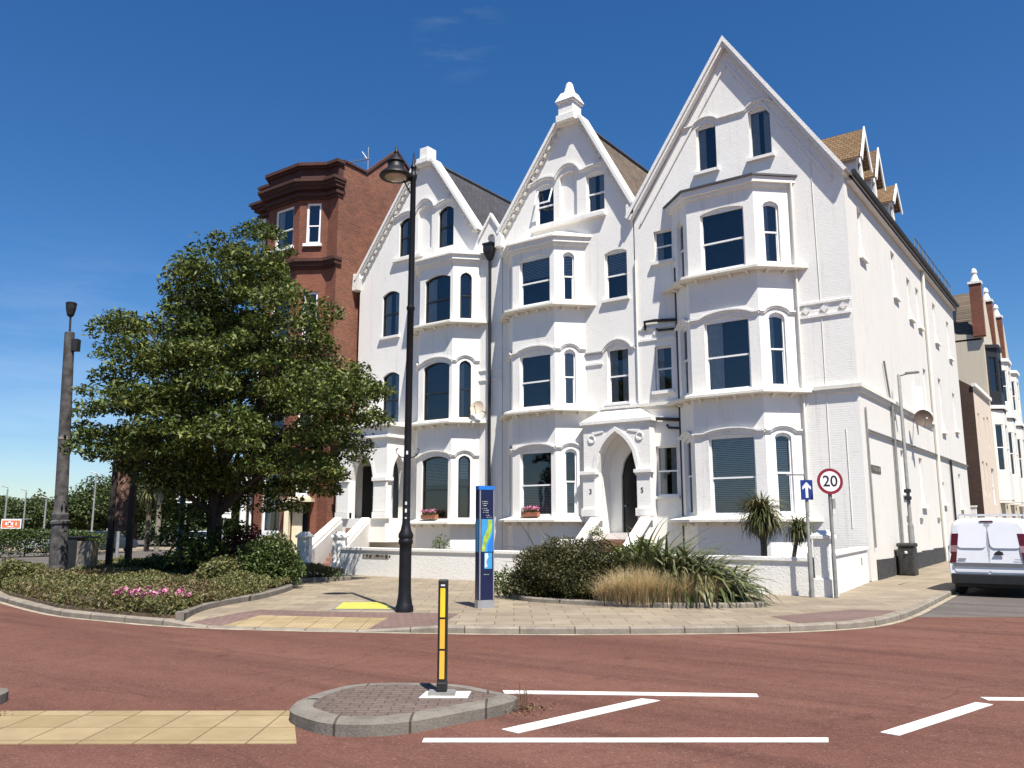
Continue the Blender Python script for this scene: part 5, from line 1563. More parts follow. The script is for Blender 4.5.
for z, h in ((3.04, 0.07), (2.05, 0.06), (1.90, 0.07), (1.78, 0.03)):
    g = MB(); c = Vector((lx, ly, 0)) - AHEAD * 0.075
    g.obox(c, RIGHT, AHEAD, 0.018, 0.006, z, z + h); g.build('sticker', M['sticker'], lamp)
# flat yellow hatch beside it
hx = thing('yellow_hatch', 'flat bright yellow painted hatch plate on the pavement left of the lamp', 'hatch', (-6.4, -15.0, 0))
g = MB(); g.prism([(-6.43, -15.80), (-5.44, -15.08), (-6.72, -14.02), (-7.45, -14.62)], 0.0, 0.018); g.build('frame', M['greypaint'], hx)
g = MB(); g.prism([(-6.42, -15.72), (-5.52, -15.07), (-6.72, -14.08), (-7.37, -14.62)], 0.019, 0.024); g.build('plate', M['yellowpaint'], hx)

# wayfinding totem
tx, ty = W(-0.56, 17.55)
tot = thing('map_totem', 'navy and blue wayfinding pillar with town map beside the dark shrub', 'map pillar', (tx, ty, 0))
ta_ = math.radians(36 + 24)
AX1 = Vector((math.cos(ta_), math.sin(ta_), 0)); AY1 = Vector((-math.sin(ta_), math.cos(ta_), 0))
TW, TD = 0.175, 0.085
def tbox(z0, z1, m, name, hx=TW, hy=TD, off=(0, 0)):
    g = MB(); c = Vector((tx, ty, 0)) + AX1 * off[0] + AY1 * off[1]
    g.obox(c, AX1, AY1, hx, hy, z0, z1)
    return g.build(name, M[m], tot)
tbox(0.0, 0.16, 'silver', 'base', TW + 0.006, TD + 0.006)
tbox(0.161, 2.38, 'navy', 'body')
tbox(2.381, 2.46, 'azure', 'top_band', TW + 0.002, TD + 0.002)
TF = Fr(*(Vector((tx, ty)) - Vector(AX1[:2]) * TW - Vector(AY1[:2]) * TD), AX1.x, AX1.y)
TL = Fr(*(Vector((tx, ty)) - Vector(AX1[:2]) * TW + Vector(AY1[:2]) * TD), -AY1.x, -AY1.y)
g = MB(); g.fbox(TF, 0.02, 0.045, 0.002, 0.008, 0.17, 2.37); g.fbox(TF, 0.325, 0.345, 0.002, 0.008, 0.17, 2.37); g.build('edge_strip', M['silver'], tot)
g = MB(); g.fbox(TL, 0.01, 0.16, 0.002, 0.007, 1.12, 1.78); g.build('side_panel', M['cyan'], tot)
g = MB(); g.fbox(TF, 0.06, 0.315, 0.002, 0.007, 1.12, 1.78); mp = g.build('map_panel', M['cyan'], tot)
g = MB(); g.fprism(TF, [(0.07, 1.13), (0.14, 1.13), (0.17, 1.28), (0.24, 1.42), (0.30, 1.60), (0.29, 1.77), (0.21, 1.77), (0.20, 1.60), (0.12, 1.42), (0.09, 1.28)], 0.0075, 0.010); g.build('map_land', M['mapgreen'], mp)
g = MB(); g.fprism(TF, [(0.20, 1.13), (0.31, 1.13), (0.31, 1.50), (0.26, 1.36), (0.20, 1.25)], 0.0075, 0.010); g.build('map_sea', M['azure'], mp)
g = MB(); g.fbox(TF, 0.13, 0.30, 0.002, 0.007, 0.78, 1.10); m2 = g.build('map_inset', M['cyan'], tot)
g = MB(); g.fprism(TF, [(0.14, 0.80), (0.20, 0.82), (0.17, 0.92), (0.22, 1.02), (0.20, 1.09), (0.14, 1.09)], 0.0075, 0.010); g.build('map_land', M['sticker'], m2)
rt = random.Random(5)
g = MB()
for z, s in ((2.13, 0.07), (2.09, 0.09), (2.05, 0.09), (1.99, 0.07), (1.95, 0.10), (1.91, 0.10), (1.85, 0.16), (1.81, 0.18), (0.66, 0.12)):
    letter_marks(g, TF, s, z, rt.randint(9, 13), 0.014, 0.002, 0.0025, rt)
g.build('lettering', M['sticker'], tot)

# bollard on the island
bx_, by_ = W(-0.675, 8.47)
bol = thing('traffic_bollard', 'slim black bollard with three yellow reflector panels on the traffic island', 'bollard', (bx_, by_, 0.0))
BR = Vector(RIGHT); BA = Vector(AHEAD)
g = MB(); g.prism([W(-0.88, 8.30), W(-0.42, 8.30), W(-0.40, 8.62), W(-0.84, 8.62)], 0.0165, 0.022); g.build('pad', M['roadpaint'], bol)
g = MB(); g.obox((bx_, by_), BR, BA, 0.13, 0.09, 0.0225, 0.05); g.build('base_plate', M['greypaint'], bol)
g = MB(); g.obox((bx_, by_), BR, BA, 0.046, 0.055, 0.05, 1.10)
g.obox((bx_, by_), BR, BA, 0.050, 0.06, 0.05, 0.14)
g.build('post', M['black'], bol, bevel=0.012)
BFc = Fr(bx_ - BR.x * 0.046 - BA.x * 0.055, by_ - BR.y * 0.046 - BA.y * 0.055, BR.x, BR.y)
for z0, z1, m in ((0.17, 0.43, 'amber'), (0.45, 0.725, 'amber'), (0.745, 1.02, 'yellow')):
    g = MB(); g.fbox(BFc, 0.022, 0.070, 0.002, 0.006, z0, z1); g.build('reflector', M[m], bol)
g = MB(); g.fbox(BFc, 0.026, 0.066, 0.002, 0.005, 1.04, 1.055); g.build('reflector_badge', M['sticker'], bol)

def weed(px_, label):
    t = thing('dry_weed', label, 'weed', (*px_, RZ), 'dry weeds by the islands')
    strap_plant(t, 'blades', (*px_, RZ), 26, 0.19, 0.006, M['leaf_brown'], 0.35, 0.8, 0.6)
    P = np.stack([px_[0] + RNG.normal(0, 0.12, 150), px_[1] + RNG.normal(0, 0.12, 150), RZ + np.abs(RNG.normal(0, 0.03, 150)) + 0.012], 1)
    v, q = leafcloud(P, 0.035, RNG, up=1.0); np_mesh('dead_leaves', v, q, M['leaf_brown'], t)
WEEDS = [((1.70, -20.72), 'dry weed with dead leaves at the right tip of the bollard island'), (W(-4.90, 8.0), 'dry weed with dead leaves at the end of the left island')]

# signs at the corner
def sign_post(x, y, h, r, mat, parent, thick=None):
    g = MB()
    prof = [(r, 0.0), (r, h)]
    if thick: prof = [(thick, 0), (thick, 1.0), (r, 1.04), (r, h)]
    g.lathe((x, y, 0), prof, 12)
    return g.build('post', mat, parent, smooth=True)
px_, py_ = 0.84, -6.98
s20 = thing('speed_sign', 'round red ringed 20 speed limit sign on a grey post', 'road sign', (px_, py_, 0))
sign_post(px_, py_, 2.70, 0.042, M['greypaint'], s20, 0.05)
SF = Fr(px_ - RIGHT.x * 0.3 - AHEAD.x * 0.06, py_ - RIGHT.y * 0.3 - AHEAD.y * 0.06, RIGHT.x, RIGHT.y)
def disc(fr, c, z, r, d0, d1, m, nm, par, n=40):
    g = MB(); g.fprism(fr, [(c + r * math.cos(2 * math.pi * k / n), z + r * math.sin(2 * math.pi * k / n)) for k in range(n)], d0, d1)
    return g.build(nm, M[m], par)
pl = disc(SF, 0.3, 2.685, 0.305, 0.0, 0.01, 'sign_red', 'sign_plate', s20)
disc(SF, 0.3, 2.685, 0.235, 0.0105, 0.013, 'sign_white', 'sign_face', pl)
text_mesh('20', 0.36, tuple(SF.p(0.3, 0.016, 2.68)), RIGHT, (0, 0, 1), M['black'], 'lettering', pl, 0.002)
g = MB(); g.fbox(SF, 0.33, 0.40, -0.12, 0.0, 2.05, 2.28); g.build('bracket_box', M['galv'], s20)
qx, qy = 0.32, -7.08
sa = thing('arrow_sign', 'small blue rectangular sign with white up arrow on a grey post', 'road sign', (qx, qy, 0))
sign_post(qx, qy, 2.85, 0.036, M['greypaint'], sa, 0.058)
AF = Fr(qx - RIGHT.x * 0.165 - AHEAD.x * 0.05, qy - RIGHT.y * 0.165 - AHEAD.y * 0.05, RIGHT.x, RIGHT.y)
g = MB(); g.fbox(AF, 0.02, 0.31, 0.0, 0.008, 2.26, 2.73); pl = g.build('sign_plate', M['sign_blue'], sa)
g = MB(); g.fprism(AF, [(0.135, 2.31), (0.195, 2.31), (0.195, 2.56), (0.265, 2.50), (0.265, 2.57), (0.165, 2.68), (0.065, 2.57), (0.065, 2.50), (0.135, 2.56)], 0.0085, 0.011); g.build('arrow', M['sign_white'], pl)
g = MB(); g.obox((qx - 0.2, qy - 0.12), RIGHT, AHEAD, 0.22, 0.02, 2.84, 2.875); g.build('cross_bar', M['greypaint'], sa)

# grey street light on the side pavement
t = thing('street_light', 'slender grey street light against the long side wall', 'street lamp', (0.30, 4.7, gz(5.0)))
g = MB(); z = gz(5.0)
g.lathe((0.30, 4.7, z), [(0.10, 0), (0.10, 1.6), (0.065, 1.7), (0.055, 6.95), (0.02, 7.0)], 12); g.build('column', M['greypaint'], t, smooth=True)
g = MB(); g.tube([(0.30, 4.7, 6.85), (0.34, 4.7, 7.0), (0.60, 4.7, 7.05)], 0.028, 8); g.build('arm', M['greypaint'], t, smooth=True)
g = MB(); g.prism([(0.52, 4.62), (0.98, 4.64), (0.98, 4.78), (0.52, 4.80)], 7.03, 7.11); g.build('lantern', M['greypaint'], t, bevel=0.02)
g = MB()
for zz in (2.55, 2.80): g.lathe((0.30, 4.62, zz), [(0.0, 0), (0.12, 0.03), (0.12, 0.14), (0.0, 0.17)], 10)
g.build('control_box', M['black'], t)
# litter bin by the wall
bn = thing('litter_bin', 'squat dark square litter bin against the side wall beside the street light', 'bin', (0.38, 3.55, gz(3.55)))
z = gz(3.55)
g = MB(); g.box(0.12, 3.2, z, 0.62, 3.8, z + 0.92); g.build('body', M['bin'], bn, bevel=0.04)
g = MB(); g.box(0.09, 3.17, z + 0.921, 0.65, 3.83, z + 1.06); g.build('lid', M['bin'], bn, bevel=0.05)
g = MB(); g.lathe((0.38, 3.193, z + 0.75), [(0.0, -0.05), (0.05, -0.03), (0.05, 0.03), (0.0, 0.05)], 10); g.build('badge', M['sticker'], bn)

# satellite dishes
def dish(name, label, c, n, r, mat, wallp):
    t = thing(name, label, 'satellite dish', wallp)
    n = Vector(n).normalized(); a = n.cross(Vector((0, 0, 1))).normalized(); b = n.cross(a)
    g = MB(); v = []; k = 20
    for (rr_, dd) in ((0.0, -0.28), (0.5, -0.22), (0.85, -0.08), (1.0, 0.0)):
        for i in range(k):
            th = 2 * math.pi * i / k
            v.append(Vector(c) + (a * math.cos(th) + b * math.sin(th)) * r * rr_ + n * dd * r)
    m = len(v)
    v += [q + n * 0.015 for q in v]
    f = []
    for j in range(3):
        for i in range(k):
            i2 = (i + 1) % k
            f.append((j * k + i, j * k + i2, (j + 1) * k + i2, (j + 1) * k + i))
            f.append((m + j * k + i, m + (j + 1) * k + i, m + (j + 1) * k + i2, m + j * k + i2))
    for i in range(k):
        i2 = (i + 1) % k; f.append((3 * k + i, 3 * k + i2, m + 3 * k + i2, m + 3 * k + i))
    g.add(v, f); g.build('reflector', mat, t, smooth=True)
    g = MB(); g.tube([wallp, tuple(Vector(c) - n * 0.28 * r)], 0.025, 6)
    g.tube([tuple(Vector(c) - b * r * -0.9), tuple(Vector(c) + n * r * 0.9 + b * r * 0.3)], 0.014, 6)
    g.tube([tuple(Vector(c) + n * r * 0.85 + b * r * 0.3), tuple(Vector(c) + n * r * 1.0 + b * r * 0.27)], 0.04, 8)
    g.build('arm', M['greypaint'], t)
dish('satellite_dish', 'tan satellite dish on the white front beside the black downpipe', (-15.0, -0.42, 6.55), (0.25, -1, 0.35), 0.30, M['dish'], (-14.85, -0.02, 6.35))
dish('satellite_dish', 'brown satellite dish sticking out of the long side wall', (0.55, 7.35, 5.72), (0.55, -1, 0.2), 0.34, M['dish_dark'], (0.02, 8.4, 5.8))

# window boxes and pot
def leafcloud(centers, size, rng, up=0.4, aspect=0.5):
    """quads (diamonds) at the given centres with random tilt"""
    n = len(centers)
    nrm = rng.normal(size=(n, 3)); nrm[:, 2] = np.abs(nrm[:, 2]) + up
    nrm /= np.linalg.norm(nrm, axis=1, keepdims=True)
    a = rng.normal(size=(n, 3)); a -= nrm * np.sum(a * nrm, axis=1, keepdims=True); a /= np.linalg.norm(a, axis=1, keepdims=True)
    b = np.cross(nrm, a)
    l = (size * rng.uniform(0.65, 1.25, n))[:, None]
    v = np.empty((n, 4, 3))
    v[:, 0] = centers - a * l * 0.5
    v[:, 1] = centers - b * l * aspect * 0.5 + nrm * l * 0.06
    v[:, 2] = centers + a * l * 0.5 - np.array([0, 0, 1]) * l * 0.12
    v[:, 3] = centers + b * l * aspect * 0.5 + nrm * l * 0.06
    return v.reshape(-1, 3), np.arange(4 * n).reshape(n, 4)

def blob_points(n, c, r, rng, shell=0.45, flat=True):
    """points towards the surface of a lumpy ellipsoid"""
    d = rng.normal(size=(n, 3)); d /= np.linalg.norm(d, axis=1, keepdims=True)
    if flat: d[:, 2] = np.where(d[:, 2] < -0.15, -d[:, 2] * 0.4, d[:, 2])
    lump = 1 + 0.13 * np.sin(d[:, 0] * 5 + c[0]) * np.cos(d[:, 1] * 6 + c[1]) + 0.10 * np.sin(d[:, 2] * 7 + d[:, 0] * 4)
    rad = rng.uniform(shell, 1.0, n) ** 0.6 * lump
    return np.asarray(c) + d * np.asarray(r) * rad[:, None]

def flower_box(name, label, x, y, z, w):
    t = thing(name, label, 'window box', (x, y, z))
    g = MB(); g.box(x - w / 2, y - 0.1, z, x + w / 2, y + 0.1, z + 0.17); g.build('trough', M['terracotta'], t)
    c = np.stack([RNG.uniform(x - w / 2, x + w / 2, 220), RNG.uniform(y - 0.12, y + 0.1, 220), RNG.uniform(z + 0.15, z + 0.32, 220)], 1)
    v, q = leafcloud(c, 0.08, RNG); np_mesh('foliage', v, q, M['leaf_green'], t)
    c = np.stack([RNG.uniform(x - w / 2, x + w / 2, 120), RNG.uniform(y - 0.14, y + 0.08, 120), RNG.uniform(z + 0.24, z + 0.40, 120)], 1)
    v, q = leafcloud(c, 0.07, RNG, aspect=0.9); np_mesh('flowers', v, q, M['pinkflower'], t)
flower_box('window_box', 'terracotta trough of pink flowers on the middle white house sill', -11.9, -1.02, 2.03, 0.75)
flower_box('window_box', 'terracotta trough on the black framed ground bay sill', -17.0, -1.02, 1.97, 0.8)
pt = thing('flower_pot', 'potted pale flowering plant on the porch steps', 'plant pot', (-8.75, -1.55, 0.8))
g = MB(); g.lathe((-8.75, -1.55, 0.8), [(0.14, 0), (0.2, 0.32), (0.22, 0.36), (0.18, 0.36)], 14); g.build('pot', M['kerb_dark'], pt, smooth=True)
v, q = leafcloud(blob_points(260, (-8.75, -1.55, 1.36), (0.32, 0.32, 0.26), RNG), 0.09, RNG); np_mesh('foliage', v, q, M['leaf_green'], pt)
v, q = leafcloud(blob_points(90, (-8.75, -1.55, 1.40), (0.34, 0.34, 0.28), RNG, 0.8), 0.07, RNG, aspect=0.9); np_mesh('flowers', v, q, M['whiteflower'], pt)

# ------------------------------------------------------------------ VAN
VX, VY = 2.60, -3.05                                     # rear left corner on the road
van = thing('parked_van', 'white panel van parked at the kerb, seen from behind', 'van', (VX + 0.95, VY + 2.2, RZ))
def vsec(y, w, z0, z1, r_top, tum):
    """one cross-section: left to right over the roof; tum = inward lean of the upper sides"""
    cx = VX + 0.95; h = w / 2; pts = []
    prof = [(-h * 0.97, z0), (-h, z0 + 0.25), (-h * 1.0, z0 + 0.62), (-h + tum * 0.35, z1 - 0.55), (-h + tum * 0.8, z1 - 0.16), (-h + tum + 0.07, z1 - 0.05), (-h + tum + 0.22, z1)]
    pts = prof + [(0, z1 + 0.02)] + [(-a, b) for a, b in reversed(prof)]
    return [(cx + a, y, b) for a, b in pts]
secs = [vsec(VY + 0.06, 1.80, 0.33, 1.76, 0.1, 0.17), vsec(VY + 0.02, 1.86, 0.33, 1.80, 0.1, 0.16), vsec(VY + 0.30, 1.90, 0.30, 1.845, 0.1, 0.15), vsec(VY + 2.6, 1.91, 0.30, 1.85, 0.1, 0.15), vsec(VY + 3.2, 1.90, 0.30, 1.82, 0.1, 0.16),
        vsec(VY + 3.9, 1.86, 0.30, 1.30, 0.1, 0.10), vsec(VY + 4.6, 1.74, 0.30, 0.98, 0.1, 0.06), vsec(VY + 4.75, 1.60, 0.32, 0.80, 0.1, 0.04)]
# rear face leans forward towards the roof
secs[0] = [(x, VY + 0.02 + max(0, z - 0.95) * 0.10, z) for x, y, z in secs[0]]
secs[1] = [(x, VY + 0.06 + max(0, z - 0.95) * 0.12, z) for x, y, z in secs[1]]
g = MB(); n = len(secs[0]); v = [p for s in secs for p in s]
f = [(j * n + i, j * n + i + 1, (j + 1) * n + i + 1, (j + 1) * n + i) for j in range(len(secs) - 1) for i in range(n - 1)]
f += [tuple(range(n)), tuple(reversed(range((len(secs) - 1) * n, len(secs) * n)))] + [(j * n + n - 1, j * n, (j + 1) * n, (j + 1) * n + n - 1) for j in range(len(secs) - 1)]
g.add(v, f); g.build('body', M['van_white'], van, smooth=True)
VF = Fr(VX, VY, 1, 0)
def lean(fr_d, z): return -0.02 - max(0, z - 0.95) * 0.10 + fr_d
def vquad(mb, pts, d0, d1):
    """polygon on the leaning rear face"""
    nn = len(pts)
    v = [VF.p(s, lean(d1, z), z) for s, z in pts] + [VF.p(s, lean(d0, z), z) for s, z in pts]
    tri = tessellate_polygon([[Vector((s, z, 0)) for s, z in pts]])
    mb.add(v, [tuple(t) for t in tri] + [tuple(nn + i for i in reversed(t)) for t in tri] + [(i, nn + i, nn + (i + 1) % nn, (i + 1) % nn) for i in range(nn)])
def rrect(s0, s1, z0, z1, r, lean_l=0.0, lean_r=0.0):
    pts = []
    for cx, cz, a0 in ((s1 - r, z1 - r, 0), (s0 + r, z1 - r, 90), (s0 + r, z0 + r, 180), (s1 - r, z0 + r, 270)):
        for k in range(5):
            a = R(a0 + 22.5 * k); x = cx + r * math.cos(a); zz = cz + r * math.sin(a)
            t_ = (zz - z0) / (z1 - z0)
            pts.append((x + (lean_l if x < 0.95 else -lean_r) * t_, zz))
    return pts
g = MB(); vquad(g, rrect(0.16, 0.945, 0.50, 1.72, 0.05, 0.08, 0.0), 0.0, 0.012); d1 = g.build('rear_door', M['van_white'], van)
g = MB(); vquad(g, rrect(0.955, 1.74, 0.50, 1.72, 0.05, 0.0, 0.08), 0.0, 0.012); d2 = g.build('rear_door', M['van_white'], van)
g = MB(); vquad(g, rrect(0.24, 0.90, 1.10, 1.66, 0.10, 0.05, 0.0), 0.0125, 0.0155); g.build('blank_window', M['van_white'], d1)
g = MB(); vquad(g, rrect(1.00, 1.67, 1.10, 1.66, 0.10, 0.0, 0.05), 0.0125, 0.0155); g.build('blank_window', M['van_white'], d2)
g = MB(); vquad(g, [(1.05, 0.93), (1.28, 0.93), (1.26, 1.0), (1.18, 1.04), (1.10, 1.0)], 0.013, 0.03); g.build('handle', M['black'], d2)
g = MB(); vquad(g, [(0.25, 0.80), (0.43, 0.80), (0.43, 0.835), (0.25, 0.835)], 0.013, 0.017); g.build('badge', M['van_trim'], d1)
g = MB(); vquad(g, [(1.50, 0.815), (1.67, 0.815), (1.67, 0.83), (1.50, 0.83)], 0.013, 0.017); g.build('badge', M['van_trim'], d2)
g = MB(); vquad(g, [(0.14, 0.64), (1.76, 0.64), (1.76, 0.73), (0.14, 0.73)], 0.0125, 0.032); g.build('rub_strip', M['van_trim'], van)
g = MB(); g.prism([(VX + 0.04, VY + 0.30), (VX + 0.06, VY - 0.02), (VX + 0.20, VY - 0.10), (VX + 1.70, VY - 0.10), (VX + 1.84, VY - 0.02), (VX + 1.86, VY + 0.30)], 0.20, 0.46)
g.build('rear_bumper', M['black'], van, bevel=0.03)  # black takes in the shadow low on the tail, not just the plastic
for s in (-1, 1):
    g = MB(); c = VX + 0.95 + s * 0.865; o = -s * 0.0
    z0, z1 = 0.72, 1.46
    for (a, b, m_, nm) in ((z0, z0 + 0.26, 'lamp_red', None), (z0 + 0.26, z0 + 0.42, 'lamp_clear', None), (z0 + 0.42, z1, 'lamp_red', None)):
        pass
    for k, (a, b, m_) in enumerate(((z0, 1.0, 'lamp_red'), (1.0, 1.16, 'lamp_clear'), (1.16, z1, 'lamp_red'))):
        g = MB(); v = []
        for z in (a, b):
            i = -s * max(0, z - 0.7) * 0.13
            xo = c + i
            ry = VY + 0.02 + max(0, z - 0.95) * 0.10
            v += [(xo - s * 0.115, ry - 0.022, z), (xo + s * 0.045, ry + 0.0, z), (xo + s * 0.10, ry + 0.16, z), (xo - s * 0.115, ry + 0.10, z)]
        g.add(v, [(0, 1, 5, 4), (1, 2, 6, 5), (2, 3, 7, 6), (3, 0, 4, 7), (0, 3, 2, 1), (4, 5, 6, 7)])
        o_ = g.build('tail_light', M[m_], van)
g = MB(); vquad(g, [(0.80, 1.755), (1.10, 1.755), (1.10, 1.79), (0.80, 1.79)], 0.0, 0.03); g.build('brake_light', M['lamp_red'], van)
def wheel(y, s):
    g = MB(); xo = VX + 0.95 + s * 0.80; k = 24
    prof = [(0.18, -0.10), (0.30, -0.11), (0.33, -0.07), (0.335, 0.0), (0.33, 0.07), (0.30, 0.11), (0.18, 0.10)]
    v = []
    for r, d in prof:
        for i in range(k):
            th = 2 * math.pi * i / k; v.append((xo + d, y + r * math.cos(th), RZ + 0.335 + r * math.sin(th)))
    f = [(j * k + i, j * k + (i + 1) % k, (j + 1) * k + (i + 1) % k, (j + 1) * k + i) for j in range(len(prof) - 1) for i in range(k)]
    g.add(v, f); w = g.build('wheel', M['tyre'], van, smooth=True)
    g = MB(); v = []
    for i in range(k):
        th = 2 * math.pi * i / k; v.append((xo + s * 0.08, y + 0.2 * math.cos(th), RZ + 0.335 + 0.2 * math.sin(th)))
    g.add(v, [tuple(range(k))]); g.build('hubcap', M['silver'], w)
for y in (VY + 0.85, VY + 3.8):
    for s in (-1, 1): wheel(y, s)
g = MB(); g.box(VX + 0.12, VY + 0.25, 0.12, VX + 1.78, VY + 4.5, 0.34); g.build('underbody', M['black'], van)
g = MB()
for y in (VY + 0.55, VY + 1.6, VY + 2.6):
    g.tube([(VX + 0.26, y, 1.84), (VX + 0.26, y, 1.94), (VX + 1.64, y, 1.94), (VX + 1.64, y, 1.84)], 0.018, 6)
g.build('roof_bars', M['silver'], van)
g = MB(); f2 = Fr(VX + 1.905, VY + 0.0, 0, 1); g.fbox(f2, 0.5, 4.2, -0.02, 0.012, 0.52, 0.62); g.build('side_strip', M['van_trim'], van)
g = MB(); v = [(VX + 1.815, VY + 2.35, 1.55), (VX + 1.815, VY + 3.3, 1.55), (VX + 1.865, VY + 3.6, 1.12), (VX + 1.865, VY + 2.3, 1.12)]
g.add([(a + 0.03, b, c) for a, b, c in v], [(0, 1, 2, 3)]); g.build('side_window', M['carglass'], van)

# ------------------------------------------------------------------ PLANTING BEDS
def bed(name, pts, zt=0.06, edge=0.10, closed=True):
    g = MB(); g.prism(pts, -0.02, zt); struct(name, g, M['soil'])
    return pts
lb = [(-7.45, -18.45), (-8.50, -17.25), (-9.25, -16.0), (-9.95, -14.75), (-11.6, -12.6), (-13.6, -10.9), (-13.4, -8.9), (-16.9, -7.75), (-24, -7.0), (-27.5, -8.2), (-25.3, -10.6), (-22.0, -14.5), (-18.9, -16.8), (-15.5, -17.85), (-11.2, -18.76), (-9.0, -18.74), (-7.8, -18.60)]
bed('planting_soil', lb)
g = MB()
el = [(-7.25, -18.5), (-8.45, -17.25), (-9.2, -16.0), (-9.85, -14.75), (-11.5, -12.6), (-13.3, -11.0), (-13.2, -8.9)]
el = smooth_line(el, 5); kerb_strip(g, el, [0.13] * len(el), w=0.16, base=-0.02)
struct('bed_kerb', g, M['kerbstone_dark'])
rb = smooth_line([(-5.55, -11.1), (-4.3, -11.95), (-1.85, -11.72), (-0.2, -10.75), (0.25, -10.0), (-0.3, -9.0), (-2.0, -8.0), (-4.3, -8.1), (-5.5, -9.6), (-5.55, -11.1)], 5)
g = MB(); g.prism(side_off(rb, 0.1)[:-1], -0.02, 0.07); struct('planting_soil', g, M['soil'])
g = MB(); kerb_strip(g, rb, [0.10] * len(rb), w=0.14, base=-0.02); struct('bed_kerb', g, M['kerbstone'])

def inside(poly, x, y):
    c = np.zeros(len(x), bool); j = len(poly) - 1
    for i in range(len(poly)):
        xi, yi = poly[i]; xj, yj = poly[j]
        m = ((yi > y) != (yj > y)) & (x < (xj - xi) * (y - yi) / (yj - yi + 1e-12) + xi)
        c ^= m; j = i
    return c

# low ground cover in the left bed
n = 210000
X = RNG.uniform(-26, -7, n); Y = RNG.uniform(-19, -7, n)
ins = inside(lb, X, Y)
dcam = (X * -S36 + Y * C36)
X, Y = X[ins], Y[ins]
hmap = 0.34 + 0.11 * np.sin(X * 1.7 + Y) * np.sin(Y * 2.3 - X * 0.6) + 0.07 * np.sin(X * 4.1 + 1) * np.cos(Y * 3.7)
edge_d = np.min([np.hypot(X - p[0], Y - p[1]) for p in smooth_line(lb + [lb[0]], 8)], axis=0)
hmap *= np.clip(0.6 + edge_d / 0.6, 0.6, 1.05)
Z = 0.06 + hmap * RNG.uniform(0.25, 1.0, len(X)) ** 0.6
# the plants spill down over the kerb along the edges
el_ = smooth_line(lb[8:] + lb[:4], 14)
ei = RNG.integers(0, len(el_) - 1, 26000); eu = RNG.uniform(0, 1, 26000)
E0 = np.array(el_)[ei]; E1 = np.array(el_)[ei + 1]
ex = E0 + (E1 - E0) * eu[:, None] + RNG.normal(0, 0.16, (26000, 2))
ok = inside(lb, ex[:, 0], ex[:, 1]); ex = ex[ok]
X = np.concatenate([X, ex[:, 0]]); Y = np.concatenate([Y, ex[:, 1]]); Z = np.concatenate([Z, RNG.uniform(0.05, 0.30, len(ex)) * (0.8 + 0.3 * np.sin(ex[:, 0] * 5))])
v, q = leafcloud(np.stack([X, Y, Z], 1), 0.075, RNG, up=0.2, aspect=0.42)
br = (np.sin(X * 0.9 + 1.0) * np.cos(Y * 1.1 + X * 0.3) + RNG.normal(0, 0.5, len(X))) > 0.5
tag(np_mesh('ground_cover', v, q, [M['leaf_heath'], M['leaf_brown']], mi=br.astype(int)), 'low mottled green and bronze heath plants filling the kerbed bed on the left', 'ground cover', kind='stuff')

def shrub(name, label, c, r, n, mat, size, cat='shrub', group=None, flowers=None):
    t = thing(name, label, cat, (c[0], c[1], 0.05), group)
    g = MB()
    for k in range(5):
        a = k * 1.26; g.tube([(c[0], c[1], 0.03), (c[0] + 0.25 * r[0] * math.cos(a), c[1] + 0.25 * r[1] * math.sin(a), c[2]), (c[0] + 0.5 * r[0] * math.cos(a), c[1] + 0.5 * r[1] * math.sin(a), c[2] + 0.5 * r[2])], [0.03, 0.02, 0.008], 5)
    g.build('stems', M['bark'], t)
    P = blob_points(n, c, r, RNG, 0.3, False)
    P = P[P[:, 2] > 0.06]
    v, q = leafcloud(P, size, RNG, up=0.3, aspect=0.5)
    np_mesh('foliage', v, q, mat, t)
    if flowers:
        P = blob_points(flowers[1], c, np.asarray(r) * 1.03, RNG, 0.85)
        v, q = leafcloud(P, flowers[2], RNG, aspect=0.9); np_mesh('flowers', v, q, flowers[0], t)
    return t
shrub('shrub', 'broad dark bronze rounded shrub right of the map pillar', (*W(1.22, 19.5), 0.52), (1.40, 1.0, 0.82), 46000, M['leaf_dark'], 0.06)
shrub('shrub', 'bright green low bush behind the strap leaved clump', (*W(3.0, 20.4), 0.75), (0.75, 0.6, 0.55), 5000, M['leaf_green'], 0.09)
shrub('shrub', 'small pale flowering bush at the foot of the map pillar', (*W(-0.15, 20.2), 0.3), (0.42, 0.4, 0.42), 900, M['leaf_green'], 0.08, flowers=(M['whiteflower'], 60, 0.05))
shrub('shrub', 'large dark shrub at the right end of the left bed', (*W(-6.6, 23.2), 0.55), (0.95, 0.85, 0.85), 14000, M['leaf_hedge'], 0.09)
shrub('shrub', 'bushy olive shrub left of the large dark one', (*W(-7.5, 22.0), 0.35), (0.7, 0.6, 0.5), 6500, M['leaf_heath'], 0.09)
shrub('shrub', 'dusty purple leaved shrub beside the tree trunk', (*W(-7.6, 24.3), 0.95), (0.75, 0.6, 0.75), 3600, M['leaf_red'], 0.10)
shrub('shrub', 'dark suckering shrub around the tree trunk', (*W(-8.9, 24.9), 0.55), (0.9, 0.8, 0.75), 6000, M['leaf_dark'], 0.11)
shrub('shrub', 'dark low shrub under the left side of the tree', (*W(-10.6, 25.5), 0.30), (1.5, 0.9, 0.5), 9000, M['leaf_hedge'], 0.11)
shrub('shrub', 'tufted light shrub at the left tip of the bed', (*W(-13.3, 22.8), 0.32), (0.8, 0.6, 0.45), 4500, M['leaf_heath'], 0.09)
shrub('shrub', 'low green edging plant in front of the brown steps', (*W(-5.9, 26.6), 0.18), (0.9, 0.4, 0.24), 1000, M['leaf_hedge'], 0.07)
shrub('shrub', 'feathery bronze bush against the brick block', (*W(-9.0, 32.2), 0.7), (1.0, 0.7, 0.75), 2000, M['leaf_brown'], 0.10)
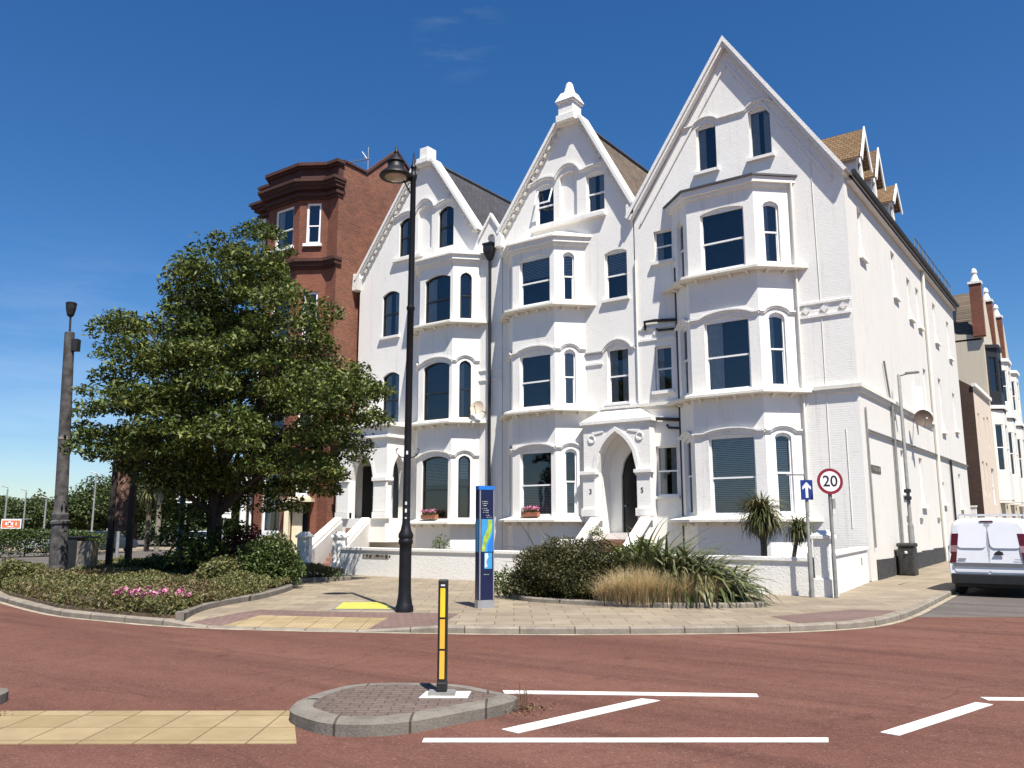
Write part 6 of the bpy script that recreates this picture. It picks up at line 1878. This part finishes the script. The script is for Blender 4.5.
shrub('shrub', 'small green plant behind the garden wall right of the lamp', (*W(-2.55, 30.5), 0.8), (0.45, 0.35, 0.6), 500, M['leaf_green'], 0.09)

for i, (px, Yd, lab) in enumerate(((128, 16.7, 'leftmost pink flower clump at the bed edge'), (147, 16.5, 'largest pink flower clump, second from left'), (166, 16.35, 'small pink flower clump between two others, third from left'), (187, 16.3, 'rightmost pink flower clump near the bed corner'))):
    a = (px - 512) / 850 * Yd
    c = W(a, Yd); r = 0.20 if i != 1 else 0.30
    t = thing('pink_flowers', lab, 'flower', (*c, 0.06), 'pink flower clumps in the left bed')
    P = blob_points(320, (*c, 0.22), (r * 1.2, r, 0.24), RNG); v, q = leafcloud(P, 0.08, RNG); np_mesh('foliage', v, q, M['leaf_heath'], t)
    P = blob_points(110, (*c, 0.34), (r, r * 0.8, 0.13), RNG, 0.6); v, q = leafcloud(P, 0.06, RNG, aspect=0.9); np_mesh('flowers', v, q, M['pinkflower'], t)

def strap_plant(parent, name, c, n, length, width, mat, spread=1.0, droop=0.6, up=0.3, z0=0.05, seg=6, rng=RNG, lens=(0.6, 1.15)):
    """arching strap leaves from one base"""
    vs = []; qs = []; b = 0
    for i in range(n):
        az = rng.uniform(0, 2 * math.pi); el = rng.uniform(up, 1.45) if spread >= 0 else 1.3
        l = length * rng.uniform(*lens); w = width * rng.uniform(0.7, 1.2)
        d = np.array([math.cos(az), math.sin(az), 0.0]); s = np.array([-math.sin(az), math.cos(az), 0.0])
        p = np.array([c[0], c[1], c[2]]) + np.array([rng.normal(0, 0.10 * spread), rng.normal(0, 0.10 * spread), 0.0])
        e = el; dr = droop * rng.uniform(0.5, 1.6)
        for k in range(seg + 1):
            t = k / seg
            ww = w * (0.55 + 0.9 * t if t < 0.35 else (1 - ((t - 0.35) / 0.65) ** 1.8) * 0.86 + 0.02)
            tw = s * ww * 0.5 + np.array([0, 0, 1]) * ww * 0.12
            vs += [p - tw, p + tw]
            p = p + (d * math.cos(e) + np.array([0, 0, 1]) * math.sin(e)) * l / seg
            p[2] = max(p[2], 0.04)
            e -= dr / seg * (1 + t * 1.5)
        for k in range(seg):
            a = b + 2 * k; qs.append((a, a + 1, a + 3, a + 2))
        b += 2 * (seg + 1)
    return np_mesh(name, np.array(vs), np.array(qs), mat, parent)
for w_ in WEEDS: weed(*w_)
t = thing('strap_plant', 'big clump of arching dark green strap leaves by the corner bed kerb', 'plant', (*W(4.15, 18.9), 0.05))
strap_plant(t, 'leaves', (*W(3.75, 18.9), 0.06), 620, 1.75, 0.085, M['strap'], 3.0, 1.5, 0.50)
strap_plant(t, 'leaves', (*W(3.2, 19.3), 0.06), 520, 1.95, 0.085, M['strap'], 3.0, 1.25, 0.75)
strap_plant(t, 'leaves', (*W(4.25, 18.8), 0.06), 480, 1.50, 0.08, M['strap'], 2.6, 1.7, 0.40)
t = thing('strap_plant', 'upright spiky strap leaves rising behind the dark rounded shrub', 'plant', (*W(1.25, 20.6), 0.05))
strap_plant(t, 'leaves', (*W(1.25, 20.6), 0.06), 42, 1.9, 0.07, M['strap'], 3.0, 0.7, 0.85)
# dry straw grass along the front of the bed
vs = []
def grass_tuft(c, n, h, rng=RNG):
    return c
parts_v = []; parts_q = []; off = 0
for a, Yd, h in ((2.05, 18.2, 0.55), (2.35, 17.95, 0.78), (2.65, 17.85, 0.82), (2.95, 17.9, 0.74), (3.25, 17.85, 0.66), (3.6, 17.9, 0.72), (3.95, 17.95, 0.62)):
    c = W(a, Yd); nb = 1100
    az = RNG.uniform(0, 2 * math.pi, nb); lean_ = RNG.uniform(0.15, 1.05, nb); hh = h * RNG.uniform(0.55, 1.2, nb)
    base = np.stack([c[0] + RNG.normal(0, 0.12, nb), c[1] + RNG.normal(0, 0.10, nb), np.full(nb, 0.05)], 1)
    d = np.stack([np.cos(az), np.sin(az), np.zeros(nb)], 1); s = np.stack([-np.sin(az), np.cos(az), np.zeros(nb)], 1)
    for k, (t0, t1) in enumerate(((0, 0.4), (0.4, 0.75), (0.75, 1.0))):
        def P(t): return base + d * (lean_ * hh * t * t)[:, None] * 1.2 + np.array([0, 0, 1]) * (hh * (t - 0.35 * lean_ * t * t))[:, None]
        def Wd(t): return 0.005 * (1.05 - t)
        v4 = np.stack([P(t0) - s * Wd(t0), P(t0) + s * Wd(t0), P(t1) + s * Wd(t1), P(t1) - s * Wd(t1)], 1).reshape(-1, 3)
        parts_v.append(v4); parts_q.append(np.arange(4 * nb).reshape(nb, 4) + off); off += 4 * nb
tag(np_mesh('straw_grass', np.concatenate(parts_v), np.concatenate(parts_q), M['straw']), 'feathery dry straw coloured grass along the front of the corner bed', 'grass', kind='stuff')

def cordyline(label, base, top, n, l, r):
    t = thing('cabbage_palm', label, 'palm', (*base, 0.02), 'cabbage palms in the front garden')
    b = Vector((*base, 0.0)); e = Vector(top)
    g = MB(); g.tube([b, b.lerp(e, 0.5) + Vector((0.03, 0, 0)), e], [r, r * 0.85, r * 0.9], 10); g.build('trunk', M['palm_trunk'], t, smooth=True)
    strap_plant(t, 'leaves', (top[0], top[1], top[2] - 0.05), n, l, 0.045, M['palm_leaf'], 0.6, 1.3, -0.75, lens=(0.7, 1.1))
    return t
p0 = W(6.62, 22.6)
cordyline('bushy headed cabbage palm in front of the corner bay window', p0, (*W(6.66, 22.6), 2.0), 520, 0.95, 0.10)
cordyline('smaller leaning cabbage palm just left of the blue arrow sign', W(7.2, 22.6), (*W(7.62, 22.6), 1.62), 170, 0.65, 0.06)

# ------------------------------------------------------------------ THE BIG TREE
tb = W(-8.62, 24.5)
tree = thing('broadleaf_tree', 'large leafy green tree in the left bed, in front of the brick block', 'tree', (*tb, 0.05))
def tp(a, d, z):
    """point at a metres right, d metres beyond the trunk"""
    return Vector((tb[0], tb[1], z)) + RIGHT * a + AHEAD * d
# crown clumps: (right, beyond, height, radius right/deep, radius up)
rng = np.random.default_rng(5)
limbs = []
g = MB()
g.tube([tp(0, 0, -0.05), tp(0.02, 0, 0.4), tp(0.05, 0, 1.4), tp(0.0, 0.05, 2.4), tp(0.15, 0.0, 3.4)], [0.34, 0.25, 0.21, 0.19, 0.15], 12)
tips = [(-3.6, 0.4, 4.6), (-2.6, -1.6, 4.0), (-2.6, 1.8, 6.2), (-2.2, -0.6, 7.6), (-0.9, -2.2, 5.2), (-0.6, 0.5, 9.2), (0.6, -0.8, 10.0), (1.0, 1.8, 8.4), (1.8, -2.2, 6.4), (2.6, 0.2, 7.6), (3.4, -0.8, 5.4), (4.1, 0.8, 5.0), (2.6, 2.2, 4.6), (3.0, -1.8, 3.8), (0.2, 2.8, 5.4), (-1.4, 2.4, 4.2), (1.4, -3.0, 4.0), (-2.9, 0.2, 3.4)]
for a, d, z in tips:
    st = random.choice([(0.05, 0, 1.9), (0.02, 0.04, 2.5), (0.12, 0, 3.2)])
    m1 = (st[0] + (a - st[0]) * 0.4 + random.uniform(-.2, .2), d * 0.4, st[2] + (z - st[2]) * 0.5)
    m2 = (st[0] + (a - st[0]) * 0.75, d * 0.75 + random.uniform(-.2, .2), st[2] + (z - st[2]) * 0.82)
    pts = [tp(*st), tp(*m1), tp(*m2), tp(a, d, z)]
    g.tube(pts, [0.10, 0.065, 0.035, 0.012], 7)
    for k in range(5):
        u = random.uniform(0.35, 0.95); q0 = pts[1].lerp(pts[3], u)
        q1 = q0 + Vector((random.uniform(-.8, .8), random.uniform(-.8, .8), random.uniform(-0.1, 0.35)))
        g.tube([q0, q0.lerp(q1, 0.5) + Vector((0, 0, 0.08)), q1], [0.022, 0.014, 0.005], 5); limbs.append(q1)
g.build('trunk', M['bark'], tree, smooth=True)
# outline of the crown seen from the road, metres (right, up)
sil = [(-4.5, 3.7), (-4.75, 4.6), (-4.4, 5.3), (-3.55, 6.1), (-3.35, 7.0), (-3.7, 7.4), (-3.0, 8.2), (-2.2, 9.0), (-1.6, 9.3), (-0.6, 9.9), (0.3, 11.2), (0.9, 11.6), (1.7, 10.5), (2.5, 9.4), (3.1, 8.6), (3.3, 7.7), (3.9, 6.9), (4.7, 6.2), (5.2, 5.7), (4.9, 5.0), (4.7, 4.3), (4.2, 3.3), (3.5, 2.3), (2.2, 2.3), (1.2, 2.4), (0.6, 1.9), (-0.2, 2.0), (-1.2, 2.2), (-2.4, 3.2), (-3.4, 2.9), (-4.2, 3.1)]
cl = []
tries = 0
while len(cl) < 300 and tries < 60000:
    tries += 1
    a = rng.uniform(-4.7, 5.0); z = rng.uniform(1.9, 11.2); d = rng.uniform(-3.5, 3.5)
    k = math.sqrt(1 - (d / 3.75) ** 2)                      # the outline shrinks towards the near and far side
    k = 0.30 + 0.70 * k if d > 0 else 0.12 + 0.80 * k
    ai = 0.45 + (a - 0.45) / k * 1.06; zi = 5.7 + (z - 5.7) / (0.25 + 0.75 * k) * 1.04
    if not inside(sil, np.array([ai]), np.array([zi]))[0]: continue
    if min([(a - b[0]) ** 2 + (d - b[1]) ** 2 + (z - b[2]) ** 2 for b in cl] + [9]) < 0.30: continue
    cl.append((a, d, z))
for k in range(8):
    an = k * 2.4; cl.append((0.9 * math.cos(an), 0.8 * math.sin(an) - 0.2, 0.8 + 0.17 * k))
leaf_c = []
for a, d, z in cl:
    r = rng.choice([rng.uniform(0.30, 0.5), rng.uniform(0.45, 0.8)])
    nn = int(400 * (r / 0.6) ** 2)
    P = rng.normal(size=(nn, 3)); P /= np.linalg.norm(P, axis=1, keepdims=True)
    P *= (rng.uniform(0.15, 1.0, nn) ** 0.5)[:, None]
    P *= np.array([r * 1.2, r * 1.2, r * 0.55])
    # sprays droop at their outer end
    rad = np.hypot(P[:, 0], P[:, 1]); P[:, 2] -= 0.45 * rad ** 2
    c = tp(a, d, z)
    leaf_c.append(P + np.array(c))
# loose twigs along the edge
for q1 in limbs:
    P = rng.normal(0, 0.22, size=(26, 3)) + np.array(q1); leaf_c.append(P)
leaf_c = np.concatenate(leaf_c)
rel = leaf_c - np.array([tb[0], tb[1], 0])
aa = rel[:, 0] * RIGHT.x + rel[:, 1] * RIGHT.y
v, q = leafcloud(leaf_c, 0.16, rng, up=0.25, aspect=0.42)
np_mesh('crown', v, q, M['leaf_tree'], tree)

# ------------------------------------------------------------------ LEFT BED FURNITURE
ox, oy = W(-12.7, 24.0)
op_ = thing('old_post', 'weathered grey tapered post leaning slightly, with a black lamp on top', 'post', (ox, oy, 0))
tl_ = Vector((ox, oy, 0)); leanv = RIGHT * -0.040
def lp(z): return tl_ + Vector((0, 0, z)) + leanv * z
g = MB()
zs = [(0.0, 0.275), (0.55, 0.265), (0.56, 0.235), (1.70, 0.225), (1.72, 0.26), (1.78, 0.265), (1.82, 0.22), (1.98, 0.235), (2.04, 0.19), (2.2, 0.175), (5.0, 0.155), (7.25, 0.135), (7.27, 0.10)]
g.tube([lp(z) for z, r in zs], [r for z, r in zs], 12); g.build('shaft', M['oldwood'], op_, smooth=True)
g = MB(); c = lp(7.9); g.tube([lp(7.2), lp(7.75)], 0.03, 6); g.lathe((c.x, c.y, c.z - 0.16), [(0.07, 0), (0.10, 0.05), (0.14, 0.24), (0.15, 0.36), (0.16, 0.40), (0.12, 0.43)], 12); g.build('lamp', M['black'], op_)
g = MB(); c = lp(6.9) + RIGHT * 0.2; g.obox(c, RIGHT, AHEAD, 0.09, 0.10, 6.7, 7.05); g.build('junction_box', M['black'], op_)
g = MB(); g.tube([lp(4.1), lp(4.18)], 0.172, 12); g.build('band', M['kerb_dark'], op_)
cb = thing('utility_cabinet', 'dark navy and beige roadside cabinet beside the weathered post', 'cabinet', (*W(-13.2, 26.2), 0))
g = MB(); g.obox(W(-13.45, 26.2), RIGHT, AHEAD, 0.20, 0.22, 0, 1.30); g.build('dark_door', M['black'], cb, bevel=0.015)
g = MB(); g.obox(W(-13.02, 26.2), RIGHT, AHEAD, 0.225, 0.22, 0, 1.20); g.build('body', M['beige'], cb, bevel=0.015)
g = MB(); g.obox(W(-13.24, 26.2), RIGHT, AHEAD, 0.46, 0.26, 1.302, 1.35); g.build('lid', M['black'], cb, bevel=0.01)
sb = thing('timber_signboard', 'tall narrow brown carved board between two dark timber posts', 'signboard', (*W(-12.3, 27), 0))
for a, h in ((-12.72, 4.45), (-12.12, 4.30)):
    g = MB(); g.obox(W(a, 27), RIGHT, AHEAD, 0.085, 0.085, 0, h); g.build('post', M['darkwood'], sb, bevel=0.01)
g = MB(); g.obox(W(-12.42, 27), RIGHT, AHEAD, 0.21, 0.035, 1.5, 4.0); bd = g.build('board', M['brownboard'], sb)
g = MB(); fB = Fr(*W(-12.62, 26.96), RIGHT.x, RIGHT.y)
for k in range(8): g.fprism(fB, [(0.12, 1.75 + 0.27 * k), (0.20, 1.67 + 0.27 * k), (0.28, 1.75 + 0.27 * k), (0.20, 1.85 + 0.27 * k)], 0.006, 0.02)
g.build('carving', M['sticker'] if False else simple('pale_carving', (0.26, 0.17, 0.13), 0.8), bd)
tp_ = thing('teal_post', 'slim teal painted post standing left of the tree trunk', 'post', (*W(-10.9, 28), 0))
g = MB(); c = W(-10.9, 28); g.lathe((*c, 0), [(0.14, 0), (0.14, 0.5), (0.10, 0.55), (0.09, 3.9), (0.12, 3.92), (0.12, 4.0), (0.0, 4.05)], 12); g.build('shaft', M['teal'], tp_, smooth=True)
g = MB(); g.lathe((*c, 1.9), [(0.105, 0), (0.105, 0.08)], 12); g.build('band', M['black'], tp_)

def back_sign(a, d, z0, z1, w, h, label, round_top=False):
    t = thing('traffic_sign', label, 'road sign', (*W(a, d), RZ), 'pale traffic signs behind the tree')
    c = W(a, d)
    g = MB(); g.lathe((*c, RZ), [(0.05, 0), (0.05, z1 - RZ)], 8); g.build('post', M['galv'], t)
    g = MB(); c2 = Vector((*c, 0)) - AHEAD * 0.07
    fr = Fr(c2.x - RIGHT.x * w / 2, c2.y - RIGHT.y * w / 2, RIGHT.x, RIGHT.y)
    if round_top: poly = [(0, z0), (w, z0), (w, z1), (w * 0.6, z1 + 0.3), (w * 0.45, z1 + 0.25)]
    else: poly = rrect(0, w, z0, z1, 0.06)
    g.fprism(fr, poly, 0, 0.02); pl = g.build('sign_plate', M['sign_white'], t)
    g = MB()
    for k in (0.3, 0.7): g.fbox(fr, 0.04, w - 0.04, 0.0205, 0.035, z0 + (z1 - z0) * k - 0.02, z0 + (z1 - z0) * k + 0.02)
    g.build('rail', M['galv'], pl)
back_sign(-15.2, 39.5, 2.75, 3.25, 0.95, 0.5, 'wide pale sign plate behind the teal post')
back_sign(-14.4, 40.5, 2.0, 2.9, 0.5, 0.9, 'narrow pale sign plate left of the tree trunk')
back_sign(-13.6, 40, 2.05, 2.8, 0.75, 0.7, 'pale angled sign plate right of the tree trunk', True)

# ------------------------------------------------------------------ DISTANCE ON THE LEFT
def far_hedge(name, label, pts, h, w, n, mat, size):
    t = thing(name, label, 'hedge', (*pts[0], RZ))
    g = MB()
    ln = smooth_line(pts, 4)
    P = []
    seglen = [math.dist(a, b) for a, b in zip(ln[:-1], ln[1:])]; tot_ = sum(seglen)
    for (a, b), sl in zip(zip(ln[:-1], ln[1:]), seglen):
        k = max(4, int(n * sl / tot_)); u = RNG.uniform(0, 1, k)[:, None]
        c = np.array([a]) * (1 - u) + np.array([b]) * u
        zz = RNG.uniform(0, 1, k) ** 0.55 * h * (1 + 0.12 * np.sin(c[:, 0] * 1.3))
        P.append(np.concatenate([c + RNG.uniform(-w, w, (k, 2)), zz[:, None] + RZ], 1))
    P = np.concatenate(P); v, q = leafcloud(P, size, RNG, up=0.2, aspect=0.6)
    np_mesh('foliage', v, q, mat, t)
    g = MB()
    for p in ln: g.tube([(*p, RZ), (p[0] + 0.05, p[1], RZ + h * 0.7)], 0.05, 5)
    g.build('stems', M['bark'], t)
far_hedge('hedge', 'clipped green roadside hedge below the orange banner', [W(-44, 44), W(-34, 47), W(-28.5, 53), W(-28, 57)], 1.5, 1.0, 26000, M['leaf_hedge'], 0.15)

def far_tree(a, d, h, r, label, kind, trunk_h=None, n=9000, size=0.27, mat='leaf_far'):
    c = W(a, d); t = thing(kind, label, 'tree', (*c, RZ), 'trees in the distance')
    th = trunk_h if trunk_h else h * 0.35
    g = MB(); g.tube([(*c, RZ), (c[0], c[1], th), (c[0] + 0.2, c[1], h * 0.75)], [0.28, 0.2, 0.05], 8)
    for k in range(5):
        an = k * 1.3; g.tube([(c[0], c[1], th * 0.9), (c[0] + math.cos(an) * r * 0.55, c[1] + math.sin(an) * r * 0.55, h * 0.72)], [0.10, 0.03], 5)
    g.build('trunk', M['bark'], t, smooth=True)
    P = []
    rg = np.random.default_rng(int(abs(a * 13 + d * 7)))
    m = 30
    zc = (th * 0.75 + h) / 2; hz = (h - th * 0.75) / 2
    for k in range(m):
        dv = rg.normal(size=3); dv /= np.linalg.norm(dv); rr_ = rg.uniform(0.5, 0.9)
        cc = np.array([c[0] + dv[0] * r * rr_ * 0.8, c[1] + dv[1] * r * rr_ * 0.8, zc + dv[2] * hz * rr_ * 0.8])
        q_ = rg.normal(size=(n // m, 3)); q_ /= np.linalg.norm(q_, axis=1, keepdims=True)
        P.append(cc + q_ * (rg.uniform(0.4, 1, n // m) ** 0.5)[:, None] * np.array([r * 0.42, r * 0.42, hz * 0.36]))
    P = np.concatenate(P); v, q = leafcloud(P, size, rg, up=0.3, aspect=0.7)
    np_mesh('crown', v, q, M[mat], t)
def px2a(px, d): return (px - 512) / 850 * d
FT = [(5, 95, 5.6, 5.0, 'round bushy tree at the far left edge'), (28, 82, 4.2, 4.2, 'low spreading tree behind the orange banner'), (50, 90, 4.8, 4.5, 'spreading tree just left of the weathered post'),
      (72, 105, 6.0, 4.5, 'dark distant tree directly behind the weathered post'), (90, 80, 4.6, 3.6, 'mid green tree right of the weathered post'), (113, 84, 7.4, 5.0, 'tall rounded tree left of the timber signboard'),
      (135, 78, 6.6, 4.4, 'rounded tree behind the timber signboard'), (160, 84, 8.0, 4.8, 'tree seen between the signboard and teal post'), (186, 78, 8.4, 4.6, 'tall dark tree behind the teal post'),
      (212, 86, 9.0, 5.0, 'tall dark tree behind the big tree trunk'), (238, 80, 8.2, 4.6, 'dark tree beside the brick block'), (262, 92, 9.4, 5.0, 'dark distant tree mostly behind the brick block')]
for px, d, h, r, lab in FT:
    far_tree(px2a(px, d), d, h, r, lab, 'distant_tree')
P = []
for k in range(60):
    a = -78 + k * 1.35; d = 128 + 9 * math.sin(k * 1.7); h = 5.6 + 1.6 * math.sin(k * 0.9) + 1.0 * math.sin(k * 2.3)
    q_ = RNG.normal(size=(520, 3)); q_ /= np.linalg.norm(q_, axis=1, keepdims=True)
    c = W(a, d); P.append(np.array([c[0], c[1], h * 0.45]) + q_ * (RNG.uniform(0.3, 1, 520) ** 0.5)[:, None] * np.array([1.9, 1.9, h * 0.58]))
v, q = leafcloud(np.concatenate(P), 0.55, RNG, up=0.2, aspect=0.75)
tag(np_mesh('far_wood', v, q, M['leaf_far']), 'continuous belt of distant trees closing the view on the left', 'wood', kind='stuff')
# a pair of palms with pale trunks
for px, d, h, lab in ((158, 62, 5.6, 'far palm with a pale straight trunk left of the teal post'), (148, 64, 4.8, 'shorter far palm beside the pale trunked one')):
    a = px2a(px, d); c = W(a, d)
    t = thing('distant_palm', lab, 'palm', (*c, RZ), 'far palms')
    g = MB(); g.tube([(*c, RZ), (c[0], c[1], h - 0.6)], [0.2, 0.16], 8); g.build('trunk', M['palm_trunk'] if px != 158 else M['beige'], t)
    strap_plant(t, 'leaves', (c[0], c[1], h - 0.6), 140, 1.7, 0.14, M['palm_leaf'], 0.6, 1.6, -0.5)
# far street lights
for px, d, h, lab in ((92, 72, 6.2, 'thin far street light right of the weathered post'), (4, 70, 4.9, 'thin pole at the far left edge'), (23, 78, 5.0, 'thin far lamp pole above the orange banner'), (44, 66, 3.9, 'pale short pole left of the weathered post'), (119, 45, 4.6, 'pale thin pole touching the timber signboard')):
    a = px2a(px, d); c = W(a, d)
    t = thing('lamp_pole', lab, 'pole', (*c, RZ), 'thin poles in the distance')
    g = MB(); g.lathe((*c, RZ), [(0.09, 0), (0.06, h)], 8); g.build('column', M['galv'], t)
    g = MB(); g.tube([(c[0], c[1], h), (c[0] - RIGHT.x * 0.5, c[1] - RIGHT.y * 0.5, h + 0.15)], 0.05, 6); g.build('arm', M['galv'], t)
# orange banner
c = W(px2a(10, 60), 60)
bn_ = thing('orange_banner', 'orange banner with white border on posts behind the hedge', 'banner', (*c, RZ))
fr = Fr(*W(px2a(1, 60), 60), RIGHT.x, RIGHT.y)
g = MB(); g.fbox(fr, 0, 1.42, 0, 0.03, 1.55, 2.2); bp_ = g.build('border', M['sign_white'], bn_)
g = MB(); g.fbox(fr, 0.07, 1.35, 0.0305, 0.036, 1.62, 2.13); g.build('panel', M['orange'], bp_)
g = MB()
for s0_, w_, z0_ in ((0.30, 0.16, 1.80), (0.50, 0.20, 1.86), (0.72, 0.14, 1.80), (1.02, 0.1, 1.78)):
    g.fprism(fr, [(s0_, z0_), (s0_ + w_, z0_), (s0_ + w_ * 0.8, z0_ + 0.22), (s0_ + w_ * 0.15, z0_ + 0.2)], 0.037, 0.040)
g.fbox(fr, 0.45, 0.9, 0.037, 0.040, 1.68, 1.73)
g.build('lettering', M['sign_white'], bp_)
g = MB(); g.fprism(fr, [(0.52, 1.95), (0.70, 1.95), (0.61, 1.82)], 0.0405, 0.043); g.build('emblem', M['navy'], bp_)
g = MB(); g.fbox(fr, 0.1, 0.18, -0.08, -0.003, RZ, 2.2); g.fbox(fr, 1.24, 1.32, -0.08, -0.003, RZ, 2.2); g.fbox(fr, 0.0, 1.9, -0.06, -0.003, 2.2, 2.26); g.build('posts', M['galv'], bn_)

def car(a, d, ang, mat, label):
    c = W(a, d); t = thing('parked_car', label, 'car', (*c, RZ), 'cars in the distance')
    ca, sa_ = math.cos(ang), math.sin(ang)
    def T(x, y, z): return (c[0] + x * ca - y * sa_, c[1] + x * sa_ + y * ca, RZ + z)
    secs_ = [(-2.0, 0.55, 0.82), (-1.95, 0.3, 0.95), (-1.2, 0.28, 1.0), (-0.6, 0.28, 1.0), (0.9, 0.28, 1.02), (1.9, 0.3, 0.9), (2.05, 0.4, 0.7)]
    g = MB(); v = []
    for x, z0_, z1_ in secs_:
        for y, z in ((-0.84, z0_), (-0.88, z1_ - 0.2), (-0.8, z1_), (0.8, z1_), (0.88, z1_ - 0.2), (0.84, z0_)): v.append(T(x, y, z))
    k = 6; f = [(j * k + i, j * k + (i + 1) % k, (j + 1) * k + (i + 1) % k, (j + 1) * k + i) for j in range(len(secs_) - 1) for i in range(k)] + [tuple(range(k)), tuple(range((len(secs_) - 1) * k, len(secs_) * k))]
    g.add(v, f); g.build('body', mat, t, smooth=True)
    g = MB(); lo = [(-1.7, 0.98), (1.15, 1.0)]; hi = [(-1.2, 1.42), (0.45, 1.42)]
    v = [T(x, y, z) for (x, z) in lo for y in (-0.8, 0.8)] + [T(x, y, z) for (x, z) in hi for y in (-0.62, 0.62)]
    g.add(v, [(0, 1, 5, 4), (2, 6, 7, 3), (0, 4, 6, 2), (1, 3, 7, 5)]); g.build('windows', M['carglass'], t)
    g = MB(); v = [T(x, y, z) for x, y, z in ((-1.25, -0.64, 1.425), (0.5, -0.64, 1.425), (0.5, 0.64, 1.425), (-1.25, 0.64, 1.425), (-1.1, -0.5, 1.48), (0.35, -0.5, 1.48), (0.35, 0.5, 1.48), (-1.1, 0.5, 1.48))]
    g.add(v, [(3, 2, 1, 0), (4, 5, 6, 7), (0, 1, 5, 4), (1, 2, 6, 5), (2, 3, 7, 6), (3, 0, 4, 7)]); g.build('roof', mat, t)
    for x in (-1.3, 1.3):
        for y in (-0.78, 0.78):
            g = MB(); v = []
            for s in (-0.1, 0.1):
                for i in range(14): v.append(T(x + 0.31 * math.cos(i * math.pi / 7), y + s, 0.31 + 0.31 * math.sin(i * math.pi / 7)))
            g.add(v, [tuple(range(14)), tuple(reversed(range(14, 28)))] + [(i, (i + 1) % 14, 14 + (i + 1) % 14, 14 + i) for i in range(14)]); g.build('wheel', M['tyre'], t)
car(px2a(86, 64), 64, R(36 + 86), M['sign_white'], 'white car on the far road behind the navy cabinet')
car(px2a(106, 60), 60, R(36 + 60), M['carblue'], 'dark car on the far road left of the timber signboard')
car(px2a(206, 66), 66, R(36 + 15), M['carsilver'], 'silver car on the far road behind the tree trunk')
car(px2a(54, 62), 62, R(36 + 80), M['carsilver'], 'pale car half hidden behind the hedge and post')
